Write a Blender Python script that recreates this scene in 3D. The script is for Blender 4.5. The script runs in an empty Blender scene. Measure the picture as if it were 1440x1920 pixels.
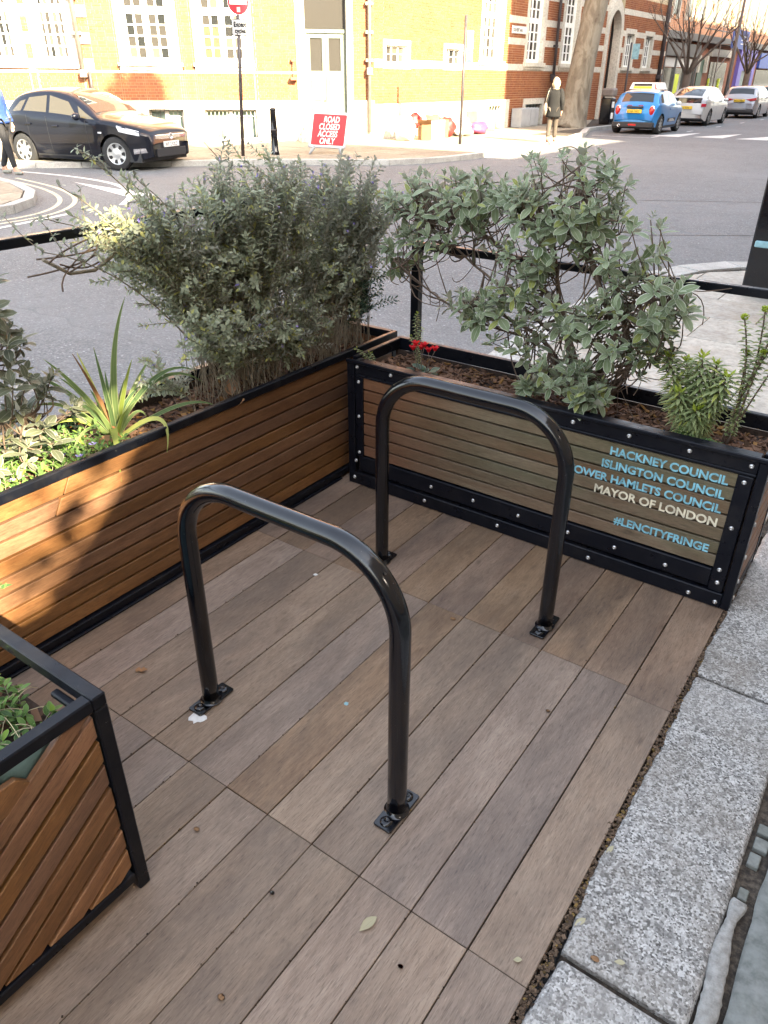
import bpy, bmesh, math, random
from mathutils import Vector, Matrix, noise
random.seed(7)
R = math.radians
scene = bpy.context.scene
COL = scene.collection

# ------------------------------------------------------------------ camera
cam_d = bpy.data.cameras.new("camera"); cam = bpy.data.objects.new("camera", cam_d); COL.objects.link(cam)
cam_d.sensor_fit = 'VERTICAL'; cam_d.sensor_height = 24.0; cam_d.lens = 24.0 * 1404 / 1920
cam_d.clip_start = 0.05; cam_d.clip_end = 600
_r = Vector((0.81488, 0.57961, 0.00476)); _u = Vector((-0.29387, 0.40605, 0.86531)); _f = Vector((-0.49961, 0.70652, -0.50121))
cam.matrix_world = Matrix(((_r.x, _u.x, -_f.x, 0.234), (_r.y, _u.y, -_f.y, -2.404), (_r.z, _u.z, -_f.z, 1.607), (0, 0, 0, 1)))
scene.camera = cam

# ------------------------------------------------------------------ light
SUN_E, SUN_PHI = 29.0, -20.0
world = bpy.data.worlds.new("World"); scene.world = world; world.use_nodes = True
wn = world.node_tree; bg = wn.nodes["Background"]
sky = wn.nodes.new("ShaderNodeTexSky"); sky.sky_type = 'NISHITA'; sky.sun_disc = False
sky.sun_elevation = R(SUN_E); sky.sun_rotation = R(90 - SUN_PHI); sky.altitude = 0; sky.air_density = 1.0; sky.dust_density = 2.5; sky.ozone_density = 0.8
# clear sky colour desaturated and tinted warm so the shade comes out neutral
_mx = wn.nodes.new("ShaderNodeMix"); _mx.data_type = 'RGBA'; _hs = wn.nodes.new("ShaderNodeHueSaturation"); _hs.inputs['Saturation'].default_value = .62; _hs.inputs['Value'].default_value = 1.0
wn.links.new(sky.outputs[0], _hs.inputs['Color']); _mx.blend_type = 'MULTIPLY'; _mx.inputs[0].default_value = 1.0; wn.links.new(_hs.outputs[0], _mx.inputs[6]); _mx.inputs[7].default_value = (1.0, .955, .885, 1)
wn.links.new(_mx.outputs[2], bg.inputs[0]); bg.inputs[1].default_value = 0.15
sd = bpy.data.lights.new("sun", 'SUN'); sd.energy = 5.0; sd.angle = R(0.55); sd.color = (1.0, 0.86, 0.60)
sun = bpy.data.objects.new("sun", sd); COL.objects.link(sun)
sv = Vector((math.cos(R(SUN_E)) * math.cos(R(SUN_PHI)), math.cos(R(SUN_E)) * math.sin(R(SUN_PHI)), math.sin(R(SUN_E))))
sun.rotation_euler = sv.to_track_quat('Z', 'Y').to_euler(); sun.location = (6, -6, 12)
scene.view_settings.view_transform = 'Standard'; scene.view_settings.look = 'None'
scene.view_settings.gamma = 1.0; scene.view_settings.use_curve_mapping = False
scene.view_settings.exposure = 3.02
scene.render.engine = 'CYCLES'
scene.cycles.max_bounces = 6; scene.cycles.diffuse_bounces = 3; scene.cycles.glossy_bounces = 3
scene.cycles.transparent_max_bounces = 8; scene.cycles.use_denoising = True
scene.cycles.caustics_reflective = False; scene.cycles.caustics_refractive = False

# ------------------------------------------------------------------ helpers
class MB:
    """collects faces and links them as one mesh object"""
    def __init__(s): s.v = []; s.f = []; s.uv = []; s.sm = []
    def face(s, pts, uv=None, smooth=False):
        b = len(s.v); s.v += [tuple(p) for p in pts]; s.f.append(tuple(range(b, b + len(pts))))
        s.uv.append(uv or [(0.5, 0.5)] * len(pts)); s.sm.append(smooth)
    def grid(s, rows, close=False, uv=False, smooth=True):
        b = len(s.v); n = len(rows[0]); m = len(rows)
        for r in rows: s.v += [tuple(p) for p in r]
        for i in range(m - 1):
            for j in range(n if close else n - 1):
                k = (j + 1) % n
                s.f.append((b + i * n + j, b + i * n + k, b + (i + 1) * n + k, b + (i + 1) * n + j))
                if uv: s.uv.append([(j / (n - 1), i / (m - 1)), ((j + 1) / (n - 1), i / (m - 1)), ((j + 1) / (n - 1), (i + 1) / (m - 1)), (j / (n - 1), (i + 1) / (m - 1))])
                else: s.uv.append([(0.5, 0.5)] * 4)
                s.sm.append(smooth)
    def box(s, x0, x1, y0, y1, z0, z1, M=None, skip=''):
        P = [Vector(p) for p in ((x0, y0, z0), (x1, y0, z0), (x1, y1, z0), (x0, y1, z0), (x0, y0, z1), (x1, y0, z1), (x1, y1, z1), (x0, y1, z1))]
        if M is not None: P = [M @ p for p in P]
        b = len(s.v); s.v += [tuple(p) for p in P]
        F = {'b': (0, 3, 2, 1), 't': (4, 5, 6, 7), 'f': (0, 1, 5, 4), 'r': (1, 2, 6, 5), 'k': (2, 3, 7, 6), 'l': (3, 0, 4, 7)}
        for k, q in F.items():
            if k in skip: continue
            s.f.append(tuple(b + i for i in q)); s.uv.append([(0.5, 0.5)] * 4); s.sm.append(False)
    def prism(s, poly, z0, z1, M=None, skip_bottom=False):
        """poly: ccw (x,y) list, extruded z0..z1"""
        M = M or Matrix(); n = len(poly)
        lo = [M @ Vector((p[0], p[1], z0)) for p in poly]; hi = [M @ Vector((p[0], p[1], z1)) for p in poly]
        b = len(s.v); s.v += [tuple(p) for p in lo + hi]
        s.f.append(tuple(b + n + i for i in range(n))); s.uv.append([(0.5, 0.5)] * n); s.sm.append(False)
        if not skip_bottom: s.f.append(tuple(b + n - 1 - i for i in range(n))); s.uv.append([(0.5, 0.5)] * n); s.sm.append(False)
        for i in range(n):
            k = (i + 1) % n; s.f.append((b + i, b + k, b + n + k, b + n + i)); s.uv.append([(0.5, 0.5)] * 4); s.sm.append(False)
    def tube(s, pts, r, n=8, caps=True, smooth=True):
        pts = [Vector(p) for p in pts]; rr = r if isinstance(r, (list, tuple)) else [r] * len(pts)
        rows = []; prev = None
        for i, p in enumerate(pts):
            t = (pts[min(i + 1, len(pts) - 1)] - pts[max(i - 1, 0)])
            if t.length < 1e-9: t = Vector((0, 0, 1))
            t.normalize()
            if prev is None:
                a = Vector((0, 0, 1)) if abs(t.z) < .9 else Vector((1, 0, 0)); e = t.cross(a).normalized()
            else: e = (prev - t * prev.dot(t)); e = e.normalized() if e.length > 1e-6 else t.orthogonal().normalized()
            prev = e; g = t.cross(e)
            rows.append([p + (e * math.cos(2 * math.pi * k / n) + g * math.sin(2 * math.pi * k / n)) * rr[i] for k in range(n)])
        b = len(s.v); s.grid(rows, close=True, smooth=smooth)
        if caps:
            m = len(pts) - 1
            s.f.append(tuple(b + k for k in range(n))[::-1]); s.uv.append([(0.5, 0.5)] * n); s.sm.append(False)
            s.f.append(tuple(b + m * n + k for k in range(n))); s.uv.append([(0.5, 0.5)] * n); s.sm.append(False)
    def lathe(s, prof, M=None, n=16, smooth=True):
        """prof: list of (r,z) around local z"""
        M = M or Matrix()
        rows = [[M @ Vector((r * math.cos(2 * math.pi * k / n), r * math.sin(2 * math.pi * k / n), z)) for k in range(n)] for r, z in prof]
        s.grid(rows, close=True, smooth=smooth)
    def mesh(s, name, mat, bevel=0, seg=1):
        me = bpy.data.meshes.new(name); me.from_pydata(s.v, [], s.f); me.update()
        uvl = me.uv_layers.new(name="UVMap"); flat = [c for u in s.uv for p in u for c in p]; uvl.data.foreach_set("uv", flat)
        me.polygons.foreach_set("use_smooth", s.sm)
        if bevel:
            bm = bmesh.new(); bm.from_mesh(me); bmesh.ops.remove_doubles(bm, verts=bm.verts, dist=1e-6)
            bmesh.ops.bevel(bm, geom=[e for e in bm.edges if len(e.link_faces) == 2 and e.calc_face_angle(0) > .5], offset=bevel, segments=seg, affect='EDGES', profile=.7)
            bm.to_mesh(me); bm.free()
        for m in (mat if isinstance(mat, list) else [mat]): me.materials.append(m)
        return me
    def build(s, name, mat, parent=None, bevel=0, seg=1, **kw):
        return obj(name, s.mesh(name, mat, bevel, seg), parent, **kw)

def obj(name, me, parent=None, M=None, **kw):
    o = bpy.data.objects.new(name, me); COL.objects.link(o)
    if parent is not None:
        o.parent = parent; o.matrix_parent_inverse = PINV.get(parent.name) or Matrix()
    if M is not None:
        o.matrix_basis = M
    for k, v in kw.items():
        if v: o[k] = v
    return o
PINV = {}

def thing(name, label, cat, group=None, M=None, kind=None):
    """an Empty whose parts are built in world coordinates unless M places it"""
    o = bpy.data.objects.new(name, None); COL.objects.link(o); o.empty_display_size = .1
    if M is not None: o.matrix_basis = M
    o['label'] = label; o['category'] = cat
    if group: o['group'] = group
    if kind: o['kind'] = kind
    return o
def at(name, label, cat, loc, group=None):
    """thing at loc; parts built in world coordinates are pulled back by the parent inverse"""
    o = thing(name, label, cat, group, Matrix.Translation(loc)); PINV[o.name] = Matrix.Translation(loc).inverted(); return o
def tag(o, label, cat, group=None):
    o['label'] = label; o['category'] = cat
    if group: o['group'] = group
    return o
def struct(o): o['kind'] = 'structure'; return o
def stuff(o): o['kind'] = 'stuff'; return o

# ------------------------------------------------------------------ materials
def nmat(name):
    m = bpy.data.materials.new(name); m.use_nodes = True; nt = m.node_tree; return m, nt, nt.nodes, nt.links, nt.nodes["Principled BSDF"]
def setp(b, col=None, rough=.5, metal=0, coat=0, spec=None):
    if col is not None: b.inputs['Base Color'].default_value = (*col, 1)
    b.inputs['Roughness'].default_value = rough; b.inputs['Metallic'].default_value = metal
    b.inputs['Coat Weight'].default_value = coat
    if spec is not None: b.inputs['Specular IOR Level'].default_value = spec
def mixc(N, L, fac, a, b, mode='MIX'):
    n = N.new("ShaderNodeMix"); n.data_type = 'RGBA'; n.blend_type = mode
    for sock, v in ((n.inputs[0], fac), (n.inputs[6], a), (n.inputs[7], b)):
        if isinstance(v, bpy.types.NodeSocket): L.new(v, sock)
        elif isinstance(v, (int, float)): sock.default_value = v
        else: sock.default_value = (*v, 1)
    return n.outputs[2]
def noiset(N, L, vec, scale, detail=4, rough=.6, dist=0):
    n = N.new("ShaderNodeTexNoise"); n.inputs['Scale'].default_value = scale; n.inputs['Detail'].default_value = detail
    n.inputs['Roughness'].default_value = rough; n.inputs['Distortion'].default_value = dist
    if vec is not None: L.new(vec, n.inputs['Vector'])
    return n.outputs[0]
def ramp(N, L, fac, stops):
    n = N.new("ShaderNodeValToRGB"); e = n.color_ramp.elements
    while len(e) > 1: e.remove(e[-1])
    for i, (p, c) in enumerate(stops):
        q = e[0] if i == 0 else e.new(p)
        q.position = p; q.color = (*c, 1) if not isinstance(c, (int, float)) else (c, c, c, 1)
    L.new(fac, n.inputs[0]); return n.outputs[0]
def math_(N, L, op, a, b=0):
    n = N.new("ShaderNodeMath"); n.operation = op
    for i, v in enumerate((a, b)):
        if isinstance(v, bpy.types.NodeSocket): L.new(v, n.inputs[i])
        else: n.inputs[i].default_value = v
    return n.outputs[0]
def bump(N, L, b, h, strength, dist=.01):
    n = N.new("ShaderNodeBump"); n.inputs['Strength'].default_value = strength; n.inputs['Distance'].default_value = dist
    L.new(h, n.inputs['Height']); L.new(n.outputs[0], b.inputs['Normal'])
def coords(N, L, kind='Object', rnd=True, scale=(1, 1, 1)):
    tc = N.new("ShaderNodeTexCoord"); v = tc.outputs[kind]
    if rnd:
        oi = N.new("ShaderNodeObjectInfo"); a = N.new("ShaderNodeVectorMath"); a.operation = 'MULTIPLY_ADD'
        c = N.new("ShaderNodeCombineXYZ")
        for i in range(3): L.new(oi.outputs['Random'], c.inputs[i])
        L.new(c.outputs[0], a.inputs[0]); a.inputs[1].default_value = (37, 53, 71); L.new(v, a.inputs[2]); v = a.outputs[0]
    mp = N.new("ShaderNodeMapping"); mp.inputs['Scale'].default_value = scale; L.new(v, mp.inputs[0]); return mp.outputs[0]

def plain(name, col, rough=.5, metal=0, var=.15, scale=6, bmp=0, coat=0, spec=None, bscale=60, kind='Object'):
    m, nt, N, L, b = nmat(name); setp(b, col, rough, metal, coat, spec)
    v = coords(N, L, kind)
    n = noiset(N, L, v, scale, 5)
    c2 = tuple(max(0, c * (1 - var * 1.6)) for c in col); c3 = tuple(min(1, c * (1 + var)) for c in col)
    L.new(ramp(N, L, n, [(.3, c2), (.5, col), (.75, c3)]), b.inputs['Base Color'])
    rr = math_(N, L, 'MULTIPLY_ADD', n, .25); rr.node.inputs[2].default_value = rough - .12; L.new(rr, b.inputs['Roughness'])
    if bmp: bump(N, L, b, noiset(N, L, v, bscale, 4), bmp, .004)
    return m
def wood(name, tones, axis, rough=.55, stain=(.06, .05, .04), stain_amt=.5, bright=.35, grain=1.0, bmp=.25, moss=None, fine=55, coat=0.0, sscale=2.2, fade=None):
    """grain runs along local axis 0/1/2; every board differs by its Object Info random"""
    m, nt, N, L, b = nmat(name); setp(b, None, rough, coat=coat)
    sc = [fine, fine, fine]; sc[axis] = fine * .075
    v = coords(N, L, 'Object', True, tuple(sc)); v2 = coords(N, L, 'Object', True, tuple(1 if i != axis else .35 for i in range(3)))
    g1 = noiset(N, L, v, 1.0, 6, .65, .6); g2 = noiset(N, L, v2, 9, 5, .6, 1.2)
    mixed = math_(N, L, 'ADD', math_(N, L, 'MULTIPLY', g1, .55 * grain), math_(N, L, 'MULTIPLY', g2, .6))
    n = len(tones); c = ramp(N, L, mixed, [(.28 + .5 * i / (n - 1), t) for i, t in enumerate(tones)])
    st = noiset(N, L, v2, sscale, 6, .65, .4)
    c = mixc(N, L, math_(N, L, 'MULTIPLY', ramp(N, L, st, [(.42, 0.0), (.66, 1.0)]), stain_amt), c, stain)
    if moss:
        ms = noiset(N, L, v2, 3.1, 5, .7, .8)
        c = mixc(N, L, math_(N, L, 'MULTIPLY', ramp(N, L, ms, [(.45, 0.0), (.62, 1.0)]), .6), c, moss)
    if fade:    # boards kept redder in the sheltered corner: (x where it ends, tone)
        tcx = N.new("ShaderNodeTexCoord"); spx = N.new("ShaderNodeSeparateXYZ"); L.new(tcx.outputs['Object'], spx.inputs[0])
        fx = math_(N, L, 'ADD', spx.outputs[0], math_(N, L, 'MULTIPLY', math_(N, L, 'SUBTRACT', st, .5), 1.6)); mr = N.new("ShaderNodeMapRange"); mr.inputs['From Min'].default_value = fade[0] - .22; mr.inputs['From Max'].default_value = fade[0] + .22; mr.inputs['To Min'].default_value = .85; mr.inputs['To Max'].default_value = 0
        L.new(fx, mr.inputs['Value']); c = mixc(N, L, mr.outputs[0], c, mixc(N, L, g1, tuple(q * .55 for q in fade[1]), tuple(q * 1.5 for q in fade[1])))
    # crisp fibre lines, dark spots and pale scuffs
    vf = coords(N, L, 'Object', True, tuple(430 if i != axis else 34 for i in range(3))); fb_ = noiset(N, L, vf, 1, 2, .8)
    c = mixc(N, L, ramp(N, L, fb_, [(.30, .55), (.48, 0.0)]), c, tuple(t * .45 for t in tones[0])); c = mixc(N, L, ramp(N, L, fb_, [(.60, 0.0), (.78, .38)]), c, tuple(min(1, t * 1.5) for t in tones[-1]))
    sp = noiset(N, L, v2, 16, 3, .55); c = mixc(N, L, ramp(N, L, sp, [(.66, 0.0), (.76, .55)]), c, tuple(t * .5 for t in tones[0])); sp2 = noiset(N, L, v2, 45, 3, .7, 2.5); c = mixc(N, L, ramp(N, L, sp2, [(.66, 0.0), (.80, .35)]), c, tuple(min(1, t * 1.6) for t in tones[-1]))
    fl = noiset(N, L, v, 2.7, 3, .8)
    c = mixc(N, L, ramp(N, L, fl, [(.2, .35), (.45, 0.0)]), c, tuple(t * .35 for t in tones[0]))
    oi = N.new("ShaderNodeObjectInfo"); hs = N.new("ShaderNodeHueSaturation")
    val = math_(N, L, 'MULTIPLY_ADD', oi.outputs['Random'], bright); val.node.inputs[2].default_value = 1 - bright / 2
    L.new(val, hs.inputs['Value'])
    hue = math_(N, L, 'FRACT', math_(N, L, 'MULTIPLY', oi.outputs['Random'], 17.3)); hu = math_(N, L, 'MULTIPLY_ADD', hue, .008); hu.node.inputs[2].default_value = .494
    sat = math_(N, L, 'MULTIPLY_ADD', hue, .25); sat.node.inputs[2].default_value = .88
    L.new(hu, hs.inputs['Hue']); L.new(sat, hs.inputs['Saturation']); L.new(c, hs.inputs['Color']); L.new(hs.outputs[0], b.inputs['Base Color'])
    bump(N, L, b, math_(N, L, 'ADD', g1, math_(N, L, 'MULTIPLY', fl, .5)), bmp, .002)
    return m
def leafmat(name, a, b_, rim=None, under=None, rough=.6, trans=.25, rimw=.78):
    m, nt, N, L, b = nmat(name); setp(b, None, rough, spec=.3)
    geo = N.new("ShaderNodeNewGeometry"); oi = N.new("ShaderNodeObjectInfo")
    rnd = math_(N, L, 'FRACT', math_(N, L, 'ADD', geo.outputs['Random Per Island'], oi.outputs['Random']))
    c = ramp(N, L, rnd, [(0, a), (.6, b_), (.80, tuple((x + y) / 2 for x, y in zip(a, b_))), (.90, tuple(x * .6 for x in a)), (.95, (b_[0] * 1.15, b_[1] * 1.1, b_[2] * .5)), (1, (b_[0] * 1.25, b_[1] * 1.15, b_[2] * .6))])
    if rim:
        uv = N.new("ShaderNodeUVMap"); sp = N.new("ShaderNodeSeparateXYZ"); L.new(uv.outputs[0], sp.inputs[0])
        d = math_(N, L, 'MULTIPLY', math_(N, L, 'ABSOLUTE', math_(N, L, 'SUBTRACT', sp.outputs[0], .5)), 2)
        c = mixc(N, L, ramp(N, L, d, [(0, .55), (.07, 0.0), (rimw, 0.0), (min(.99, rimw + .14), .85)]), c, rim)
    if under: c = mixc(N, L, geo.outputs['Backfacing'], c, under)
    L.new(c, b.inputs['Base Color'])
    if trans:
        t = N.new("ShaderNodeBsdfTranslucent"); L.new(c, t.inputs[0]); ms = N.new("ShaderNodeMixShader"); ms.inputs[0].default_value = trans
        L.new(b.outputs[0], ms.inputs[1]); L.new(t.outputs[0], ms.inputs[2]); L.new(ms.outputs[0], N["Material Output"].inputs[0])
    return m
def glassy(name, col, rough=.05):
    m, nt, N, L, b = nmat(name); setp(b, col, rough, 0, 0, .8); return m

MT = {}
def blackpaint(name, col, rough, spec, chips, dust):
    m, nt, N, L, b = nmat(name); setp(b, col, rough, 0, .12 if rough < .2 else 0, spec); v = coords(N, L, 'Object', True)
    n = noiset(N, L, v, 7, 5, .7); f = noiset(N, L, v, 110, 3, .75); g = noiset(N, L, v, 24, 4, .6)
    c = mixc(N, L, ramp(N, L, f, [(.70, 0.0), (.76, chips)]), col, (.32, .32, .31)); c = mixc(N, L, math_(N, L, 'MULTIPLY', ramp(N, L, n, [(.5, 0.0), (.8, 1.0)]), dust), c, (.16, .14, .12))
    L.new(c, b.inputs['Base Color']); L.new(ramp(N, L, g, [(.3, rough * .7), (.7, rough * 1.5)]), b.inputs['Roughness']); bump(N, L, b, math_(N, L, 'ADD', g, math_(N, L, 'MULTIPLY', f, .3)), .14, .003); return m
MT['black'] = blackpaint('black_powder_coat', (.004, .005, .009), .33, .22, .5, .10)
MT['gloss'] = blackpaint('black_gloss_paint', (.002, .0025, .005), .13, .6, .6, .04)
MT['steel'] = plain('bolt_steel', (.62, .62, .62), .35, .9, .2, 30)
MT['slatA'] = wood('oiled_hardwood', [(.085, .036, .016), (.17, .08, .036), (.23, .118, .056), (.28, .155, .08)], 1, .5, (.045, .022, .012), .6, .35, coat=.05)
MT['slatB'] = wood('weathered_hardwood', [(.055, .036, .02), (.12, .092, .052), (.165, .135, .082), (.21, .175, .11)], 0, .55, (.14, .055, .022), .6, .3, moss=(.085, .085, .04), sscale=1.3, fade=(-1.28, (.15, .058, .022)))
MT['slatR'] = wood('red_hardwood', [(.13, .045, .018), (.26, .10, .035), (.33, .14, .055)], 0, .55, (.04, .02, .01), .5, .25)
MT['slatC'] = wood('chevron_hardwood', [(.11, .05, .022), (.22, .105, .045), (.30, .15, .068), (.35, .19, .09)], 0, .5, (.06, .03, .015), .5, .4, coat=.05)
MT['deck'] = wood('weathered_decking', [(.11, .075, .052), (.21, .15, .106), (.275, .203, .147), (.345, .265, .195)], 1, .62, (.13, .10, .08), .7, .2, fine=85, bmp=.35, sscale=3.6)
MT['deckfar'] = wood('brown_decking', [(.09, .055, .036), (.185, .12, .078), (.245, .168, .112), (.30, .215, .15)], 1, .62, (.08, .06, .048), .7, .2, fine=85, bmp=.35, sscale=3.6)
MT['white'] = plain('white_paint', (.78, .78, .74), .5, 0, .06, 5)
MT['cyan'] = plain('blue_vinyl', (.22, .50, .60), .6, 0, .3, 45)
MT['cream'] = plain('cream_vinyl', (.72, .66, .50), .6, 0, .2, 45)

# ================================================================== GROUND
def asphalt(name, base, spec_amt=.35):
    m, nt, N, L, b = nmat(name); setp(b, None, .85)
    v = coords(N, L, 'Object', False)
    vo = N.new("ShaderNodeTexVoronoi"); vo.inputs['Scale'].default_value = 75; L.new(v, vo.inputs['Vector'])
    vo2 = N.new("ShaderNodeTexVoronoi"); vo2.inputs['Scale'].default_value = 160; L.new(v, vo2.inputs['Vector'])
    big = noiset(N, L, v, .35, 5, .6); mid = noiset(N, L, v, 3.5, 5, .7)
    c = ramp(N, L, vo.outputs['Color'], [(0, tuple(x * .6 for x in base)), (.5, base), (.85, tuple(x * 1.5 for x in base)), (1, tuple(min(1, x * 3.2) for x in base))])
    c = mixc(N, L, ramp(N, L, big, [(.4, 0.0), (.62, .55)]), c, tuple(x * 1.35 for x in base))
    c = mixc(N, L, ramp(N, L, mid, [(.52, 0.0), (.75, .5)]), c, tuple(x * .55 for x in base))
    # long patch-repair seams
    w = N.new("ShaderNodeTexBrick"); w.inputs['Scale'].default_value = .16; w.inputs['Mortar Size'].default_value = .0022
    w.inputs['Color1'].default_value = (0, 0, 0, 1); w.inputs['Color2'].default_value = (.35, .35, .35, 1); w.inputs['Mortar'].default_value = (1, 1, 1, 1)
    wv = N.new("ShaderNodeVectorMath"); wv.operation = 'ADD'; L.new(v, wv.inputs[0])
    nn = N.new("ShaderNodeTexNoise"); nn.inputs['Scale'].default_value = .8; L.new(v, nn.inputs['Vector']); L.new(nn.outputs['Color'], wv.inputs[1]); L.new(wv.outputs[0], w.inputs['Vector'])
    c = mixc(N, L, math_(N, L, 'MULTIPLY', w.outputs['Color'], .22), c, tuple(x * .3 for x in base))
    L.new(c, b.inputs['Base Color']); bump(N, L, b, vo.outputs['Distance'], .5, .006)
    return m
def stone(name, cols, scale=140, rough=.8, blotch=(.3, .3, .3), bmp=.5, rnd=True, moss=None, bl=3):
    m, nt, N, L, b = nmat(name); setp(b, None, rough)
    v = coords(N, L, 'Object', rnd)
    n1 = noiset(N, L, v, scale, 3, .7); n2 = noiset(N, L, v, bl, 6, .65)
    c = ramp(N, L, n1, [(.34 + .3 * i / (len(cols) - 1), t) for i, t in enumerate(cols)])
    c = mixc(N, L, ramp(N, L, n2, [(.45, 0.0), (.7, .6)]), c, blotch)
    if moss: c = mixc(N, L, ramp(N, L, noiset(N, L, v, 1.7, 6, .7), [(.5, 0.0), (.68, .6)]), c, moss)
    if rnd:
        oi = N.new("ShaderNodeObjectInfo"); hs = N.new("ShaderNodeHueSaturation"); val = math_(N, L, 'MULTIPLY_ADD', oi.outputs['Random'], .25); val.node.inputs[2].default_value = .88
        L.new(val, hs.inputs['Value']); L.new(c, hs.inputs['Color']); c = hs.outputs[0]
    L.new(c, b.inputs['Base Color']); bump(N, L, b, math_(N, L, 'ADD', n1, math_(N, L, 'MULTIPLY', n2, 2)), bmp, .004)
    return m
MT['asphalt'] = asphalt('asphalt', (.135, .136, .137))
MT['granite'] = stone('kerb_granite', [(.05, .046, .042), (.24, .23, .22), (.42, .415, .40), (.62, .61, .59)], 190, .75, (.24, .225, .205), .5, bl=5)
def granite(name):
    m, nt, N, L, b = nmat(name); setp(b, None, .7); v = coords(N, L, 'Object', True)
    vo = N.new("ShaderNodeTexVoronoi"); vo.inputs['Scale'].default_value = 230; L.new(v, vo.inputs['Vector']); vb = N.new("ShaderNodeTexVoronoi"); vb.inputs['Scale'].default_value = 95; L.new(v, vb.inputs['Vector'])
    s1 = N.new("ShaderNodeSeparateColor"); L.new(vo.outputs['Color'], s1.inputs[0]); s2 = N.new("ShaderNodeSeparateColor"); L.new(vb.outputs['Color'], s2.inputs[0])
    c = ramp(N, L, s1.outputs[0], [(0, (.055, .05, .045)), (.18, (.16, .15, .138)), (.35, (.29, .278, .258)), (.7, (.41, .395, .372)), (1, (.58, .565, .54))])
    big = noiset(N, L, v, 26, 4, .7); c = mixc(N, L, ramp(N, L, math_(N, L, 'MULTIPLY', s2.outputs[1], big), [(.36, 0.0), (.46, .55)]), c, (.10, .095, .088)); c = mixc(N, L, ramp(N, L, s2.outputs[2], [(.86, 0.0), (.9, .5)]), c, (.09, .085, .08))
    d = noiset(N, L, v, 4, 6, .65); c = mixc(N, L, ramp(N, L, d, [(.45, 0.0), (.70, .7)]), c, (.20, .175, .145)); d2 = noiset(N, L, v, 1.3, 5, .6); c = mixc(N, L, ramp(N, L, d2, [(.45, 0.0), (.7, .3)]), c, (.62, .61, .59))
    L.new(c, b.inputs['Base Color']); bump(N, L, b, math_(N, L, 'ADD', s1.outputs[0], math_(N, L, 'MULTIPLY', big, 2)), .35, .003); return m
MT['granite'] = granite('kerb_granite')
MT['granite_wall'] = stone('pale_kerb', [(.26, .25, .23), (.40, .39, .36), (.5, .49, .46)], 90, .8, (.2, .19, .17), .3)
MT['york'] = stone('york_paving', [(.11, .115, .105), (.165, .17, .155), (.21, .215, .20)], 30, .7, (.085, .10, .085), .4, moss=(.14, .155, .12))
MT['flag'] = stone('pale_paving', [(.34, .31, .26), (.43, .40, .34), (.50, .47, .41)], 25, .8, (.22, .20, .18), .3, moss=(.34, .27, .20))
MT['mortar'] = stone('pale_mortar', [(.20, .19, .175), (.28, .27, .25), (.35, .34, .32)], 60, .9, (.3, .29, .26), .8, rnd=False)
MT['dirt'] = stone('joint_dirt', [(.02, .016, .012), (.05, .038, .028), (.10, .08, .06)], 60, .95, (.03, .025, .02), 1.0, rnd=False)
MT['roadpaint'] = stone('worn_road_paint', [(.45, .44, .41), (.62, .61, .57), (.72, .71, .68)], 55, .7, (.4, .38, .35), .3, rnd=False)
MT['yellowpaint'] = stone('worn_cream_line', [(.38, .34, .24), (.52, .47, .33), (.60, .55, .42)], 40, .7, (.32, .29, .22), .3, rnd=False)

g = MB(); g.face([(-300, -300, -.12), (300, -300, -.12), (300, 400, -.12), (-300, 400, -.12)])
struct(g.build('road', MT['asphalt']))

def paved(name, poly, z, slab, mat, kerbw=0, kmat=None, grout=None, clipbox=None, rot=0, lift=.0):
    """raised pavement: dark base slab with recessed joints, slabs as children, kerb stones along the edge list"""
    b = MB(); b.prism(poly, -.119, z - .012, skip_bottom=True); o = b.build(name, grout or MT['dirt']); struct(o); return o
def inside(p, poly):
    c = False; n = len(poly)
    for i in range(n):
        a, b = poly[i], poly[i - 1]
        if (a[1] > p[1]) != (b[1] > p[1]) and p[0] < (b[0] - a[0]) * (p[1] - a[1]) / (b[1] - a[1]) + a[0]: c = not c
    return c
def clip_poly(sub, clip):
    """Sutherland-Hodgman, clip must be convex ccw"""
    out = sub
    for i in range(len(clip)):
        a, b = clip[i], clip[(i + 1) % len(clip)]; inp = out; out = []
        if not inp: break
        s = inp[-1]; side = lambda p: (b[0] - a[0]) * (p[1] - a[1]) - (b[1] - a[1]) * (p[0] - a[0])
        for e in inp:
            if side(e) >= 0:
                if side(s) < 0: t = side(s) / (side(s) - side(e)); out.append((s[0] + t * (e[0] - s[0]), s[1] + t * (e[1] - s[1])))
                out.append(e)
            elif side(s) >= 0: t = side(s) / (side(s) - side(e)); out.append((s[0] + t * (e[0] - s[0]), s[1] + t * (e[1] - s[1])))
            s = e
    return out
def offset_poly(P, d):
    n = len(P); out = []
    for i in range(n):
        a, b, c = Vector(P[i - 1]), Vector(P[i]), Vector(P[(i + 1) % n])
        n1 = Vector((-(b - a).y, (b - a).x)).normalized(); n2 = Vector((-(c - b).y, (c - b).x)).normalized()
        m = (n1 + n2); m = m / max(.3, m.dot(n1)) if m.length > 1e-6 else n1
        out.append(tuple(b + m * d))
    return out
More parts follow.
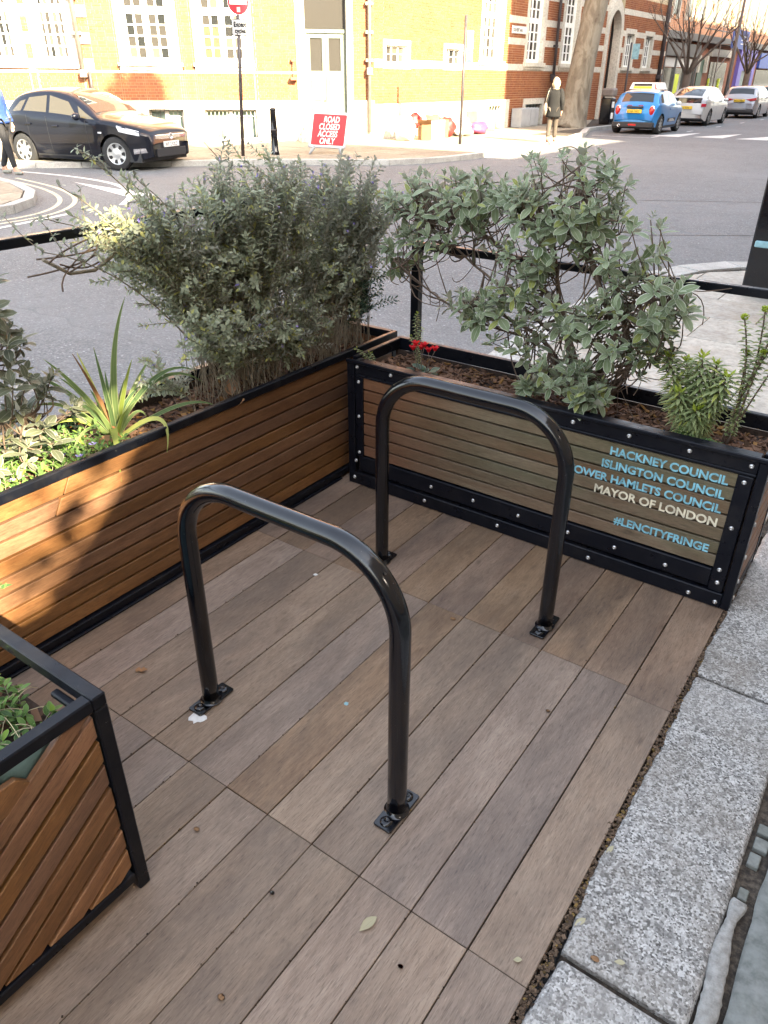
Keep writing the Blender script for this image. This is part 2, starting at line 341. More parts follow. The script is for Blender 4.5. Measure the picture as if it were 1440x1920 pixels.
def slabs(parent, poly, z, sx, sy, mat, name='paving_slab', gap=.008, th=.04, rows='x', limit=300, bev=.003, jit=.002):
    xs = [p[0] for p in poly]; ys = [p[1] for p in poly]; y = min(ys); k = 0; made = []
    while y < max(ys):
        x = min(xs) - (sx * .5 if k % 2 else 0) - random.random() * .1
        while x < max(xs):
            w = sx * random.uniform(.85, 1.15)
            q = clip_poly([(x + gap, y + gap), (x + w - gap, y + gap), (x + w - gap, y + sy - gap), (x + gap, y + sy - gap)], poly)
            x += w
            if len(q) < 3: continue
            ar = abs(sum(q[i - 1][0] * q[i][1] - q[i][0] * q[i - 1][1] for i in range(len(q)))) / 2
            if ar < .01: continue
            b = MB(); b.prism(q, z - th, z + random.uniform(-jit, jit), skip_bottom=True); made.append(b.build(name, mat, parent, bevel=bev))
        y += sy; k += 1
    return made
def kerb_run(parent, pts, z, w, mat, length=.9, side=1, name='kerb_stone', z0=-.119):
    """kerb stones following a polyline, lying to the left (side=1) of it"""
    P = [Vector(p) for p in pts]; pos = []; 
    for i in range(len(P) - 1):
        a, b = P[i], P[i + 1]; n = max(1, round((b - a).length / length))
        for j in range(n): pos.append((a.lerp(b, j / n), a.lerp(b, (j + 1) / n)))
    for i, (a, b) in enumerate(pos):
        d = (b - a).normalized(); n = Vector((-d.y, d.x)) * side
        def corner(p, q):  # mitre with neighbour q
            return p
        a2 = a + d * .004; b2 = b - d * .004
        na = n; nb = n
        if i > 0: pd = (a - pos[i - 1][0]).normalized(); na = ((n + Vector((-pd.y, pd.x)) * side) / 2); na = na / max(.5, na.dot(n))
        if i < len(pos) - 1: nd = (pos[i + 1][1] - b).normalized(); nb = ((n + Vector((-nd.y, nd.x)) * side) / 2); nb = nb / max(.5, nb.dot(n))
        q = [a2, b2, b2 + nb * w, a2 + na * w]
        if side < 0: q = q[::-1]
        m = MB(); m.prism([tuple(v) for v in q], z0, z + random.uniform(-.003, .003), skip_bottom=True); m.build(name, mat, parent, bevel=.012, seg=2)

# --- near pavement beside the deck (world +x side)
near_poly = [(.0, -6), (8, -6), (8, 60), (-2.0, 60), (-2.0, 40), (-.0, 30), (-.0, 7.2), (-.35, 6.62), (-1.0, 6.42), (-1.5, 6.1), (-1.85, 5.6), (-2.05, 5.0), (-2.1, 4.2), (-2.08, 2.6), (-1.85, .62), (0, .62)]
b = MB(); b.prism([(.02, -6), (7.9, -6), (7.9, 60), (-.0, 60), (.02, .6)], -.119, -.02, skip_bottom=True)
b.prism([(-1.8, .64), (.01, .64), (.01, 6.9), (-1.0, 6.36), (-1.8, 5.5), (-2.04, 4.2)], -.119, -.021, skip_bottom=True)
pav = struct(b.build('pavement', MT['dirt']))
# big granite kerb stones along the deck edge
for (y0, y1, x0) in [(-4.2, -2.5, .012), (-2.49, -1.452, .012), (-1.435, -.398, .008), (-.382, .66, .003), (.675, 1.7, -.002), (1.715, 2.75, 0), (2.765, 3.8, 0), (3.815, 4.85, 0), (4.865, 5.9, 0), (5.915, 6.9, 0)]:
    rows = []; ny = 50; nx = 13
    TS = [0, .004, .012] + [.012 + .976 * q / 46 for q in range(1, 46)] + [.988, .996, 1]; SS = [0, .02, .05] + [.05 + .9 * q / 9 for q in range(1, 9)] + [.95, .98, 1]
    for t in TS:
        y = y0 + (y1 - y0) * t; row = []
        for s_ in SS:
            xa = x0 + .018 * noise.noise((0, y * 3.1, 1)) + .008 * noise.noise((0, y * 14, 2)); xb = .283 + .006 * noise.noise((5, y * 5, 2))
            x = xa + (xb - xa) * s_; e = min(t, 1 - t) * (y1 - y0); ex = min(x - xa, xb - x)
            z = .004 + .004 * noise.noise((x * 6, y * 6, 3)) + .0015 * noise.noise((x * 40, y * 40, 3)) - (.012 if e < 1e-6 else (.003 if e < .012 else 0)) - (.012 if ex < 1e-6 else (.003 if ex < .012 else 0))
            row.append((x, y, z))
        rows.append(row)
    for row in rows: row.insert(0, (row[0][0], row[0][1], -.1)); row.append((row[-1][0], row[-1][1], -.1))
    k = MB(); k.grid(rows); k.sm = [True] * len(k.f); k.grid([[ (p[0], p[1], p[2]) for p in rows[0]], [(p[0], p[1], -.1) for p in rows[0]]]); k.grid([[(p[0], p[1], -.1) for p in rows[-1]], rows[-1]])
    k.build('kerb_stone', MT['granite'], pav)
# mortar fillets (cracked cement) between kerb and flags, and across the joint
def fillet(pts, w, z, name='cement_fillet'):
    m = MB(); rows = []
    for i, (x, y) in enumerate(pts):
        d = Vector(pts[min(i + 1, len(pts) - 1)]) - Vector(pts[max(i - 1, 0)]); d.normalize(); n = Vector((-d.y, d.x)); ww = w * (1 + .5 * noise.noise((x * 9, y * 9, 0)) + random.uniform(-.08, .08))
        rows.append([(x + n.x * ww * s_, y + n.y * ww * s_, z - .009 * (abs(s_) == 1) + .003 * noise.noise((x * 30 + s_ * 5, y * 30, 1))) for s_ in (-1, -.8, 0, .8, 1)])
    m.grid(rows); return m.build(name, MT['mortar'], pav)
fillet([(.302 + .006 * math.sin(i * .17), -1.85 + i * .01) for i in range(76)], .017, .004)
# small setts between kerb and flagstones
for y0 in [i * .052 - 1.09 for i in range(34)]:
    if random.random() < .28: continue
    b = MB(); b.box(.292 + random.uniform(0, .004), .322 + random.uniform(-.007, .006), y0 + .003 + random.uniform(0, .004), y0 + .046 + random.uniform(-.010, 0), -.04, -.004 + random.uniform(-.004, .002)); b.build('sett', MT['york'], pav, bevel=.002)
for (x0, x1, y0, y1) in [(.335, 1.0, -2.4, -1.62), (.335, .9, -1.605, -.86), (.335, 1.05, -.845, .12), (.335, .95, .135, 1.1), (1.015, 1.9, -2.4, -.9), (1.065, 2, -.885, .12), (.3, 1.1, 1.115, 2.1), (.965, 1.9, .135, 1.1), (1.115, 2.0, 1.115, 2.1)]:
    rows = []
    for t in [0, .01] + [.01 + .98 * q / 17 for q in range(1, 17)] + [.99, 1]:
        row = []
        for s_ in [0, .012] + [.012 + .976 * q / 14 for q in range(1, 14)] + [.988, 1]:
            x = x0 + (x1 - x0) * s_ + .006 * noise.noise((1, t * 9, x0)); y = y0 + (y1 - y0) * t + .006 * noise.noise((s_ * 9, 1, y0)); e = min(t, 1 - t, s_, 1 - s_)
            row.append((x, y, .0 + .010 * noise.noise((x * 5, y * 5, 8)) + .005 * noise.noise((x * 16, y * 16, 8)) - .006 * (e == 0)))
        rows.append(row)
    k = MB(); k.grid(rows); k.build('flagstone', MT['york'], pav)
slabs(pav, [(-1.72, .75), (-.02, .75), (-.02, 6.55), (-.9, 6.1), (-1.5, 5.5), (-1.78, 4.9), (-1.80, 4.2), (-1.80, 2.6)], -.004, .75, .62, MT['flag'], gap=.0035)
slabs(pav, [(.30, 2.12), (4.0, 2.12), (4.0, 14), (.30, 14)], -.004, .9, .75, MT['flag'])
slabs(pav, [(2.05, -6), (4.0, -6), (4.0, 2.1), (2.05, 2.1)], -.004, .9, .75, MT['york'])
kerb_run(pav, [(-1.85, .64), (-2.0, 1.6), (-2.08, 2.6), (-2.1, 4.2), (-2.05, 5.0), (-1.85, 5.6), (-1.5, 6.1), (-1.0, 6.42), (-.35, 6.62), (.0, 6.9), (.0, 14)], 0, .28, MT['granite_wall'], .8, side=-1)

# grit and leaf litter in the groove between deck and kerb
lit = MB()
for i in range(3600):
    y = random.uniform(-2.6, .3); wd = .012 + .010 * noise.noise((0, y * 4, 0)); x = random.gauss(.005, max(.003, wd * .5)); z = -.006 + random.uniform(-.002, .006)
    s_ = random.choice((.0012, .0018, .0025, .0035, .005)); M = Matrix.Translation((x, y, z)) @ Matrix.Rotation(random.uniform(0, 6), 4, 'Z') @ Matrix.Rotation(random.uniform(-.5, .5), 4, 'X')
    lit.box(-s_, s_, -s_ * random.uniform(.4, 1), s_ * .7, -.0008, .0012, M)
for i in range(500):   # crumbs in the board joints
    k = random.randint(1, 11); x = -.145 * k + random.gauss(0, .0015); y = random.uniform(-2.6, 0); s_ = random.uniform(.0007, .0018)
    M = Matrix.Translation((x, y, .001)) @ Matrix.Rotation(random.uniform(0, 6), 4, 'Z'); lit.box(-s_, s_, -s_, s_, -.001, s_, M)
MT['litter'] = leafmat('leaf_litter', (.03, .02, .013), (.15, .10, .065), trans=0, rough=.9)
o = lit.build('grit_litter', MT['litter']); stuff(o); tag(o, 'brown grit and crumbled leaf litter in the groove between deck and kerb', 'litter')

# ================================================================== DECK
deck = thing('timber_deck', 'weathered brown hardwood deck of wide boards under the two bike stands', 'deck')
b = MB(); b.box(-2.05, -.012, -4.2, .36, -.115, -.032); b.build('deck_base', MT['dirt'], deck)
rows_y = [(.36, -.565), (-.567, -1.5485), (-1.5505, -2.53), (-2.532, -3.5)]
PW = .145
for ri, (ya, yb) in enumerate(rows_y):
    for i in range(14):
        x1 = -PW * i - .0009; x0 = -PW * (i + 1) + .0009
        if i == 0: x1 = -.006
        ja = random.uniform(-.004, .004) if ri % 2 else random.uniform(-.001, .001); dz = random.uniform(-.0016, .0012)
        b = MB(); y1, y0 = ya, yb
        if i in (0,) and ri == 1: y1 = -.60
        if i in (0,) and ri == 0: y0 = -.598
        b.box(x0 + random.uniform(0, .0012), x1 - random.uniform(0, .0012), y0, y1, -.03, dz)
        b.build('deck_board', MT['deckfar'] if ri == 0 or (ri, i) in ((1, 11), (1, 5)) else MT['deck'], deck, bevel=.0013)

# ================================================================== TEXT
def text(body, size, M, mat, parent, name='lettering', extrude=.0006, offset=0.0, align='LEFT', xs=1.0, shear=0, spacing=1.0):
    cu = bpy.data.curves.new(name, 'FONT'); cu.body = body; cu.size = size; cu.extrude = extrude; cu.offset = offset; cu.align_x = align; cu.align_y = 'BOTTOM_BASELINE'
    cu.shear = shear; cu.space_character = spacing; cu.resolution_u = 4
    cu.materials.append(mat); tmp = bpy.data.objects.new(name + '_tmp', cu); me = bpy.data.meshes.new_from_object(tmp); bpy.data.objects.remove(tmp); bpy.data.curves.remove(cu)
    if not me.materials: me.materials.append(mat)
    me.name = name; o = bpy.data.objects.new(name, me); COL.objects.link(o)
    o.parent = parent
    if parent is not None and parent.name in PINV: o.matrix_parent_inverse = PINV[parent.name]
    me.transform(M @ Matrix.Diagonal((xs, 1, 1, 1))); return o
MX_Y = Matrix(((1, 0, 0, 0), (0, 0, -1, 0), (0, 1, 0, 0), (0, 0, 0, 1)))       # text in the xz plane facing -y

# ================================================================== PLANTERS
def bolt(parent, p, axis):
    o = obj('bolt', BOLT, parent); Mx = {'-y': Matrix.Rotation(R(90), 4, 'X'), '+x': Matrix.Rotation(R(90), 4, 'Y')}[axis]
    o.matrix_basis = Matrix.Translation(p) @ Mx @ Matrix.Rotation(random.uniform(0, 1), 4, 'Z'); return o
_b = MB(); _b.lathe([(.0085, 0), (.0083, .0015), (.007, .0035), (.0045, .0048), (.0032, .005), (.0032, .003), (0, .003)], n=12); BOLT = _b.mesh('bolt', MT['steel'])

def mulch(parent, x0, x1, y0, y1, z, n=900, leaves=0, big=1.0):
    m = MB(); rows = []
    for i in range(25):
        y = y0 + (y1 - y0) * i / 24; rows.append([(x0 + (x1 - x0) * j / 40, y, z + .012 * noise.noise((x0 + j * .1, y * 9, 5)) - .006) for j in range(41)])
    m.grid(rows); o = m.build('soil', MT['soil'], parent)
    c = MB()
    for i in range(n):
        x = random.uniform(x0 + .01, x1 - .01); y = random.uniform(y0 + .01, y1 - .01); L_ = random.uniform(.006, .022) * big; W_ = L_ * random.uniform(.25, .6); T_ = random.uniform(.001, .003)
        M = Matrix.Translation((x, y, z + random.uniform(0, .014))) @ Matrix.Rotation(random.uniform(0, 6.28), 4, 'Z') @ Matrix.Rotation(random.gauss(0, .35), 4, 'X') @ Matrix.Rotation(random.gauss(0, .35), 4, 'Y')
        k = random.uniform(.5, 1)
        c.prism([(-L_, -W_), (L_ * k, -W_ * .8), (L_, W_ * .6), (-L_ * .7, W_)], -T_, T_, M, skip_bottom=True)
    stuff(c.build('bark_chips', MT['chips'], parent)); return o
MT['soil'] = plain('dark_soil', (.045, .028, .02), .95, 0, .5, 40, .8)
MT['chips'] = leafmat('bark_chips', (.055, .028, .018), (.20, .11, .065), trans=0, rough=.85)
MT['liner'] = plain('blue_liner', (.22, .38, .42), .6, 0, .3, 12, .2)

# ---- planter with council lettering (faces -y)
T = .585
PB = at('lettered_planter', 'long planter of weathered boards in a bolted black frame, council names lettered on its front', 'planter', (-.83, .19, 0))
def bar(name, x0, x1, y0, y1, z0, z1, par, mat='black', bev=.003): b = MB(); b.box(x0, x1, y0, y1, z0, z1); return b.build(name, MT[mat], par, bevel=bev)
bar('frame_rail', -1.623, -.0225, .004, .044, .5235, T, PB); bar('frame_rail', -1.662, .006, -.010, .0035, .572, T + .002, PB)
bar('frame_rail', -1.623, -.023, .003, .040, .512, .523, PB)
bar('frame_rail', -1.605, -.077, .003, .040, .072, .143, PB)
bar('kick_board', -1.66, -.022, -.004, .030, .002, .060, PB)
bar('corner_post', -1.664, -1.626, .000, .040, .002, .571, PB); bar('frame_stile', -1.622, -1.583, .002, .040, .144, .511, PB)
bar('frame_stile', -.0765, -.027, .002, .040, .062, .511, PB); bar('corner_post', -.0215, .008, -.003, .040, .002, .571, PB)
bar('back_rail', -1.664, .006, .372, .398, .53, T, PB); bar('end_rail', -.022, .006, .041, .371, .535, T, PB); bar('end_rail', -1.664, -1.64, .041, .371, .535, T, PB)
bar('corner_post', -1.66, -1.63, .372, .40, .0, .529, PB); bar('corner_post', -.022, .006, .372, .40, .0, .529, PB)
bar('end_rail', -.018, .004, .041, .371, .002, .06, PB)
for i in range(7):
    z0 = .1455 + i * .0522; b = MB(); b.box(-1.584, -.0755, .010, .026, z0 + .0045, z0 + .0490); b.build('slat', MT['slatB'] if i % 3 or i < 1 else MT['slatB'], PB, bevel=.0015)
for i in range(6):   # darker red short slats behind the left end of the frame (unfaded wood)
    pass
for i in range(8):
    z0 = .062 + i * .058; b = MB(); b.box(-.012, .0035, .045, .368, z0 + .004, z0 + .053); b.build('slat', MT['slatC'], PB, bevel=.0015)
    b = MB(); b.box(-1.655, .0, .380, .392, z0 + .004, z0 + .053); b.build('slat', MT['slatR'], PB, bevel=.0015)
bar('liner', -1.655, -.024, .030, .034, .06, .52, PB, 'soil', 0); bar('liner', -1.655, -.024, .355, .360, .06, .535, PB, 'soil', 0)
BL = [(-1.611, .556), (-1.604, .492), (-1.439, .555), (-1.23, .553), (-1.03, .553), (-.83, .553), (-.645, .55), (-.44, .55), (-.237, .55), (-.044, .55), (-1.604, .334), (-1.604, .163), (-1.62, .119), (-1.627, .036), (-1.45, .034), (-1.224, .106), (-1.02, .106), (-.815, .104), (-.604, .103), (-.42, .103), (-.231, .1), (-.052, .489), (-.053, .317), (-.054, .150), (-.050, .098), (-.898, .033), (-.508, .028), (-.132, .026), (-.04, .024), (-1.25, .034)]
for (x, z) in BL: bolt(PB, (x, .0035 if .06 < z < .52 and not (x < -1.607) else (-.0045 if z < .06 else (.0035 if z > .52 and x > -1.62 else -.0005)), z), '-y')
for z in (.5, .33, .2, .1, .03): bolt(PB, (.0068, .05, z), '+x')
for (bd, z, xr, m, sz) in [('HACKNEY COUNCIL', .4625, -.100, 'cyan', .0425), ('ISLINGTON COUNCIL', .4095, -.100, 'cyan', .0425), ('TOWER HAMLETS COUNCIL', .3565, -.099, 'cyan', .0425), ('MAYOR OF LONDON', .303, -.099, 'cream', .0445), ('#LENCITYFRINGE', .199, -.106, 'cyan', .0425)]:
    text(bd, sz, Matrix.Translation((xr, .0094, z)) @ MX_Y, MT[m], PB, align='RIGHT', offset=.0013, xs=1.0, extrude=.0004)
mulch(PB, -1.63, -.03, .045, .352, .515, 2600)

# ---- long planter on the left (faces +x)
PA = at('long_planter', 'long slatted hardwood planter along the road side, half in sunlight', 'planter', (-1.9, -1.3, 0))
xA = -1.72
bar('top_rail', -1.737, xA + .006, -3.6, .455, .553, T, PA); bar('top_rail', -2.10, -2.06, -3.6, .455, .545, T, PA); bar('top_rail', -2.06, -1.738, .425, .455, .545, T, PA)
bar('bottom_rail', -1.745, xA + .012, -3.6, .455, .012, .042, PA); bar('bottom_rail', -1.73, xA + .022, -3.6, -.002, .001, .011, PA)
bar('back_rail', -2.1, -2.07, -3.6, .455, .01, .05, PA); bar('corner_post', -2.1, -2.06, .42, .455, .0, .544, PA); bar('corner_post', -1.737, xA + .002, .42, .455, .043, .552, PA)
cuts = {8: [-1.32, -1.60, -2.3], 7: [-1.36, -2.0], 6: [-1.9, -2.6]}
def slant_slat(y0, y1, z0, z1, s0, s1):
    b = MB(); M = Matrix(((0, 0, 1, 0), (1, 0, 0, 0), (0, 1, 0, 0), (0, 0, 0, 1)))   # local x->y, y->z, z->x
    b.prism([(y0 - s0, z0), (y1 - s1, z0), (y1 + s1, z1), (y0 + s0, z1)], xA - .018, xA - random.uniform(.001, .003), M); return b
for i in range(9):
    z0 = .0435 + i * .0566; ends = [.418] + cuts.get(i, []) + [-3.6]
    for k in range(len(ends) - 1):
        y1, y0 = ends[k], ends[k + 1]
        slant_slat(y0 + (.0025 if k < len(ends) - 2 else 0), y1 - (.0025 if k else 0), z0 + .0045, z0 + .0525, .014 if k < len(ends) - 2 else 0, .014 if k else 0).build('slat', MT['slatA'], PA, bevel=.0012)
    b = MB(); b.box(-2.095, -2.08, -3.6, .418, z0 + .003, z0 + .053); b.build('slat', MT['slatR'], PA, bevel=.0012)
    b = MB(); b.box(-2.055, -1.74, .432, .446, z0 + .003, z0 + .053); b.build('slat', MT['slatR'], PA, bevel=.0012)
bar('liner', -1.748, -1.744, -3.6, .42, .05, .56, PA, 'soil', 0); bar('liner', -2.066, -2.062, -3.6, .42, .05, .54, PA, 'soil', 0)
mulch(PA, -2.06, -1.75, -3.0, .42, .512, 4200)
# wet mortar edge where the two planters meet (gap filler plank end)
# ---- chevron planter front left (its board face looks +x)
PC = at('chevron_planter', 'square planter of diagonal chevron boards in black frame at lower left corner', 'planter', (-1.1, -2.3, 0))
xc = -.82; yc = -1.838
def bx(name, *a, mat='black', bev=.003): b = MB(); b.box(*a); return b.build(name, MT[mat], PC, bevel=bev)
bx('top_rail', xc - .03, xc, -3.2, yc - .0305, T - .03, T); bx('top_rail', -1.6, xc, yc - .03, yc, T - .03, T)
bx('corner_post', xc - .03, xc, yc - .03, yc, .0, T - .031); bx('bottom_rail', xc - .03, xc - .002, -3.2, yc - .0305, .035, .062); bx('bottom_rail', -1.6, xc - .031, yc - .028, yc - .002, .035, .062)
bx('top_rail', -1.6, -1.57, -3.2, yc - .0305, T - .03, T); bx('inner_ledge', xc - .12, xc - .031, yc - .048, yc - .031, T - .045, T - .031)
bx('liner', xc - .036, xc - .032, -3.2, yc - .035, .06, .545, mat='liner', bev=0); bx('liner', -1.56, xc - .037, yc - .038, yc - .034, .06, .45, mat='liner', bev=0)
Mc = Matrix(((0, 0, 1, 0), (1, 0, 0, 0), (0, 1, 0, 0), (0, 0, 0, 1)))
rect = [(-3.2, .0635), (yc - .032, .0635), (yc - .032, T - .0325), (-3.2, T - .0325)]; sl = .69; ang = math.atan(sl)
def chev(sign, y0lim, y1lim, n, z0, inner=False):
    reg = [(max(-3.2, y0lim), .0635), (y1lim, .0635), (y1lim, T - .0325), (max(-3.2, y0lim), T - .0325)]
    for i in range(n):
        za = z0 + i * .0665; x0_, x1_ = -4.0, -1.8
        f0 = lambda y: za + sign * sl * (y - (yc - .03))
        q = [(x0_, f0(x0_)), (x1_, f0(x1_)), (x1_, f0(x1_) + .0535), (x0_, f0(x0_) + .0535)]
        q = clip_poly(q, reg)
        if sign > 0 and len(q) > 2: q = clip_poly(q, [(-4, -3), (0, -3), (0, .500 + sl * 2.011), (-4, .500 + sl * (-4 + 2.011))])
        if len(q) < 3: continue
        if abs(sum(q[k - 1][0] * q[k][1] - q[k][0] * q[k - 1][1] for k in range(len(q)))) / 2 < 2e-4: continue
        b = MB(); b.prism(q, xc - .020, xc - random.uniform(.005, .008), Mc); o_ = b.build('chevron_board', MT['slatCd'], PC, bevel=.0015)
def wood_diag():
    m = wood('chevron_board_wood', [(.10, .045, .02), (.21, .10, .042), (.29, .145, .065), (.34, .18, .085)], 1, .5, (.05, .028, .015), .6, .5, coat=.05)
    for n in m.node_tree.nodes:
        if n.type == 'MAPPING': pass
    N = m.node_tree.nodes; L = m.node_tree.links
    for mp in [n for n in N if n.type == 'MAPPING']:
        src = mp.inputs[0].links[0].from_socket; r = N.new("ShaderNodeVectorRotate"); r.rotation_type = 'X_AXIS'; r.inputs['Angle'].default_value = -ang
        L.new(src, r.inputs['Vector']); L.new(r.outputs[0], mp.inputs[0])
    return m
MT['slatCd'] = wood_diag()
chev(1, -2.55, yc - .033, 17, .064 - .0665 * 1 + .025)
chev(-1, -3.2, -2.56, 14, -.9)
for q in ([(-2.30, .452), (-2.047, .458), (-2.012, .494), (-2.036, .522), (-2.30, .522)], [(-2.4, .385), (-2.115, .392), (-2.085, .422), (-2.10, .440), (-2.4, .440)]):
    b = MB(); b.prism(q, xc - .020, xc - .006, Mc); b.build('chevron_board', MT['slatCd'], PC, bevel=.0015)
mulch(PC, -1.56, xc - .04, -3.1, yc - .04, .47, 1200)
# ================================================================== BIKE STANDS
def hoop(x0, x1, y, label):
    t = at('bike_stand', label, 'bike stand', ((x0 + x1) / 2, y, 0), 'hoop bike stands on the deck')
    r = .0245; Rb = .185; zt = .755; pts = []
    for i in range(9): pts.append((x0, y, .006 + (zt - Rb - .006) * i / 8))
    for i in range(1, 17): a = math.pi / 2 * i / 16; pts.append((x0 + Rb - Rb * math.cos(a), y, zt - Rb + Rb * math.sin(a)))
    for i in range(1, 5): pts.append((x0 + Rb + (x1 - x0 - 2 * Rb) * i / 5, y, zt))
    for i in range(17): a = math.pi / 2 * i / 16; pts.append((x1 - Rb + Rb * math.sin(a), y, zt - Rb + Rb * math.cos(a)))
    for i in range(1, 9): pts.append((x1, y, zt - Rb - (zt - Rb - .006) * i / 8))
    b = MB(); b.tube(pts, r, 28); b.build('hoop_tube', MT['gloss'], t)
    b = MB(); Mh = Matrix.Translation((x1 - .052, y - .0, zt - .052 + .001)) @ Matrix.Rotation(R(45), 4, 'Y') @ Matrix.Rotation(R(18), 4, 'X')
    b.lathe([(.0035, .0248), (0, .0249)], Mh, 12); b.build('drain_hole', MT['dirt'], t)
    for xx in (x0, x1):
        p = MB(); w, l = .026, .068; Q = []
        for cx, cy, a0 in ((w - .006, l - .006, 0), (-w + .006, l - .006, 90), (-w + .006, -l + .006, 180), (w - .006, -l + .006, 270)):
            for k in range(4): a = R(a0 + 30 * k); Q.append((cx + .006 * math.cos(a), cy + .006 * math.sin(a)))
        p.prism(Q, .0015, .008, Matrix.Translation((xx, y, 0))); pl = p.build('base_plate', MT['gloss'], t, bevel=.0012)
        for s_ in (-1, 1):
            q = MB(); q.lathe([(.0165, .0082), (.0165, .0095), (.013, .0125), (.008, .0145), (.006, .0145), (.0055, .0115), (0, .0115)], Matrix.Translation((xx, y + s_ * .046, 0)), 18); q.build('bolt', MT['gloss'], pl)
        q = MB(); q.lathe([(.033, .0082), (.029, .0105), (.0255, .016), (.0245, .018)], Matrix.Translation((xx, y, 0)), 24); q.build('weld_collar', MT['gloss'], t)
    return t
hoop(-1.135, -.465, -1.352, 'nearer black tubular bike stand bolted to the middle of the deck')
hoop(-1.155, -.477, -.452, 'farther black tubular bike stand in front of the council lettering')
# white paint drips / gum at the feet
MT['drip'] = plain('white_splash', (.72, .72, .70), .6, 0, .1, 60)
def splat(x, y, z, r, label, cat='splash', name='paint_splash', par=None, mat='drip', n=15, h=.0015):
    b = MB(); ring = []; ph = random.random() * 9
    for k in range(n): a = 2 * math.pi * k / n; q = r * (1 + .45 * noise.noise((math.cos(a) * 2 + ph, math.sin(a) * 2, ph))); ring.append((x + q * math.cos(a), y + q * math.sin(a), z))
    b.grid([ring, [(x + (p[0] - x) * .7, y + (p[1] - y) * .7, z + h) for p in ring]], close=True); b.face([(x + (p[0] - x) * .7, y + (p[1] - y) * .7, z + h) for p in ring])
    o = b.build(name, MT[mat], par)
    if label: tag(o, label, cat)
    return o
splat(-1.115, -1.425, .001, .022, 'splat of dried white paint beside the left foot of the nearer bike stand')
splat(-.80, -1.13, .0005, .008, 'pale blue-white gum spot on the deck between the legs of the nearer bike stand', 'gum', 'gum_spot', mat='liner')
splat(-1.305, -.67, .0005, .008, 'small pink-white crumpled scrap on the far deck boards', 'scrap', 'paper_scrap')
for (x, y, r) in ((-1.15, -1.315, .006), (-1.12, -1.40, .009), (-.50, -.487, .010), (-.452, -1.345, .008)):
    pass

# ================================================================== CORNER BUILDING
CX, CY = -14.6, 17.96
FF = Matrix(((-.6747, .7381, 0, CX), (-.7381, -.6747, 0, CY), (0, 0, 1, 0), (0, 0, 0, 1)))     # front: u runs left, +y out of the wall
FW = Matrix(((0, 1, 0, CX), (-1, 0, 0, CY), (0, 0, 1, 0), (0, 0, 0, 1)))                        # wing: u = -(distance along the street)
def brickmat(name, cols):
    m, nt, N, L, b = nmat(name); setp(b, None, .85)
    geo = N.new("ShaderNodeNewGeometry"); oi = N.new("ShaderNodeObjectInfo")
    rnd = math_(N, L, 'FRACT', math_(N, L, 'ADD', geo.outputs['Random Per Island'], math_(N, L, 'MULTIPLY', oi.outputs['Random'], 7.7)))
    v = coords(N, L, 'Object', False); n = noiset(N, L, v, .9, 5); n2 = noiset(N, L, v, 30, 3)
    c = ramp(N, L, rnd, [(i / (len(cols) - 1), t) for i, t in enumerate(cols)])
    c = mixc(N, L, ramp(N, L, n, [(.4, 0.0), (.7, .5)]), c, tuple(x * .7 for x in cols[0])); c = mixc(N, L, .25, c, ramp(N, L, n2, [(.3, tuple(x * .5 for x in cols[0])), (.7, tuple(min(1, x * 1.3) for x in cols[-1]))]))
    L.new(c, b.inputs['Base Color']); bump(N, L, b, n2, .4, .004); return m
MT['brick'] = brickmat('orange_brick', [(.22, .070, .030), (.29, .100, .038), (.34, .135, .045), (.31, .13, .055), (.25, .085, .035)])
MT['brickfar'] = brickmat('far_brick', [(.24, .10, .06), (.32, .13, .075), (.28, .12, .07)])
MT['mortarw'] = plain('wall_mortar', (.50, .42, .27), .9, 0, .2, 3, .3, kind='Object')
MT['limestone'] = stone('limestone_dressing', [(.42, .38, .31), (.56, .52, .43), (.64, .60, .51)], 14, .8, (.36, .33, .28), .2, rnd=False, bl=.8)
MT['winglass'] = glassy('window_glass', (.045, .042, .038), .06)
MT['winglass2'] = glassy('blind_reflection_glass', (.10, .088, .07), .15); MT['winglass3'] = glassy('window_glass_dim', (.02, .022, .022), .04); MT['warmroom'] = plain('lit_room_tint', (.11, .045, .012), .6, 0, .3, 8)  # blinds and warm reflections tinted into pale panes, lit room into orange ones
MT['sage'] = plain('sage_door_paint', (.125, .145, .115), .45, 0, .1, 3)
MT['iron'] = plain('painted_iron', (.055, .045, .045), .5, 0, .3, 5)
MT['greypipe'] = plain('grey_pipe_paint', (.20, .17, .15), .55, 0, .2, 5)
MT['dark'] = plain('dark_interior', (.02, .018, .016), .9, 0, .3, 5)
MT['curtain'] = plain('green_frosted_pane', (.16, .22, .19), .4, 0, .3, 4)
MT['bars'] = plain('cream_bars', (.5, .45, .36), .5, 0, .1, 4)

bld = at('corner_building', 'big red and yellow brick corner building with white stone bands and sash windows', 'building', (CX, CY, 0))
def rects(u0, u1, z0, z1, holes):
    us = sorted({u0, u1, *[h[0] for h in holes if u0 < h[0] < u1], *[h[1] for h in holes if u0 < h[1] < u1]}); zs = sorted({z0, z1, *[h[2] for h in holes if z0 < h[2] < z1], *[h[3] for h in holes if z0 < h[3] < z1]})
    out = []
    for j in range(len(zs) - 1):
        for i in range(len(us) - 1):
            a, b_, c, d = us[i], us[i + 1], zs[j], zs[j + 1]; mu, mz = (a + b_) / 2, (c + d) / 2
            if not any(h[0] < mu < h[1] and h[2] < mz < h[3] for h in holes): out.append((a, b_, c, d))
    return out
def wall_back(F, u0, u1, z0, z1, holes, name='wall'):
    b = MB()
    for (a, b_, c, d) in rects(u0, u1, z0, z1, holes): b.box(a, b_, -.30, -.008, c, d, F)
    return b
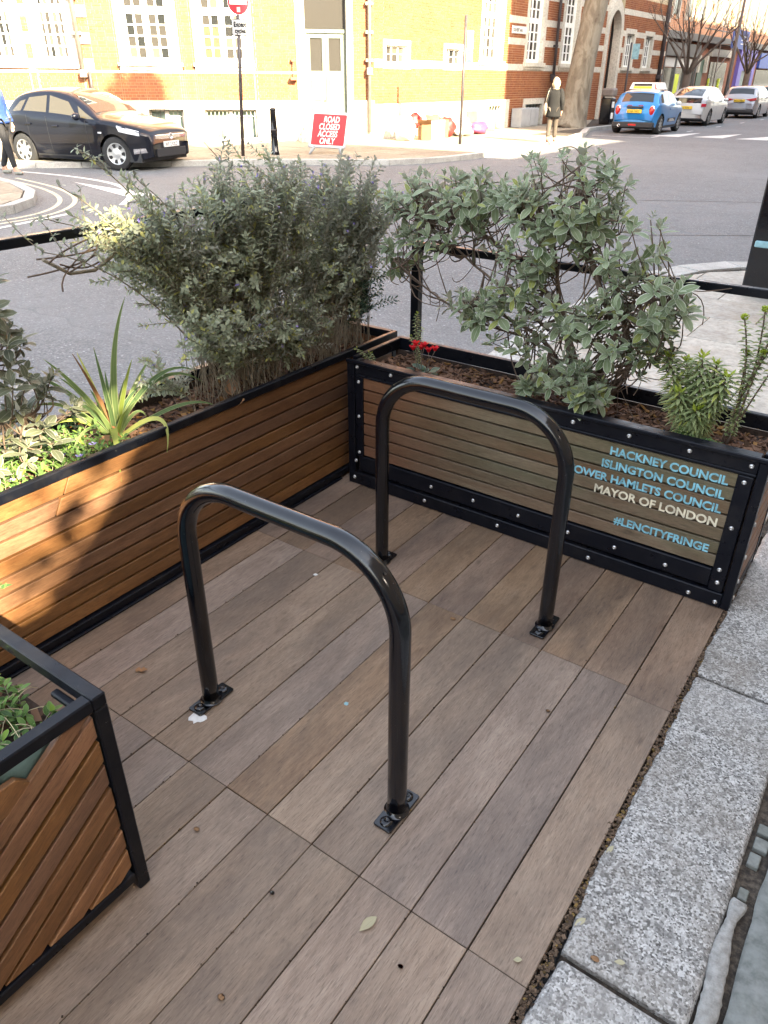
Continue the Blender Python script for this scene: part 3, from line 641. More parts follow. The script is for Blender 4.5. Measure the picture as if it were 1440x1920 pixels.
def bricks_for(F, regions, course=.075, bl=.225):
    """each region (u0,u1,z0,z1) -> list of brick boxes (u0,u1,z0,z1)"""
    out = []
    for (u0, u1, z0, z1) in regions:
        nz = max(1, round((z1 - z0) / course)); cz = (z1 - z0) / nz
        for k in range(nz):
            hdr = k % 2; L_ = bl if not hdr else bl / 2; x = u0 - (0 if not hdr else bl * .25)
            while x < u1 - .01:
                a, b_ = max(x, u0), min(x + L_, u1)
                if b_ - a > .03: out.append((a + .004, b_ - .005, z0 + k * cz + .0045, z0 + (k + 1) * cz - .0045))
                x += L_
    return out
MY = lambda u, y, z: Matrix.Translation((u, y, z))
def sub(F, name, mat, par, boxes, bev=0, **kw):
    b = MB()
    for q in boxes: b.box(*q, F)
    return b.build(name, mat, par, bevel=bev, **kw)
PANES = {}
def window(F, u0, u1, z0, z1, cols, zrows, transom=None, surround=.17, sill=True, mat='winglass', mun=.022, par=None, recess=.13, label=None):
    """u0..u1 x z0..z1 is the glazed joinery; cols: list of (a,b) pane spans; zrows: list of (a,b)"""
    par = par or bld
    b = MB(); fr = -recess
    for (a, b_, c, d) in rects(u0, u1, z0, z1, [(p, q, r, s_) for (p, q) in cols for (r, s_) in zrows]): b.box(a, b_, fr - .03, fr + .015, c, d, F)
    w = b.build('window', MT['white'], par)
    sub(F, 'window_frame', MT['white'], w, [(u0 - .03, u0 - .002, fr - .03, fr + .05, z0 - .03, z1 + .03), (u1 + .002, u1 + .03, fr - .03, fr + .05, z0 - .03, z1 + .03), (u0, u1, fr - .03, fr + .05, z0 - .03, z0 - .002), (u0, u1, fr - .03, fr + .05, z1 + .002, z1 + .03)])
    for (p, q) in cols:
        for (r, s_) in zrows:
            gm = mat if mat != 'winglass' else random.choice(('winglass', 'winglass', 'winglass2', 'winglass3'))
            if F is FF and 4.3 < (p + q) / 2 < 4.9 and r < 2.6 and r > 2.0: gm = 'warmroom'
            key = (round(q - p, 3), round(s_ - r, 3), gm)
            if key not in PANES: m = MB(); m.box(-.5 * key[0] - .004, .5 * key[0] + .004, -.004, .0, -.5 * key[1] - .004, .5 * key[1] + .004); PANES[key] = m.mesh('pane', MT[gm])
            o = obj('pane', PANES[key], w); o.matrix_basis = F @ Matrix.Translation(((p + q) / 2, fr + random.uniform(-.012, -.006), (r + s_) / 2)) @ Matrix.Rotation(random.gauss(0, .006), 4, 'X') @ Matrix.Rotation(random.gauss(0, .006), 4, 'Z'); o.parent = w
    return w
def surround(F, u0, u1, z0, z1, w=.16, top=True, bot=True, proud=.02, name='stone_surround'):
    q = [(u0 - w, u0, -.29, proud, z0 - (w if bot else 0), z1 + (w if top else 0)), (u1, u1 + w, -.29, proud, z0 - (w if bot else 0), z1 + (w if top else 0))]
    if top: q.append((u0 + .001, u1 - .001, -.29, proud - .003, z1, z1 + w))
    if bot: q.append((u0 + .001, u1 - .001, -.29, proud - .003, z0 - w, z0))
    return sub(F, name, MT['limestone'], bld, q)

ZT = 5.2
# ---------------- front elevation
rows = [(2.07 + .2575 * i, 2.07 + .2575 * i + .222) for i in range(4)] + [(3.24, 3.46), (3.50, 3.72), (3.76, 3.98)]
def colset(c, pw=.185, gap=.05, mid=.17): return [(c - mid / 2 - 2 * pw - gap, c - mid / 2 - pw - gap), (c - mid / 2 - pw, c - mid / 2), (c + mid / 2, c + mid / 2 + pw), (c + mid / 2 + pw + gap, c + mid / 2 + 2 * pw + gap)]
holes = []
for c in (4.235, 6.235):
    window(FF, c - .60, c + .60, 1.98, 4.05, colset(c), rows); surround(FF, c - .635, c + .635, 1.945, 4.08, .165, bot=False)
    holes.append((c - .80, c + .80, 1.945, 4.245))
    sub(FF, 'sill', MT['limestone'], bld, [(c - .86, c + .86, -.28, .09, 1.865, 1.944), (c - .82, c + .82, -.28, .05, 1.76, 1.864)]); holes.append((c - .86, c + .86, 1.76, 1.946))
for c in (8.62, 9.98, 11.35):
    cs = [(c - .27, c - .20), (c - .14, c - .045), (c + .045, c + .14), (c + .20, c + .27)]
    window(FF, c - .34, c + .34, 1.98, 4.05, cs, rows); surround(FF, c - .375, c + .375, 1.945, 4.08, .20, bot=False)
    holes.append((c - .575, c + .575, 1.945, 4.28)); sub(FF, 'sill', MT['limestone'], bld, [(c - .60, c + .60, -.28, .08, 1.80, 1.944)]); holes.append((c - .60, c + .60, 1.80, 1.946))
# door
holes.append((.62, 2.24, 0, 4.2))
sub(FF, 'stone_surround', MT['limestone'], bld, [(.62, .80, -.29, .03, 0, 4.1), (1.98, 2.24, -.29, .03, 0, 4.1), (.801, 1.979, -.29, .03, 3.9, 4.1), (.801, 1.979, -.289, -.10, 0, .385)])
for (a, c) in ((0, .13), (.131, .26), (.261, .385)): sub(FF, 'door_step', MT['limestone'], bld, [(.70 - (.3 - a), 2.1 + (.3 - a) * .6, .031 - (.0 if a < .2 else 0), .75 - a * 1.9, a, c)])
door = sub(FF, 'double_door', MT['sage'], bld, [(.802, .86, -.19, -.11, .39, 2.70), (1.92, 1.978, -.19, -.11, .39, 2.70), (.802, 1.978, -.19, -.09, 2.701, 2.79)])
for (a, b_) in ((.865, 1.385), (1.395, 1.915)):
    lf = sub(FF, 'door_leaf', MT['sage'], bld, [(p[0], p[1], -.18, -.13, p[2], p[3]) for p in rects(a, b_, .39, 2.695, [(a + .09, b_ - .09, 1.78, 2.58)])], .002)
    sub(FF, 'glazing', MT['winglass'], lf, [(a + .085, b_ - .085, -.165, -.160, 1.775, 2.585)])
    for (c, d) in ((1.12, 1.56), (.52, .98)):
        sub(FF, 'panel', MT['sage'], lf, [(a + .09, b_ - .09, -.131, -.115, c, d), (a + .12, b_ - .12, -.116, -.108, c + .03, d - .03)], .006)
sub(FF, 'handle', MT['iron'], lf, [(1.42, 1.45, -.129, -.09, 1.02, 1.06)]); sub(FF, 'letterbox', MT['iron'], lf, [(1.56, 1.75, -.129, -.122, 1.035, 1.06)])
sub(FF, 'door_number', MT['iron'], door, [(1.37, 1.44, -.089, -.084, 2.725, 2.765)])
sub(FF, 'fanlight', MT['curtainbrown'] if 'curtainbrown' in MT else MT['winglass'], bld, [(.802, 1.978, -.17, -.16, 2.80, 3.89)])
# basement windows with bars
for (a, b_, c, d) in ((5.50, 6.45, .10, .82), (3.46, 4.92, .09, .82)):
    holes.append((a, b_, c, d)); sub(FF, 'basement_window', MT['curtain'], bld, [(a, b_, -.24, -.22, c, d)])
    fr_ = sub(FF, 'window_frame', MT['white'], bld, [(a, a + .05, -.219, -.17, c, d), (b_ - .05, b_, -.219, -.17, c, d), ((a + b_) / 2 - .06, (a + b_) / 2 + .06, -.219, -.17, c, d), (a + .051, b_ - .051, -.218, -.17, d - .05, d), (a + .051, (a + b_) / 2 - .061, -.218, -.18, d - .2, d - .18)])
    n = int((b_ - a) / .11)
    for i in range(n): x = a + (i + .5) * (b_ - a) / n; q = MB(); q.tube([FF @ Vector((x, -.08, c)), FF @ Vector((x, -.08, d))], .008, 6); q.build('bar', MT['iron'] if a > 5 else MT['bars'], fr_)
for (a, b_, c, d) in rects(0, 14, 0, 1.04, [h for h in holes if h[3] < 1.05 or h[2] == 0]): sub(FF, 'plinth', MT['limestone'], bld, [(a, b_, -.29, .045, c, d)])
holes.append((-1, 14.1, 0, 1.041))
sub(FF, 'string_course', MT['limestone'], bld, [(a, b_, -.29, .022, c, d) for (a, b_, c, d) in rects(2.24, 14, 1.70, 1.757, [])]); holes.append((2.24, 14, 1.70, 1.757))
# quoin blocks and stone bands between the left windows
for z in (1.76, 2.36, 2.96, 3.56, 4.16): sub(FF, 'quoin', MT['limestone'], bld, [(7.72, 8.03, -.29, .05, z, z + .26)]); holes.append((7.72, 8.03, z, z + .26))
for (u0_, u1_) in ((9.20, 9.40), (10.56, 10.77)):
    for z in (1.76, 2.36, 2.96, 3.56, 4.16): sub(FF, 'stone_band', MT['limestone'], bld, [(u0_, u1_, -.29, .015, z, z + .26)]); holes.append((u0_, u1_, z, z + .26))
H2 = holes
wall_back(FF, 0.0, 14, 0, ZT, [h for h in H2 if not (h[0] == -1)]).build('wall', MT['mortarw'], bld)
frontb = bricks_for(FF, [(max(.0, a), b_, c, d) for (a, b_, c, d) in rects(0, 13, 0, 4.3, H2)])
pilaster = None

# ---------------- wing along the street
holes = []
def wcol(c, pw, gap, n): w = n * pw + (n - 1) * gap; return [(c - w / 2 + i * (pw + gap), c - w / 2 + i * (pw + gap) + pw) for i in range(n)]
for (s0, s1) in ((.55, 1.75), (3.9, 4.95)):
    window(FW, -s1 + .06, -s0 - .06, 2.02, 2.42, wcol(-(s0 + s1) / 2, .3, .04, 3), [(2.04, 2.22), (2.24, 2.40)], recess=.1); surround(FW, -s1 + .03, -s0 - .03, 1.99, 2.45, .14); holes.append((-s1 - .11, -s0 + .11, 1.85, 2.59))
wr = [(2.27, 2.53), (2.57, 2.83), (2.87, 3.13), (3.17, 3.43), (3.60, 3.86), (3.90, 4.16), (4.2, 4.46)]
for (s0, s1) in ((6.25, 7.75), (9.75, 11.1), (12.95, 14.25)):
    c = -(s0 + s1) / 2; window(FW, c - .62, c + .62, 2.19, 4.55, wcol(c, .24, .07, 2)[0:0] + wcol(c, .25, .09, 3), wr, recess=.16); surround(FW, c - .655, c + .655, 2.16, 4.58, .2, bot=False)
    sub(FW, 'sill', MT['limestone'], bld, [(c - .9, c + .9, -.28, .10, 2.02, 2.158), (c - .85, c + .85, -.28, .05, 1.93, 2.019)]); holes.append((c - .855, c + .855, 1.93, 4.79)); holes.append((c - .9, c + .9, 2.02, 2.16))
for (s0, s1) in ((20.0, 21.3), (22.7, 24.0)):
    c = -(s0 + s1) / 2; window(FW, c - .5, c + .5, 2.16, 3.45, wcol(c, .19, .06, 4), [(2.2, 2.6), (2.64, 3.04), (3.08, 3.42)], recess=.16); surround(FW, c - .535, c + .535, 2.13, 3.48, .2, bot=False)
    sub(FW, 'sill', MT['limestone'], bld, [(c - .8, c + .8, -.28, .10, 1.98, 2.128)]); holes.append((c - .735, c + .735, 2.13, 3.68)); holes.append((c - .8, c + .8, 1.98, 2.131))
# arched entrance
holes.append((-19.4, -17.4, 0, 5.1))
ab = MB(); arc = [(-18.4 + .72 * math.cos(a), 3.35 + .95 * math.sin(a)) for a in [math.pi * i / 14 for i in range(15)]]
outr = [(-18.4 + 1.0 * math.cos(a), 3.35 + 1.35 * math.sin(a)) for a in [math.pi * i / 14 for i in range(15)]]
Mw = FW @ Matrix(((1, 0, 0, 0), (0, 0, 1, 0), (0, 1, 0, 0), (0, 0, 0, 1)))    # local (x,y)->(u,z), z->out
for i in range(14): ab.prism([arc[i], outr[i], outr[i + 1], arc[i + 1]][::1], -.28, .09, Mw)
ab.box(-19.40, -19.12, -.28, .09, 0, 3.35, FW); ab.box(-17.68, -17.40, -.28, .09, 0, 3.35, FW)
ab.build('stone_arch', MT['limestone'], bld)
sub(FW, 'archway_recess', MT['dark'], bld, [(-19.11, -17.69, -.9, -.8, 0, 4.6), (-19.3, -19.112, -.9, -.29, 0, 4.6), (-17.688, -17.5, -.9, -.29, 0, 4.6)])
sub(FW, 'arch_door', MT['greypipe'], bld, [(-19.05, -18.42, -.60, -.55, 0.02, 3.2), (-18.40, -17.75, -.60, -.55, .02, 3.2)])
for (s0, s1) in ((6.9, 8.1), (10.0, 11.5)):
    a, b_ = -s1, -s0; holes.append((a - .18, b_ + .18, 0, .95)); sub(FW, 'stone_surround', MT['limestone'], bld, [(a - .18, a, -.29, .04, 0, .75), (b_, b_ + .18, -.29, .04, 0, .75), (a - .18, b_ + .18, -.29, .04, .751, .95)])
    sub(FW, 'basement_window', MT['curtain'], bld, [(a, b_, -.26, -.24, .0, .75)]); wf = sub(FW, 'window_frame', MT['white'], bld, [(a, b_, -.239, -.19, .36, .41), ((a + b_) / 2 - .03, (a + b_) / 2 + .03, -.238, -.19, 0, .359)])
    for i in range(11): x = a + (i + .5) * (b_ - a) / 11; q = MB(); q.tube([FW @ Vector((x, -.05, 0)), FW @ Vector((x, -.05, .5)), FW @ Vector((x, .02 if i % 2 else -.05, .74))], .011, 6); q.build('bar', MT['bars'] if s0 < 9 else MT['iron'], wf)
for (a, b_, c, d) in rects(-8.6, 0, 0, .94, holes): sub(FW, 'plinth', MT['limestone'], bld, [(a, b_, -.29, .045, c, d)])
holes.append((-8.6, .01, 0, .94))
bands = [(1.88, 2.09), (2.70, 2.91), (3.36, 3.58), (4.2, 4.42)]
bb = []
for (a, b_) in bands: bb += rects(-26.2, -8.2 if a > 1.9 else 0, a, b_, holes)
for (a, b_, c, d) in bb: sub(FW, 'stone_band', MT['limestone'], bld, [(a, b_, -.29, .012, c, d)])
for (a, b_) in bands: holes.append((-26.3, -8.2 if a > 1.9 else .01, a, b_))
wall_back(FW, -26.2, 0, 0, ZT, [h for h in holes if not (h[1] == .01 or h[0] in (-26.3,))] ).build('wall', MT['mortarw'], bld)
wingb = bricks_for(FW, [r for r in rects(-26.2, 0, 0, 4.9, holes)])
# bricks: the largest-showing 300 on the front are objects, the rest one joined part
frontb.sort(key=lambda q: abs((q[0] + q[1]) / 2 - 4.9) + abs((q[2] + q[3]) / 2 - 2.0) * 1.2)
BM = {}
for (a, b_, c, d) in frontb[:300]:
    key = (round(b_ - a, 3), round(d - c, 3))
    if key not in BM: m = MB(); m.box(-key[0] / 2, key[0] / 2, -.02, .004, -key[1] / 2, key[1] / 2, skip='f'); BM[key] = m.mesh('brick', MT['brick'])
    o = obj('brick', BM[key], bld); o.matrix_parent_inverse = PINV[bld.name]; o.matrix_basis = FF @ Matrix.Translation(((a + b_) / 2, random.uniform(-.002, .002), (c + d) / 2))
m = MB()
for (a, b_, c, d) in frontb[300:]: m.box(a, b_, -.02, .004 + random.uniform(-.002, .002), c, d, FF, skip='f')
for (a, b_, c, d) in wingb: m.box(a, b_, -.02, .004 + random.uniform(-.002, .002), c, d, FW, skip='f')
stuff(m.build('brickwork', MT['brick'], bld))
# upper storeys and body (plain, above the picture) 
def bricktex(name, c1, c2, mc, sc=1.0):
    m, nt, N, L, b = nmat(name); setp(b, None, .9); v = coords(N, L, 'Object', False)
    sp = N.new("ShaderNodeSeparateXYZ"); L.new(v, sp.inputs[0]); cb = N.new("ShaderNodeCombineXYZ"); L.new(math_(N, L, 'ADD', sp.outputs[0], sp.outputs[1]), cb.inputs[0]); L.new(sp.outputs[2], cb.inputs[1])
    t = N.new("ShaderNodeTexBrick"); t.inputs['Scale'].default_value = sc; t.inputs['Brick Width'].default_value = .225; t.inputs['Row Height'].default_value = .075; t.inputs['Mortar Size'].default_value = .008
    t.inputs['Color1'].default_value = (*c1, 1); t.inputs['Color2'].default_value = (*c2, 1); t.inputs['Mortar'].default_value = (*mc, 1); L.new(cb.outputs[0], t.inputs['Vector'])
    L.new(mixc(N, L, ramp(N, L, noiset(N, L, v, .6, 5), [(.4, 0.0), (.7, .4)]), t.outputs[0], tuple(x * .6 for x in c1)), b.inputs['Base Color']); bump(N, L, b, t.outputs['Fac'], -.4, .01); return m
MT['bricktex'] = bricktex('brick_courses', (.36, .14, .075), (.44, .19, .10), (.40, .34, .27))
sub(FF, 'upper_wall', MT['bricktex'], bld, [(0.35, 14, -3, 0, ZT, 11)]); sub(FW, 'upper_wall', MT['bricktex'], bld, [(-26.2, -.35, -3, 0, ZT, 11)])
for c in (4.235, 6.235, 8.9, 11.2, 1.4): sub(FF, 'upper_window', MT['winglass'], bld, [(c - .6, c + .6, .001, .02, 6.2, 8.2)]); sub(FF, 'window_frame', MT['white'], bld, [(c - .75, c - .6, .001, .04, 6.05, 8.35), (c + .6, c + .75, .001, .04, 6.05, 8.35), (c - .6, c + .6, .001, .04, 8.2, 8.35), (c - .6, c + .6, .001, .04, 6.05, 6.2), (c - .03, c + .03, .021, .04, 6.2, 8.2)])
for s_ in range(2, 26, 3): sub(FW, 'upper_window', MT['winglass'], bld, [(-s_ - .6, -s_ + .6, .001, .02, 6.2, 8.2)])
# body of the building behind the two elevations
m = MB(); pl = [(CX - .25, CY + .1), (CX - .3, CY + 26.2), (CX - 9, CY + 26.2), (CX - 9 - 9.45, CY - 10.1), (CX - 9.45 + .2, CY - 10.33 + .25)]
m.prism([(CX - .4, CY + .2), (CX - .4, CY + 26.1), (CX - 14, CY + 26.1), (CX - 16, CY - 8.5), (CX - 9.7, CY - 10.0)], 0, 10.9); m.build('rear_block', MT['bricktex'], bld)
# left neighbour continuing the front elevation out of the picture
# drainpipes
def pipe(F, u, z0, z1, r, mat, par=bld, brackets=(), label=None, out=.10, hopper=None):
    b = MB(); b.tube([F @ Vector((u, out, z0)), F @ Vector((u, out, z1))], r, 10); o = b.build('drainpipe', MT[mat], par)
    for z in brackets: sub(F, 'pipe_bracket', MT[mat], o, [(u - r * 2.0, u + r * 2.0, .0, out + r * .6, z - .04, z + .04)], .005)
    if hopper: sub(F, 'pipe_joint', MT[mat], o, [(u - r * 1.5, u + r * 1.5, out - r * 1.5, out + r * 1.6, hopper - .16, hopper + .02)], .01)
    return o
pipe(FF, .16, .2, 9, .055, 'greypipe', brackets=(2.05, 2.73, 3.4), hopper=1.85)
pipe(FF, 8.02, 1.75, 9, .06, 'greypipe', brackets=(2.6, 3.4), hopper=1.75, out=.13); pipe(FF, 7.86, 1.1, 1.72, .045, 'iron', brackets=(1.3,), out=.12)
pipe(FW, -12.18, 0, 9, .055, 'iron', brackets=(1.75, 2.75), hopper=1.7); pipe(FW, -25.4, 0, 9, .10, 'iron', hopper=1.8)
wl = sub(FF, 'wall_lamp', MT['brickfar'], bld, [(2.30, 2.40, .03, .12, 2.0, 2.06), (2.25, 2.45, .05, .2, 1.55, 1.62), (2.34, 2.36, .08, .1, 1.62, 2.0)])
# street name plate
pl_ = sub(FW, 'street_name_plate', MT['white'], bld, [(-9.56, -8.42, .006, .03, 3.04, 3.28)], .004)
sub(FW, 'plate_rim', MT['gloss'], pl_, [(-9.55, -8.43, .0305, .033, 3.05, 3.058), (-9.55, -8.43, .0305, .033, 3.262, 3.27)])
MFW = FW @ Matrix(((-1, 0, 0, 0), (0, 0, 1, 0), (0, 1, 0, 0), (0, 0, 0, 1)))     # text on the wing, reading towards +street
text('CALVERT AVE.', .155, MFW @ Matrix.Translation((8.47, 3.10, .038)), MT['gloss'], pl_, xs=.78, offset=.002); text('E2', .07, MFW @ Matrix.Translation((9.42, 3.10, .038)), MT['gloss'], pl_)
MFF = FF @ Matrix(((-1, 0, 0, 0), (0, 0, 1, 0), (0, 1, 0, 0), (0, 0, 0, 1)))

# ================================================================== FAR PAVEMENT
fp = [(-14.2, 9.75), (-13.3, 10.75), (-12.2, 11.75), (-11.3, 12.45), (-10.55, 13.0), (-10.1, 13.8), (-9.85, 15.0), (-9.75, 16.5), (-9.85, 18.6), (-10.15, 21.0), (-10.5, 23.4), (-11.0, 25.6), (-11.6, 27.3), (-12.0, 28.5), (-12.05, 75)]
kl = [(-25.5, -1.8)] + fp
b = MB(); b.prism([(-25.4, -1.6)] + [(x - .12, y + (.05 if y < 60 else 0)) for x, y in fp] + [(-15.2, 75), (-15.2, 44.2), (-14.9, 44), (-14.61, 17.98), (-23.9, 7.6), (-30, 1)], -.119, -.02, skip_bottom=True)
fpav = struct(b.build('far_pavement', MT['dirt']))
kerb_run(fpav, kl, 0, .22, MT['granite_wall'], .95, side=1)
MT['flagwarm'] = stone('warm_paving', [(.19, .16, .12), (.26, .22, .165), (.32, .28, .21)], 12, .8, (.19, .155, .115), .2)
inner = [(-9.98, 15.0), (-9.98, 16.5), (-10.08, 18.6), (-10.38, 21.0), (-10.73, 23.4), (-11.23, 25.6), (-11.83, 27.3), (-12.24, 28.5), (-12.28, 44), (-14.6, 44), (-14.6, 18.0), (-13.4, 16.0)]
convex1 = [(-13.7, 10.75), (-11.1, 12.85), (-10.45, 13.5), (-10.1, 15.0), (-10.0, 17.0), (-10.3, 20.0), (-14.55, 20.0), (-14.55, 17.98), (-17.9, 14.2)][::1]
slabs(fpav, [(-13.7, 10.75), (-11.4, 12.62), (-10.68, 13.25), (-10.32, 14.0), (-10.08, 15.2), (-9.98, 16.6), (-14.58, 17.98), (-18.0, 14.25)], -.003, 1.1, .9, MT['flagwarm'], gap=.006, bev=0)
slabs(fpav, [(-14.56, 18.0), (-9.98, 16.62), (-10.08, 18.6), (-10.38, 21.0), (-10.75, 23.4), (-14.56, 23.4)], -.003, 1.1, .9, MT['flagwarm'], gap=.006, bev=0)
slabs(fpav, [(-14.56, 23.42), (-10.76, 23.42), (-11.23, 25.6), (-11.83, 27.3), (-12.24, 28.6), (-12.28, 44), (-14.56, 44)], -.003, 1.2, 1.0, MT['flagwarm'], gap=.006, bev=0)
slabs(fpav, [(-23.9, 7.55), (-24.5, -.3), (-13.72, 10.72), (-18.02, 14.22)], -.003, 1.2, 1.0, MT['flagwarm'], gap=.006, bev=0)

# refuge / corner pavement at the left edge
isl = [(-22, 3.2), (-22, -6), (-11.6, -6), (-10.9, 1.5), (-10.72, 3.2), (-10.85, 3.95), (-11.3, 4.55), (-12.1, 5.1), (-13.3, 5.55), (-15.0, 5.9), (-17, 6.1), (-22, 6.2)]
b = MB(); b.prism([(-22, -6), (-11.74, -6), (-11.04, 1.5), (-10.86, 3.2), (-10.99, 3.85), (-11.4, 4.43), (-12.15, 4.96), (-13.33, 5.41), (-15, 5.76), (-17, 5.95), (-22, 6.05)], -.119, -.02, skip_bottom=True); ip = struct(b.build('side_pavement', MT['dirt']))
kerb_run(ip, isl[2:], 0, .16, MT['granite_wall'], .8, side=1)
slabs(ip, [(-21, -5), (-11.76, -5), (-11.07, 1.5), (-10.9, 3.2), (-11.03, 3.85), (-11.42, 4.4), (-12.17, 4.92), (-13.35, 5.38), (-15, 5.72), (-17, 5.92), (-21, 6.0)], -.003, .9, .7, MT['flagwarm'], gap=.006, bev=0)

# ================================================================== ROAD MARKINGS
def ribbon(pts, w, z=-.116, mat='roadpaint', name='road_marking'):
    m = MB(); P = [Vector(p) for p in pts]; rows = []
    for i, p in enumerate(P):
        d = (P[min(i + 1, len(P) - 1)] - P[max(i - 1, 0)]).normalized(); n = Vector((-d.y, d.x)); rows.append([(p.x + n.x * w / 2, p.y + n.y * w / 2, z), (p.x - n.x * w / 2, p.y - n.y * w / 2, z)])
    m.grid(rows, smooth=False); return struct(m.build(name, MT[mat]))
def smooth(pts, n=6):
    out = []
    for i in range(len(pts) - 1):
        p0 = Vector(pts[max(i - 1, 0)]); p1 = Vector(pts[i]); p2 = Vector(pts[i + 1]); p3 = Vector(pts[min(i + 2, len(pts) - 1)])
        for k in range(n): t = k / n; out.append(tuple(.5 * ((2 * p1) + (-p0 + p2) * t + (2 * p0 - 5 * p1 + 4 * p2 - p3) * t * t + (-p0 + 3 * p1 - 3 * p2 + p3) * t ** 3)))
    return out + [tuple(pts[-1])]
for d, w in ((.32, .075), (.55, .075)):
    base = [(-10.72 , -4), (-10.72, 1.5), (-10.72, 3.2), (-10.85, 3.95), (-11.3, 4.55), (-12.1, 5.1), (-13.3, 5.55), (-15.0, 5.9)]
    P = []
    for i, p in enumerate(base):
        a = Vector(base[max(i - 1, 0)]); c = Vector(base[min(i + 1, len(base) - 1)]); t = (c - a).normalized(); P.append(tuple(Vector(p) + Vector((t.y, -t.x)) * d))
    ribbon(smooth(P), w, mat='yellowpaint')
ribbon([(-9.75, -4), (-9.75, 1.5), (-9.85, 3.0), (-10.2, 4.4)], .10)
ribbon(smooth([(-15.9, 7.15), (-14.4, 7.25), (-13.0, 7.1), (-11.9, 6.7), (-11.0, 6.1), (-10.3, 5.4)]), .11)
m = MB(); m.face([(-13.45, 6.72, -.1155), (-11.05, 6.05, -.1155), (-10.75, 6.45, -.1155)][::1]); struct(m.build('road_marking', MT['roadpaint']))
for (x, y) in ((-8.75, 27.4), (-7.35, 27.7), (-5.9, 27.6), (-4.5, 27.4)):
    m = MB(); m.face([(x - .55, y - .1, -.116), (x + .45, y - .05, -.116), (x + .45, y + 2.8, -.116)]); struct(m.build('road_marking', MT['roadpaint']))
for i in range(6): ribbon([(-8.95, 26.4 + i * 4.2), (-8.95, 27.2 + i * 4.2)], .08)
ribbon([(-8.95, 26.2), (-11.0, 26.2)], .08)

for pts in ([(-6.9, 9.6), (-5.2, 10.2), (-2.6, 11.7), (2, 14)], [(-3.9, 7.1), (-3.1, 7.6), (-2.0, 8.4), (1, 10.4)]): ribbon(smooth(pts), .022, -.1175, 'dirt', 'road_seam')

# ================================================================== BUILDINGS ON THE NEAR SIDE (they shade the street)
MT['londonbrick'] = bricktex('stock_brick', (.22, .16, .10), (.30, .22, .14), (.32, .29, .24))
def near_block(name, label, poly_yz, x0, x1, wins=()):
    """poly_yz: ccw outline seen from +x, extruded from x0 to x1"""
    t = at(name, label, 'building', (x0, poly_yz[0][0], 0)); b = MB()
    M = Matrix(((0, 0, 1, 0), (1, 0, 0, 0), (0, 1, 0, 0), (0, 0, 0, 1))); b.prism(poly_yz, x0, x1, M); b.build('wall', MT['londonbrick'], t)
    for (y, z, w, h) in wins:
        f = MB(); f.box(x0 - .03, x0 - .001, y - w / 2, y + w / 2, z, z + h); f = f.build('window', MT['white'], t)
        for sx in (0, 1):
            for sz in (0, 1): p = MB(); p.box(x0 - .04, x0 - .031, y - w / 2 + .05 + sx * w / 2, y - .05 + sx * w / 2, z + .05 + sz * h / 2, z - .05 + (sz + 1) * h / 2); p.build('pane', MT['winglass'], f)
    return t
XN = 5.0
near_block('terrace_house', 'tall stock brick house behind the viewer at the left end of the near side', [(-30, 0), (-10, 0), (-10, 12), (-30, 12)], XN, 14, [(y, z, 1.1, 1.8) for y in (-12, -15, -18) for z in (1.2, 5, 8.4)])
ys = at('shadow_screen', 'tall brick screen wall with two openings closing the yard beside the bike parking', 'wall', (XN, -6, 0))  # unseen screen added; its openings cut the sun patch on the long planter
for (a, b_, c, d) in rects(-10, -2.36, 0, 12, [(-5.6, -3.40, 4.14, 4.80), (-3.50, -3.31, 5.24, 5.44)]): q = MB(); q.box(XN, XN + .11, a, b_, c, d); q.build('wall', MT['londonbrick'], ys)
q = MB(); q.prism([(-3.93, 4.141), (-3.401, 4.141), (-3.401, 4.58)], XN, XN + .11, Matrix(((0, 0, 1, 0), (1, 0, 0, 0), (0, 1, 0, 0), (0, 0, 0, 1)))); q.build('shadow_wedge', MT['londonbrick'], ys)  # wedge added to slant the edge of the sun patch
near_block('terrace_house', 'stock brick house next to the yard gateway behind the viewer', [(-2.35, 0), (8.3, 0), (8.3, 12.6), (-2.35, 12.6)], XN, 14, [(y, z, 1.1, 1.8) for y in (-.5, 2.5, 5.5) for z in (1.2, 5, 8.4)])
near_block('low_shop', 'low two storey brick shop opposite the corner building', [(8.35, 0), (19.0, 0), (19.0, 8.2), (8.35, 8.2)], XN, 14, [(y, z, 1.3, 1.7) for y in (10, 13, 16) for z in (1.2, 5)])
near_block('tall_warehouse', 'tall brick warehouse farther along the near side', [(19.05, 0), (39, 0), (39, 21), (19.05, 21)], XN, 14, [(y, z, 1.3, 1.8) for y in (22, 26, 30, 34) for z in (1.2, 5, 9, 13)])
near_block('far_terrace', 'brick terrace at the far end of the near side', [(39.05, 0), (90, 0), (90, 16.5), (39.05, 16.5)], XN, 14, [(y, z, 1.3, 1.8) for y in range(42, 88, 4) for z in (1.2, 5, 9)])
tch = at('shadow_chimney', 'brick chimney stack on the roof of the near side house', 'chimney', (9, 4, 12.6)); b = MB(); b.box(XN + .1, XN + 1.1, 3.35, 4.6, 12.59, 16.0); b.build('stack', MT['londonbrick'], tch)  # unseen chimney added to shade a patch of the front elevation
for i in range(3): b = MB(); b.lathe([(.13, 16.0), (.12, 16.5), (.09, 16.5), (.09, 16.0)], Matrix.Translation((XN + .6, 3.6 + i * .4, 0)), 12); b.build('chimney_pot', MT['brickfar'], tch)

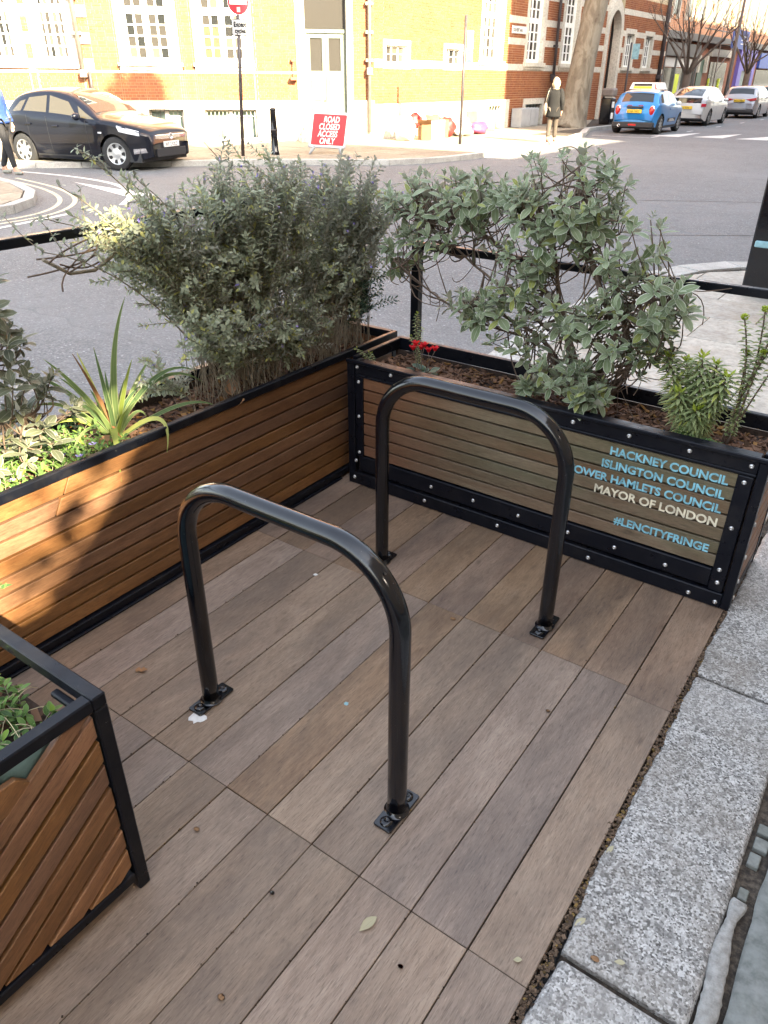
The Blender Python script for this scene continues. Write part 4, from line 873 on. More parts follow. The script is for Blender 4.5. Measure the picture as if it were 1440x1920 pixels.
# ================================================================== FAR SHOP ROW
shop = at('shop_terrace', 'row of small brick shops with grey, green and purple fronts behind the parked cars', 'building', (-15, 46, 0))
FS = Matrix(((0, 1, 0, -15.0), (-1, 0, 0, 0), (0, 0, 1, 0), (0, 0, 0, 1)))     # u = -y
def ss(name, mat, boxes, bev=0, par=None): return sub(FS, name, mat, par or shop, boxes, bev)
MT['shopgrey'] = plain('grey_shopfront', (.13, .125, .115), .55, 0, .15, 2); MT['green'] = plain('dark_green_paint', (.03, .08, .05), .4, 0, .2, 3)
MT['purple'] = plain('purple_shopfront', (.15, .12, .42), .5, 0, .15, 3); MT['blue'] = plain('blue_sign_paint', (.03, .07, .32), .45, 0, .15, 3)
MT['lime'] = plain('fluorescent_yellow', (.65, .75, .05), .5, 0, .1, 3); MT['orangebrick'] = bricktex('orange_stock', (.50, .20, .09), (.56, .26, .13), (.5, .42, .32))
MT['shopglass'] = glassy('shop_glass', (.10, .10, .085), .08)
ss('wall', MT['brickfar'], [(-53.6, -44.3, -8, 0, 0, 3.9)]); ss('wall', MT['brickfar'], [(-90, -53.61, -8, 0, 0, 3.9)]); ss('upper_wall', MT['orangebrick'], [(-90, -44.3, -8, -.1, 3.91, 11)])
ss('cornice', MT['shopgrey'], [(-90, -44.3, -.099, .35, 3.55, 3.9)])
ss('fascia', MT['shopgrey'], [(-51.4, -45.0, .001, .22, 2.75, 3.4)], .02)
sf = ss('shop_window', MT['shopglass'], [(-51.2, -45.3, .001, .05, .5, 2.2)])
ss('window_frame', MT['shopgrey'], [(u, u + .12, .051, .16, .0, 2.74) for u in (-51.35, -49.3, -47.3, -45.2)], par=sf)
for i in range(34): u = -51.15 + i * .175; ss('louvre', MT['white'], [(u, u + .07, .06, .09, 2.24, 2.7)], par=sf)
ss('display_board', MT['blue'], [(-50.2, -49.6, .052, .06, .6, 1.3)], par=sf); ss('display_board', MT['lime'], [(-48.4, -47.6, .052, .06, .9, 1.9)], par=sf)
ss('side_door', MT['green'], [(-53.1, -52.0, .001, .06, .0, 2.7)]); ss('pilaster', MT['limestone'], [(-53.6, -53.2, .001, .2, 2.0, 2.9)]); ss('pilaster', MT['limestone'], [(-51.9, -51.6, .001, .2, 2.0, 2.9)])
ss('shop_window', MT['shopglass'], [(-58.6, -54.6, .001, .06, .3, 2.6)]); ss('door_frame', MT['lime'], [(-54.85, -54.6, .061, .14, 0, 1.7)]); ss('door_frame', MT['lime'], [(-57.3, -57.05, .061, .14, 0, 1.7)])
ss('fascia', MT['limestone'], [(-59.4, -54.0, .001, .2, 2.9, 3.3)]); ss('notice', MT['white'], [(-60.4, -59.9, .001, .03, .7, 1.5)])
ss('shop_front', MT['purple'], [(p[0], p[1], .001, .25, p[2], p[3]) for p in rects(-66, -61.2, 0, 3.5, [(-65.2, -62.2, .5, 2.2)])]); ss('shop_window', MT['curtain'], [(-65.2, -62.2, .002, .06, .5, 2.2)])
ss('shop_front', MT['blue'], [(-73, -67.5, .001, .2, 2.4, 3.4)]); ss('shop_window', MT['shopglass'], [(-73, -67.5, .001, .06, .3, 2.3)])
for k in range(15): y = 45.6 + k * 2.6; ow = ss('upper_window', MT['winglass'], [(-y - .95, -y, -.099, -.04, 4.7, 6.6)]); ss('window_frame', MT['limestone'], [(-y - 1.1, -y - .951, -.099, .05, 4.5, 6.8), (-y + .001, -y + .15, -.099, .05, 4.5, 6.8)], par=ow)
sc = at('scaffold_sign', 'blue rectangular builder sign on slim scaffold poles above the shops', 'sign', (-14.3, 55.5, 0))
for (a, b_) in (((-14.4, 54.0, 0), (-14.4, 54.0, 4.9)), ((-14.4, 57.4, 0), (-14.4, 57.4, 4.9)), ((-13.6, 54.0, 0), (-13.6, 54.0, 4.9)), ((-14.4, 54.0, 2.0), (-14.4, 57.4, 3.6)), ((-14.4, 50, 4.2), (-14.4, 57.4, 4.2)), ((-14.4, 54.0, 3.5), (-13.6, 54.0, 3.5))): b = MB(); b.tube([a, b_], .035, 6); b.build('scaffold_pole', MT['greypipe'], sc)
b = MB(); b.box(-13.7, -13.64, 53.6, 57.6, 3.3, 4.3); b.build('sign_board', MT['blue'], sc)
text('LPS', .62, Matrix(((0, 0, 1, -13.63), (1, 0, 0, 53.8), (0, 1, 0, 3.5), (0, 0, 0, 1))), MT['white'], sc, offset=.01)
b = MB(); b.box(-13.638, -13.632, 55.7, 57.4, 3.75, 3.8); b.box(-13.638, -13.632, 55.7, 57.2, 3.55, 3.6); b.box(-13.638, -13.632, 55.7, 57.0, 3.95, 4.0); stuff(b.build('small_print', MT['white'], sc))

# ================================================================== STREET FURNITURE
MT['signred'] = plain('sign_red', (.33, .008, .018), .4, 0, .06, 3); MT['signface'] = plain('sign_face', (.36, .36, .36), .5, 0, .04, 3); MT['signgrey'] = plain('sign_backing', (.33, .34, .35), .5, 0, .1, 4); MT['signblue'] = plain('sign_blue', (.03, .12, .45), .4, 0, .08, 4)
def facing(loc, yawdeg, tilt=0):
    """local x = right of the reader, y = up, z = towards the reader"""
    return Matrix.Translation(loc) @ Matrix.Rotation(R(yawdeg), 4, 'Z') @ Matrix.Rotation(R(90 - tilt), 4, 'X')
def rrect(w, h, r, n=4):
    Q = []
    for cx, cy, a0 in ((w / 2 - r, h / 2 - r, 0), (-w / 2 + r, h / 2 - r, 90), (-w / 2 + r, -h / 2 + r, 180), (w / 2 - r, -h / 2 + r, 270)):
        for k in range(n + 1): a = R(a0 + 90 * k / n); Q.append((cx + r * math.cos(a), cy + r * math.sin(a)))
    return Q
# road-closed A-frame sign
S = at('road_closed_sign', 'red rectangular ROAD CLOSED ACCESS ONLY sign standing on grey plastic legs on the pavement', 'sign', (-12.55, 13.35, 0))
MS = facing((-12.6, 13.35, .52), 45, 12) @ Matrix.Rotation(R(-3), 4, 'Z') @ Matrix(((1, .13, 0, 0), (0, 1, 0, 0), (0, 0, 1, 0), (0, 0, 0, 1)))
b = MB(); b.prism(rrect(.92, .80, .05), -.05, 0, MS); b.build('backing', MT['signgrey'], S, bevel=.01)
b = MB(); b.prism(rrect(.86, .74, .04), .0005, .003, MS); b.build('white_border', MT['white'], S); b = MB(); b.prism(rrect(.80, .68, .03), .0035, .005, MS); b.build('red_face', MT['signred'], S)
for i, (w_, dx) in enumerate((('ROAD', .04), ('CLOSED', 0), ('ACCESS', -.02), ('ONLY', -.02))): text(w_, .185, MS @ Matrix.Translation((dx, .165 - i * .158, .012)), MT['white'], S, align='CENTER', offset=.004, xs=.72, shear=.12)
for s_ in (-1, 1):
    b = MB(); b.tube([MS @ Vector((s_ * .30, -.36, -.03)), MS @ Vector((s_ * .40, -.56, .0))], [.045, .03], 6); b.build('leg', MT['signgrey'], S); b = MB(); b.tube([MS @ Vector((s_ * .3, -.2, -.08)), MS @ Vector((s_ * .38, -.54, -.34))], .03, 6); b.build('leg', MT['signgrey'], S)
# no-entry pole
P = at('no_entry_sign', 'dark pole with red no entry disc and white Except cycles plate', 'sign', (-13.86, 11.65, 0))
b = MB(); b.tube([(-13.86, 11.65, -.02), (-13.73, 11.75, 3.3)], .042, 12); b.build('pole', MT['iron'], P)
MP = facing((-13.73, 11.755, 3.02), 40); b = MB(); b.lathe([(0, .045), (.232, .045), (.232, .05), (0, .05)], MP, 36, smooth=False); b.build('disc_backing', MT['white'], P)
b = MB(); b.lathe([(0, .0505), (.222, .0505), (.222, .056), (0, .056)], MP, 36, smooth=False); dr = b.build('no_entry_disc', MT['signred'], P); b = MB(); b.prism(rrect(.37, .085, .01), .0565, .062, MP); b.build('white_bar', MT['white'], dr)
b = MB(); b.box(-.04, .03, -.18, -.09, .0565, .06, MP); b.build('sticker', MT['limestone'], dr)
MP = facing((-13.75, 11.735, 2.56), 40) @ Matrix.Translation((.03, 0, 0)); b = MB(); b.prism(rrect(.37, .31, .02), .045, .05, MP); pp = b.build('exception_plate', MT['gloss'], P); b = MB(); b.prism(rrect(.345, .285, .018), .0505, .055, MP); b.build('plate_face', MT['signface'], pp)
text('Except', .125, MP @ Matrix.Translation((0, .015, .064)), MT['gloss'], pp, align='CENTER', xs=.80, offset=.003); text('cycles', .125, MP @ Matrix.Translation((0, -.105, .064)), MT['gloss'], pp, align='CENTER', xs=.80, offset=.003)
# bollard
B_ = at('bollard', 'black cast iron bollard on the corner pavement left of the red sign', 'bollard', (-13.46, 12.34, 0))
b = MB(); b.lathe([(.105, -.01), (.105, .08), (.09, .10), (.082, .50), (.088, .52), (.088, .55), (.08, .57), (.066, .94), (.075, .95), (.075, .975), (.05, .995), (0, 1.0)], Matrix.Translation((-13.46, 12.34, 0)), 18); b.build('shaft', MT['gloss'], B_)
b = MB(); b.lathe([(.0835, .515), (.0905, .52), (.0905, .55), (.083, .555)], Matrix.Translation((-13.46, 12.34, 0)), 18); b.build('ring', MT['iron'], B_)
# parking sign post
P = at('parking_post', 'plain dark post with narrow blue and white parking plate, in front of the sunlit wall', 'sign', (-11.72, 18.14, 0))
b = MB(); b.tube([(-11.72, 18.14, -.02), (-11.72, 18.14, 3.06)], .04, 12); b.build('pole', MT['iron'], P); MP = facing((-11.66, 18.18, 2.30), 48)
b = MB(); b.box(-.02, .14, -.32, .42, .03, .04, MP); q = b.build('plate', MT['white'], P); b = MB(); b.box(-.015, .135, .14, .41, .0405, .043, MP); b.build('plate_face', MT['cyan'], q); b = MB(); b.box(-.015, .135, -.315, -.02, .0405, .043, MP); b.build('plate_face', MT['signblue'], q)
b = MB(); b.lathe([(.045, .0435), (.045, .046), (0, .046)], MP @ Matrix.Translation((.06, -.16, 0)) @ Matrix.Diagonal((1, 1.8, 1, 1)), 18); b.build('plate_mark', MT['white'], q)
P = at('parking_post', 'slim dark post with small blue plate beside the arched doorway', 'sign', (-12.7, 33.6, 0))
b = MB(); b.tube([(-12.7, 33.6, -.02), (-12.7, 33.6, 2.95)], .04, 10); b.build('pole', MT['iron'], P); MP = facing((-12.6, 33.6, 2.6), 20); b = MB(); b.box(-.02, .26, -.25, .3, .03, .045, MP); b.build('plate', MT['liner'], P)
P = at('lamp_column', 'tall dark street lamp column behind the parked silver cars', 'street lamp', (-12.6, 50.3, 0))
b = MB(); b.tube([(-12.6, 50.3, -.02), (-12.6, 50.3, 1.2), (-12.6, 50.3, 1.3), (-12.6, 50.3, 8)], [.13, .13, .085, .07], 10); b.build('column', MT['iron'], P); b = MB(); b.tube([(-12.6, 50.3, 8), (-12.2, 50.3, 8.4), (-11.2, 50.3, 8.5)], .04, 8); b.build('arm', MT['iron'], P); b = MB(); b.box(-11.2, -10.6, 50.2, 50.4, 8.4, 8.55); b.build('lamp_head', MT['greypipe'], P)
# utility cabinets by the wing wall
for (y0, w, d, label) in ((23.35, 1.35, .42, 'pale sunlit grey steel utility cabinet against the wall left of the other one'), (26.75, 1.5, .42, 'grey utility cabinet in shade under the street name plate')):
    c = at('utility_cabinet', label, 'cabinet', (-14.3, y0, 0), 'grey utility cabinets along the wall'); m_ = MT['greypipe'] if y0 < 25 else MT['signgrey']
    b = MB(); b.box(-14.53, -14.53 + d, y0, y0 + w, 0, .64); b.build('body', m_, c, bevel=.01)
    for k in (0, 1): b = MB(); b.box(-14.529 + d, -14.51 + d, y0 + .03 + k * w / 2, y0 - .03 + (k + 1) * w / 2, .05, .60); b.build('door', m_, c, bevel=.004)
# litter bin by the big tree
c = at('litter_bin', 'black litter bin with notices beside the big plane tree', 'bin', (-12.6, 31.6, 0)); b = MB(); b.box(-12.85, -12.4, 31.4, 31.9, 0, .95); b.build('body', MT['gloss'], c, bevel=.03); b = MB(); b.box(-12.87, -12.38, 31.38, 31.92, 1.0, 1.3); b.build('hood', MT['greypipe'], c, bevel=.05)
for z in (.2, .6): b = MB(); b.box(-12.399, -12.39, 31.5, 31.75, z, z + .22); b.build('notice', MT['white'], c)
# black metal totem at the right edge
t = at('metal_pillar', 'big black rectangular metal pillar at the right edge of the picture', 'pillar', (-.75, 4.9, 0))
b = MB(); b.box(-1.05, -.42, 4.72, 5.1, .0, 2.6); b.build('body', MT['gloss'], t, bevel=.012); b = MB(); b.box(-1.02, -.45, 4.685, 4.719, .405, .455); b.build('ledge', MT['liner'], t, bevel=.006)
# ---- guard rail behind the planters
MT['railmat'] = MT['black']
gr = at('guard_rail', 'black steel guard rail running behind the two big planters', 'railing', (-1.9, .4, 0))
def rbar(a, b_, w=.02, h=.02, name='rail'):
    a, b_ = Vector(a), Vector(b_); d = (b_ - a); L_ = d.length; q = d.to_track_quat('X', 'Z').to_matrix().to_4x4(); b = MB(); b.box(0, L_, -w, w, -h, h, Matrix.Translation(a) @ q); return b.build(name, MT['black'], gr, bevel=.003)
rbar((-2.05, .40, 1.172), (-2.05, -4.5, 1.172), .015, .015); 
for y in (.44, -2.6): rbar((-2.05, y, -.1), (-2.05, y, 1.188), .018, .018, 'post')
rbar((-1.60, .47, .975), (.6, .47, .975), .015, .015)
for x in (-1.625, .62): rbar((x, .47, -.1 if x < 0 else 0), (x, .47, .994), .02, .02, 'post')

# ================================================================== RUBBISH AGAINST THE SUNLIT WALL
MT['bagwhite'] = plain('white_bag', (.72, .70, .66), .5, 0, .1, 6, .2); MT['card'] = plain('brown_cardboard', (.22, .12, .055), .8, 0, .15, 5); MT['redbag'] = plain('red_bag', (.30, .02, .018), .5, 0, .25, 9); MT['pink'] = plain('pink_plastic', (.35, .05, .12), .5, 0, .2, 9)
def sack(name, label, cat, loc, sx, sy, sz, mat, seed):
    rows = []
    for i in range(13):
        a = math.pi * i / 12; row = []
        for j in range(18):
            p = 2 * math.pi * j / 18; v = Vector((math.sin(a) * math.cos(p), math.sin(a) * math.sin(p), math.cos(a))); k = 1 + .28 * noise.noise(v * 2.2 + Vector((seed, 0, 0))) + .1 * noise.noise(v * 6 + Vector((seed, 3, 0)))
            z = v.z * sz * k; row.append((loc[0] + v.x * sx * k, loc[1] + v.y * sy * k, max(loc[2] + .004, loc[2] + sz * .8 + z)))
        rows.append(row)
    b = MB(); b.grid(rows, close=True); o = b.build(name, MT[mat]); tag(o, label, cat); return o
def carton(label, loc, w, d, h, yaw, mat='card', name='cardboard_box'):
    M = Matrix.Translation(loc) @ Matrix.Rotation(R(yaw), 4, 'Z'); t = thing(name, label, 'box', None, M)
    b = MB(); b.box(-w, w, -d, d, 0, h, skip='t'); b.box(-w + .01, w - .01, -d + .01, d - .01, .01, h * .9); b.build('body', MT[mat], t)
    b = MB(); b.face([(-w, -d, h), (w, -d, h), (w, -d * 1.9, h * 1.3), (-w, -d * 1.9, h * 1.3)]); b.build('flap', MT[mat], t); b = MB(); b.face([(-w, -d, h), (-w, d, h), (-w * 1.7, d, h * 1.1), (-w * 1.7, -d, h * 1.1)]); b.build('flap', MT[mat], t)
sack('rubbish_bag', 'large white rubbish sack against the foot of the drainpipe', 'bag', (-13.75, 18.35, 0), .34, .30, .36, 'bagwhite', 1)
sack('rubbish_bag', 'scarlet crumpled bag on top of the rubbish by the drainpipe', 'bag', (-13.75, 18.85, .30), .22, .25, .22, 'redbag', 2)
carton('open brown cardboard box right of the white sack', (-13.5, 19.05, 0), .20, .22, .42, 30)
carton('white box leaning beside the open brown one', (-13.55, 19.75, 0), .22, .2, .5, 10, 'bagwhite')
sack('rubbish_bag', 'orange and red bag in the middle of the rubbish heap', 'bag', (-13.7, 20.6, 0), .3, .35, .30, 'redbag', 4)
carton('small tan box standing between the red bags', (-13.6, 20.2, 0), .14, .15, .5, -20)
sack('rubbish_bag', 'low white crumpled bag in the middle of the rubbish heap', 'bag', (-13.5, 21.2, 0), .4, .35, .18, 'bagwhite', 5)
sack('rubbish_bag', 'pink and white plastic bag nearest the parking post', 'bag', (-13.6, 22.5, 0), .3, .45, .20, 'pink', 6)
sack('rubbish_bag', 'white bag behind the pink one', 'bag', (-13.95, 22.1, 0), .3, .3, .28, 'bagwhite', 8)

# ================================================================== TREES
def barkmat(name, cols, sc=3):
    m, nt, N, L, b = nmat(name); setp(b, None, .9); v = coords(N, L, 'Object', False, (1, 1, .45)); n = noiset(N, L, v, sc, 6, .6, .5); n2 = noiset(N, L, v, sc * 9, 4, .6)
    c = ramp(N, L, n, [(.3 + .4 * i / (len(cols) - 1), t) for i, t in enumerate(cols)]); c.node.color_ramp.interpolation = 'EASE'
    L.new(mixc(N, L, math_(N, L, 'MULTIPLY', n2, .4), c, cols[0]), b.inputs['Base Color']); bump(N, L, b, math_(N, L, 'ADD', n, n2), .7, .03); return m
MT['plane'] = barkmat('plane_bark', [(.09, .07, .05), (.16, .135, .10), (.25, .225, .175), (.165, .145, .11)]); MT['bark'] = barkmat('dark_bark', [(.06, .045, .035), (.12, .09, .07), (.17, .135, .105)])
def limb(b, p, d, L_, r, depth, kids=3, spread=.5, n=8):
    pts = [Vector(p)]; rr = [r]; d = Vector(d).normalized(); k = 5
    for i in range(k):
        d = (d + Vector((random.gauss(0, .10), random.gauss(0, .10), random.gauss(.03, .06)))).normalized(); pts.append(pts[-1] + d * L_ / k); rr.append(r * (1 - .45 * (i + 1) / k))
    b.tube(pts, rr, n, caps=False)
    if depth > 0:
        for j in range(kids):
            i = random.randint(2, k); e = (d + Vector((random.gauss(0, spread), random.gauss(0, spread), random.gauss(.15, spread * .6)))).normalized(); limb(b, pts[i], e, L_ * random.uniform(.55, .8), rr[i] * .7, depth - 1, kids, spread, max(3, n - 2))
tr = at('plane_tree', 'massive mottled plane tree trunk leaning right beside the litter bin', 'tree', (-12.75, 28.9, 0))
b = MB(); pts = [(-12.95, 28.6, -.05), (-12.92, 28.62, .1), (-12.88, 28.65, .35), (-12.80, 28.68, 1.0), (-12.72, 28.7, 2.0), (-12.60, 28.78, 3.2), (-12.45, 28.85, 4.6), (-12.3, 28.9, 6.2)]
b.tube(pts, [.78, .68, .58, .50, .45, .42, .42, .5], 26); b.build('trunk', MT['plane'], tr)
random.seed(5)
for d in ((.5, .3, 1), (-.5, .2, 1), (.1, -.6, 1), (0, .6, 1)): b = MB(); limb(b, (-12.3, 28.9, 6.1), d, 3.5, .22, 2, 3); b.build('limb', MT['plane'], tr)
for (x, y, z0, label, sd_) in ((-12.35, 41.0, 1.75, 'bare young street tree behind the blue and white cars', 3), (-12.4, 53.6, 1.9, 'bare street tree near the right edge by the purple shop', 11)):
    random.seed(sd_); tr = at('bare_tree', label, 'tree', (x, y, 0), 'bare street trees in front of the shops'); b = MB(); b.tube([(x, y, -.02), (x + .02, y, .8), (x, y + .05, z0 + .25)], [.24, .19, .17], 14); b.build('trunk', MT['bark'], tr)
    b = MB()
    for k in range(7): a = k * 2.4; limb(b, (x, y, z0), (math.cos(a) * .65, math.sin(a) * .9, 1.0), 2.1, .075, 3, 3, .45, 6)
    b.build('branches', MT['bark'], tr)

# ================================================================== VEHICLES
MT['tyre'] = plain('tyre_rubber', (.018, .018, .019), .8, 0, .2, 20); MT['rim'] = plain('alloy_silver', (.48, .49, .50), .35, .6, .1, 10); MT['carglass'] = glassy('car_glass', (.015, .018, .02), .03)
MT['trim'] = plain('black_plastic_trim', (.022, .022, .024), .6, 0, .1, 10); MT['lens'] = glassy('clear_lens', (.55, .57, .6), .08); MT['redlens'] = glassy('red_lens', (.45, .01, .015), .1); MT['plate_y'] = plain('yellow_plate', (.75, .50, .04), .5, 0, .05, 3); MT['chrome'] = plain('chrome', (.7, .7, .72), .12, 1, .02, 3)
MT['skin'] = plain('skin', (.48, .27, .19), .55, 0, .08, 10)
def paint(name, col, metal=.2, coat=1.0, spec=.5): m, nt, N, L, b = nmat(name); setp(b, col, .3, metal, coat, spec); b.inputs['Coat Roughness'].default_value = .03; return m
def lerp_tab(tab, x):
    """tab sorted by x ascending"""
    if x <= tab[0][0]: return tab[0][1]
    for (a, va), (b, vb) in zip(tab, tab[1:]):
        if x <= b: t = (x - a) / (b - a); return va + (vb - va) * t
    return tab[-1][1]
def smooth_tab(tab):
    P = smooth([(x, z) for x, z in tab], 5); return [(p[0], p[1]) for p in P]
def car(name, label, cat, M, prm, paintm, group=None):
    """x forward (0 = front axle), y to the car's left, z up from the road"""
    t = thing(name, label, cat, group, M)
    T = smooth_tab(prm['top'][::-1]); BL = prm['belt'][::-1]; Wd = smooth_tab(prm['half'][::-1]); xf, xr = T[-1][0], T[0][0]; wb = prm['wb']; wr = prm['wr']; sill = prm.get('sill', .19)
    belt = lambda x: min(lerp_tab(BL, x), lerp_tab(T, x) - .012); top = lambda x: lerp_tab(T, x); half = lambda x: lerp_tab(Wd, x)
    tum = prm.get('tum', .36)
    def side_y(x, z):
        W = half(x); b_ = belt(x)
        if z <= b_:
            q = (z - .62) / .45; y = W * (1 - .055 * max(0, -q) ** 2 - .02 * max(0, q) ** 2)
            y -= .012 * math.exp(-((z - .80) / .03) ** 2) * 0
            return y
        base = W * (1 - .02 * max(0, (b_ - .62) / .45) ** 2); return base - .02 - tum * (z - b_)
    def zb(x):
        z = sill + .10 * max(0, (x - (xf - .45)) / .45) ** 2 + .12 * max(0, ((xr + .45) - x) / .45) ** 2
        for xw in (0, -wb):
            d = abs(x - xw); Ra = wr + .055
            if d < Ra: z = max(z, wr + math.sqrt(Ra * Ra - d * d) * .98)
        return z
    n = int((xf - xr) / .035); xs = [xr + (xf - xr) * i / n for i in range(n + 1)]; rows = []
    for x in xs:
        z0 = zb(x); zt = top(x); zbelt = max(belt(x), z0 + .01); r = []
        for k in range(9): z = z0 + (zbelt - z0) * k / 8; r.append((x, side_y(x, z), z))
        shoulder = max(zbelt, zt - .075)
        for k in range(1, 6): z = zbelt + (shoulder - zbelt) * k / 5 + 1e-4 * k; r.append((x, side_y(x, z) if shoulder > zbelt + .02 else side_y(x, zbelt) - .006 * k, z))
        ys, zs = r[-1][1], r[-1][2]
        for k in range(1, 8): a = k / 7; y = ys * (1 - a ** 1.35 * 1.0) ; z = zs + (zt - zs) * (1 - (1 - a) ** 3.2) + .02 * a * (1 if zt - zbelt > .2 else 1.2); r.append((x, max(0, ys * (1 - a ** 1.5)), z))
        rows.append(r + [(p[0], -p[1], p[2]) for p in r[::-1][1:]])
    b = MB(); b.grid(rows); m0 = len(rows[0])
    # end caps
    for row, fl in ((rows[0], 1), (rows[-1], -1)):
        c = MB(); hrow = row[:m0 // 2 + 1]; 
        inner = [[(p[0], p[1] * s_, p[2]) for p in hrow] for s_ in (1, .5, 0, -.5, -1)]
        b.grid(inner if fl > 0 else inner[::-1])
    body = b.build('body', paintm, t)
    sm = body.modifiers.new('weld', 'WELD'); sm.merge_threshold = .004
    # underside and wheel wells
    b = MB(); b.box(xr + .25, xf - .2, -half(-wb / 2) + .10, half(-wb / 2) - .10, .17, .45); 
    for xw in (0, -wb): b.box(xw - wr - .05, xw + wr + .05, -half(0) + .16, half(0) - .16, .25, wr * 2 + .02)
    b.build('underbody', MT['trim'], t)
    def patch(nm, corners, mat, off=.005, nu=8, nv=5, kind='side', side=1, par=None):
        """corners bl, br, tr, tl in (x,z) for side or (y,x) for top"""
        rows_ = []
        for i in range(nv + 1):
            v = i / nv; row = []
            for j in range(nu + 1):
                u = j / nu; p = [corners[0][k] * (1 - u) * (1 - v) + corners[1][k] * u * (1 - v) + corners[2][k] * u * v + corners[3][k] * (1 - u) * v for k in (0, 1)]
                if kind == 'side': row.append((p[0], side * (side_y(p[0], p[1]) + off), p[1]))
                else:
                    y, x = p; zt = top(x); zb_ = max(belt(x), zt - .075); ys = side_y(x, zb_); a = 1 - abs(y) / max(ys, .01); a = max(0, min(1, a)) ** (1 / 1.5); a = 1 - (abs(y) / max(ys, .01)); a = max(0, 1 - abs(y) / max(ys, .01)) ** (1) 
                    aa = (max(0.0, 1 - abs(y) / max(ys, .01))) ** (1 / 1.5); z = zb_ + (zt - zb_) * (1 - (1 - aa) ** 3.2) + .02 * aa
                    row.append((x + (off if prm.get('_f') else 0), y, z + off * 1.6))
            rows_.append(row)
        q = MB(); q.grid(rows_); return q.build(nm, MT[mat] if isinstance(mat, str) else mat, par or t)
    for s_ in (1, -1):
        for w in prm['wins']: patch('side_window', w, prm.get('wm', 'carglass'), .004, side=s_)
        for w in prm.get('trims', ()): patch('side_trim', w, 'trim', .007, side=s_)
        for (a, z) in prm.get('handles', ()): q = MB(); q.box(a, a + .16, 0, .035, z, z + .03, Matrix.Translation((0, s_ * side_y(a, z) - (.035 if s_ < 0 else 0), 0))); q.build('door_handle', prm.get('hm', paintm), t, bevel=.008)
        for xd in prm.get('seams', ()): patch('door_seam', [(xd, .26), (xd + .012, .26), (xd + .012 - .05, belt(xd)), (xd - .05, belt(xd))], 'trim', .003, 1, 8, side=s_)
        q = MB(); xm = prm['mirror']; zm = belt(xm) + .06; rws = []
        for i in range(9):
            a = math.pi * i / 8; rws.append([(xm + .10 * math.sin(a) * math.cos(p) * .7, s_ * (half(xm) + .09) + .11 * math.cos(a), zm + .075 * math.sin(a) * math.sin(p)) for p in [2 * math.pi * j / 12 for j in range(12)]])
        q.grid(rws, close=True); mo = q.build('wing_mirror', prm.get('mm', paintm), t)
    patch('windscreen', prm['screen'], 'carglass', .004, 10, 8, 'top'); 
    if 'rear' in prm: patch('rear_window', prm['rear'], 'carglass', .004, 10, 6, 'top')
    # wheels
    tb = MB(); rp = [(wr * .64, -.10), (wr * .9, -.105), (wr * .98, -.085), (wr, -.05), (wr, .05), (wr * .98, .085), (wr * .9, .105), (wr * .64, .10)]
    MWh = Matrix.Rotation(R(90), 4, 'X'); tb.lathe(rp, MWh, 30); tyre_me = tb.mesh('tyre', MT['tyre'])
    rb = MB(); rb.lathe([(wr * .66, -.085), (wr * .64, -.10), (wr * .60, -.085), (wr * .25, -.075), (wr * .15, -.09), (0, -.092)], Matrix.Rotation(R(90), 4, 'X') @ Matrix.Scale(-1, 4, (0, 0, 1)), 30)
    ns = prm.get('spokes', 7); rim_me = rb.mesh('rim', MT['rim']); hb = MB()
    for k in range(ns):
        a = 2 * math.pi * k / ns; c_, s2 = math.cos(a), math.sin(a); r0, r1 = wr * .36, wr * .55; w0, w1 = wr * .07, wr * .13
        hb.face([(r0 * c_ + w0 * s2, -.0, r0 * s2 - w0 * c_), (r1 * c_ + w1 * s2, 0, r1 * s2 - w1 * c_), (r1 * 1.06 * c_, 0, r1 * 1.06 * s2), (r1 * c_ - w1 * s2, 0, r1 * s2 + w1 * c_), (r0 * c_ - w0 * s2, 0, r0 * s2 + w0 * c_), (r0 * .92 * c_, 0, r0 * .92 * s2)])
    hole_me = hb.mesh('spoke_gaps', MT['tyre'])
    for xw in (0, -wb):
        for s_ in (1, -1):
            q = obj('wheel', tyre_me, t); q.matrix_basis = Matrix.Translation((xw, s_ * (half(xw) - .115), wr)) @ (Matrix.Rotation(R(prm.get('steer', 0)) if xw == 0 else 0, 4, 'Z')) @ (Matrix.Rotation(math.pi, 4, 'Z') if s_ > 0 else Matrix()); 
            rm = obj('rim', rim_me, q); hh = obj('spoke_gaps', hole_me, q); hh.matrix_basis = Matrix.Translation((0, -.0935, 0)); stuff(hh)
    t['_dummy'] = 0; del t['_dummy']
    return t, patch, side_y, top, half
def heading(x, y, deg): return Matrix.Translation((x, y, -.12)) @ Matrix.Rotation(R(deg), 4, 'Z')

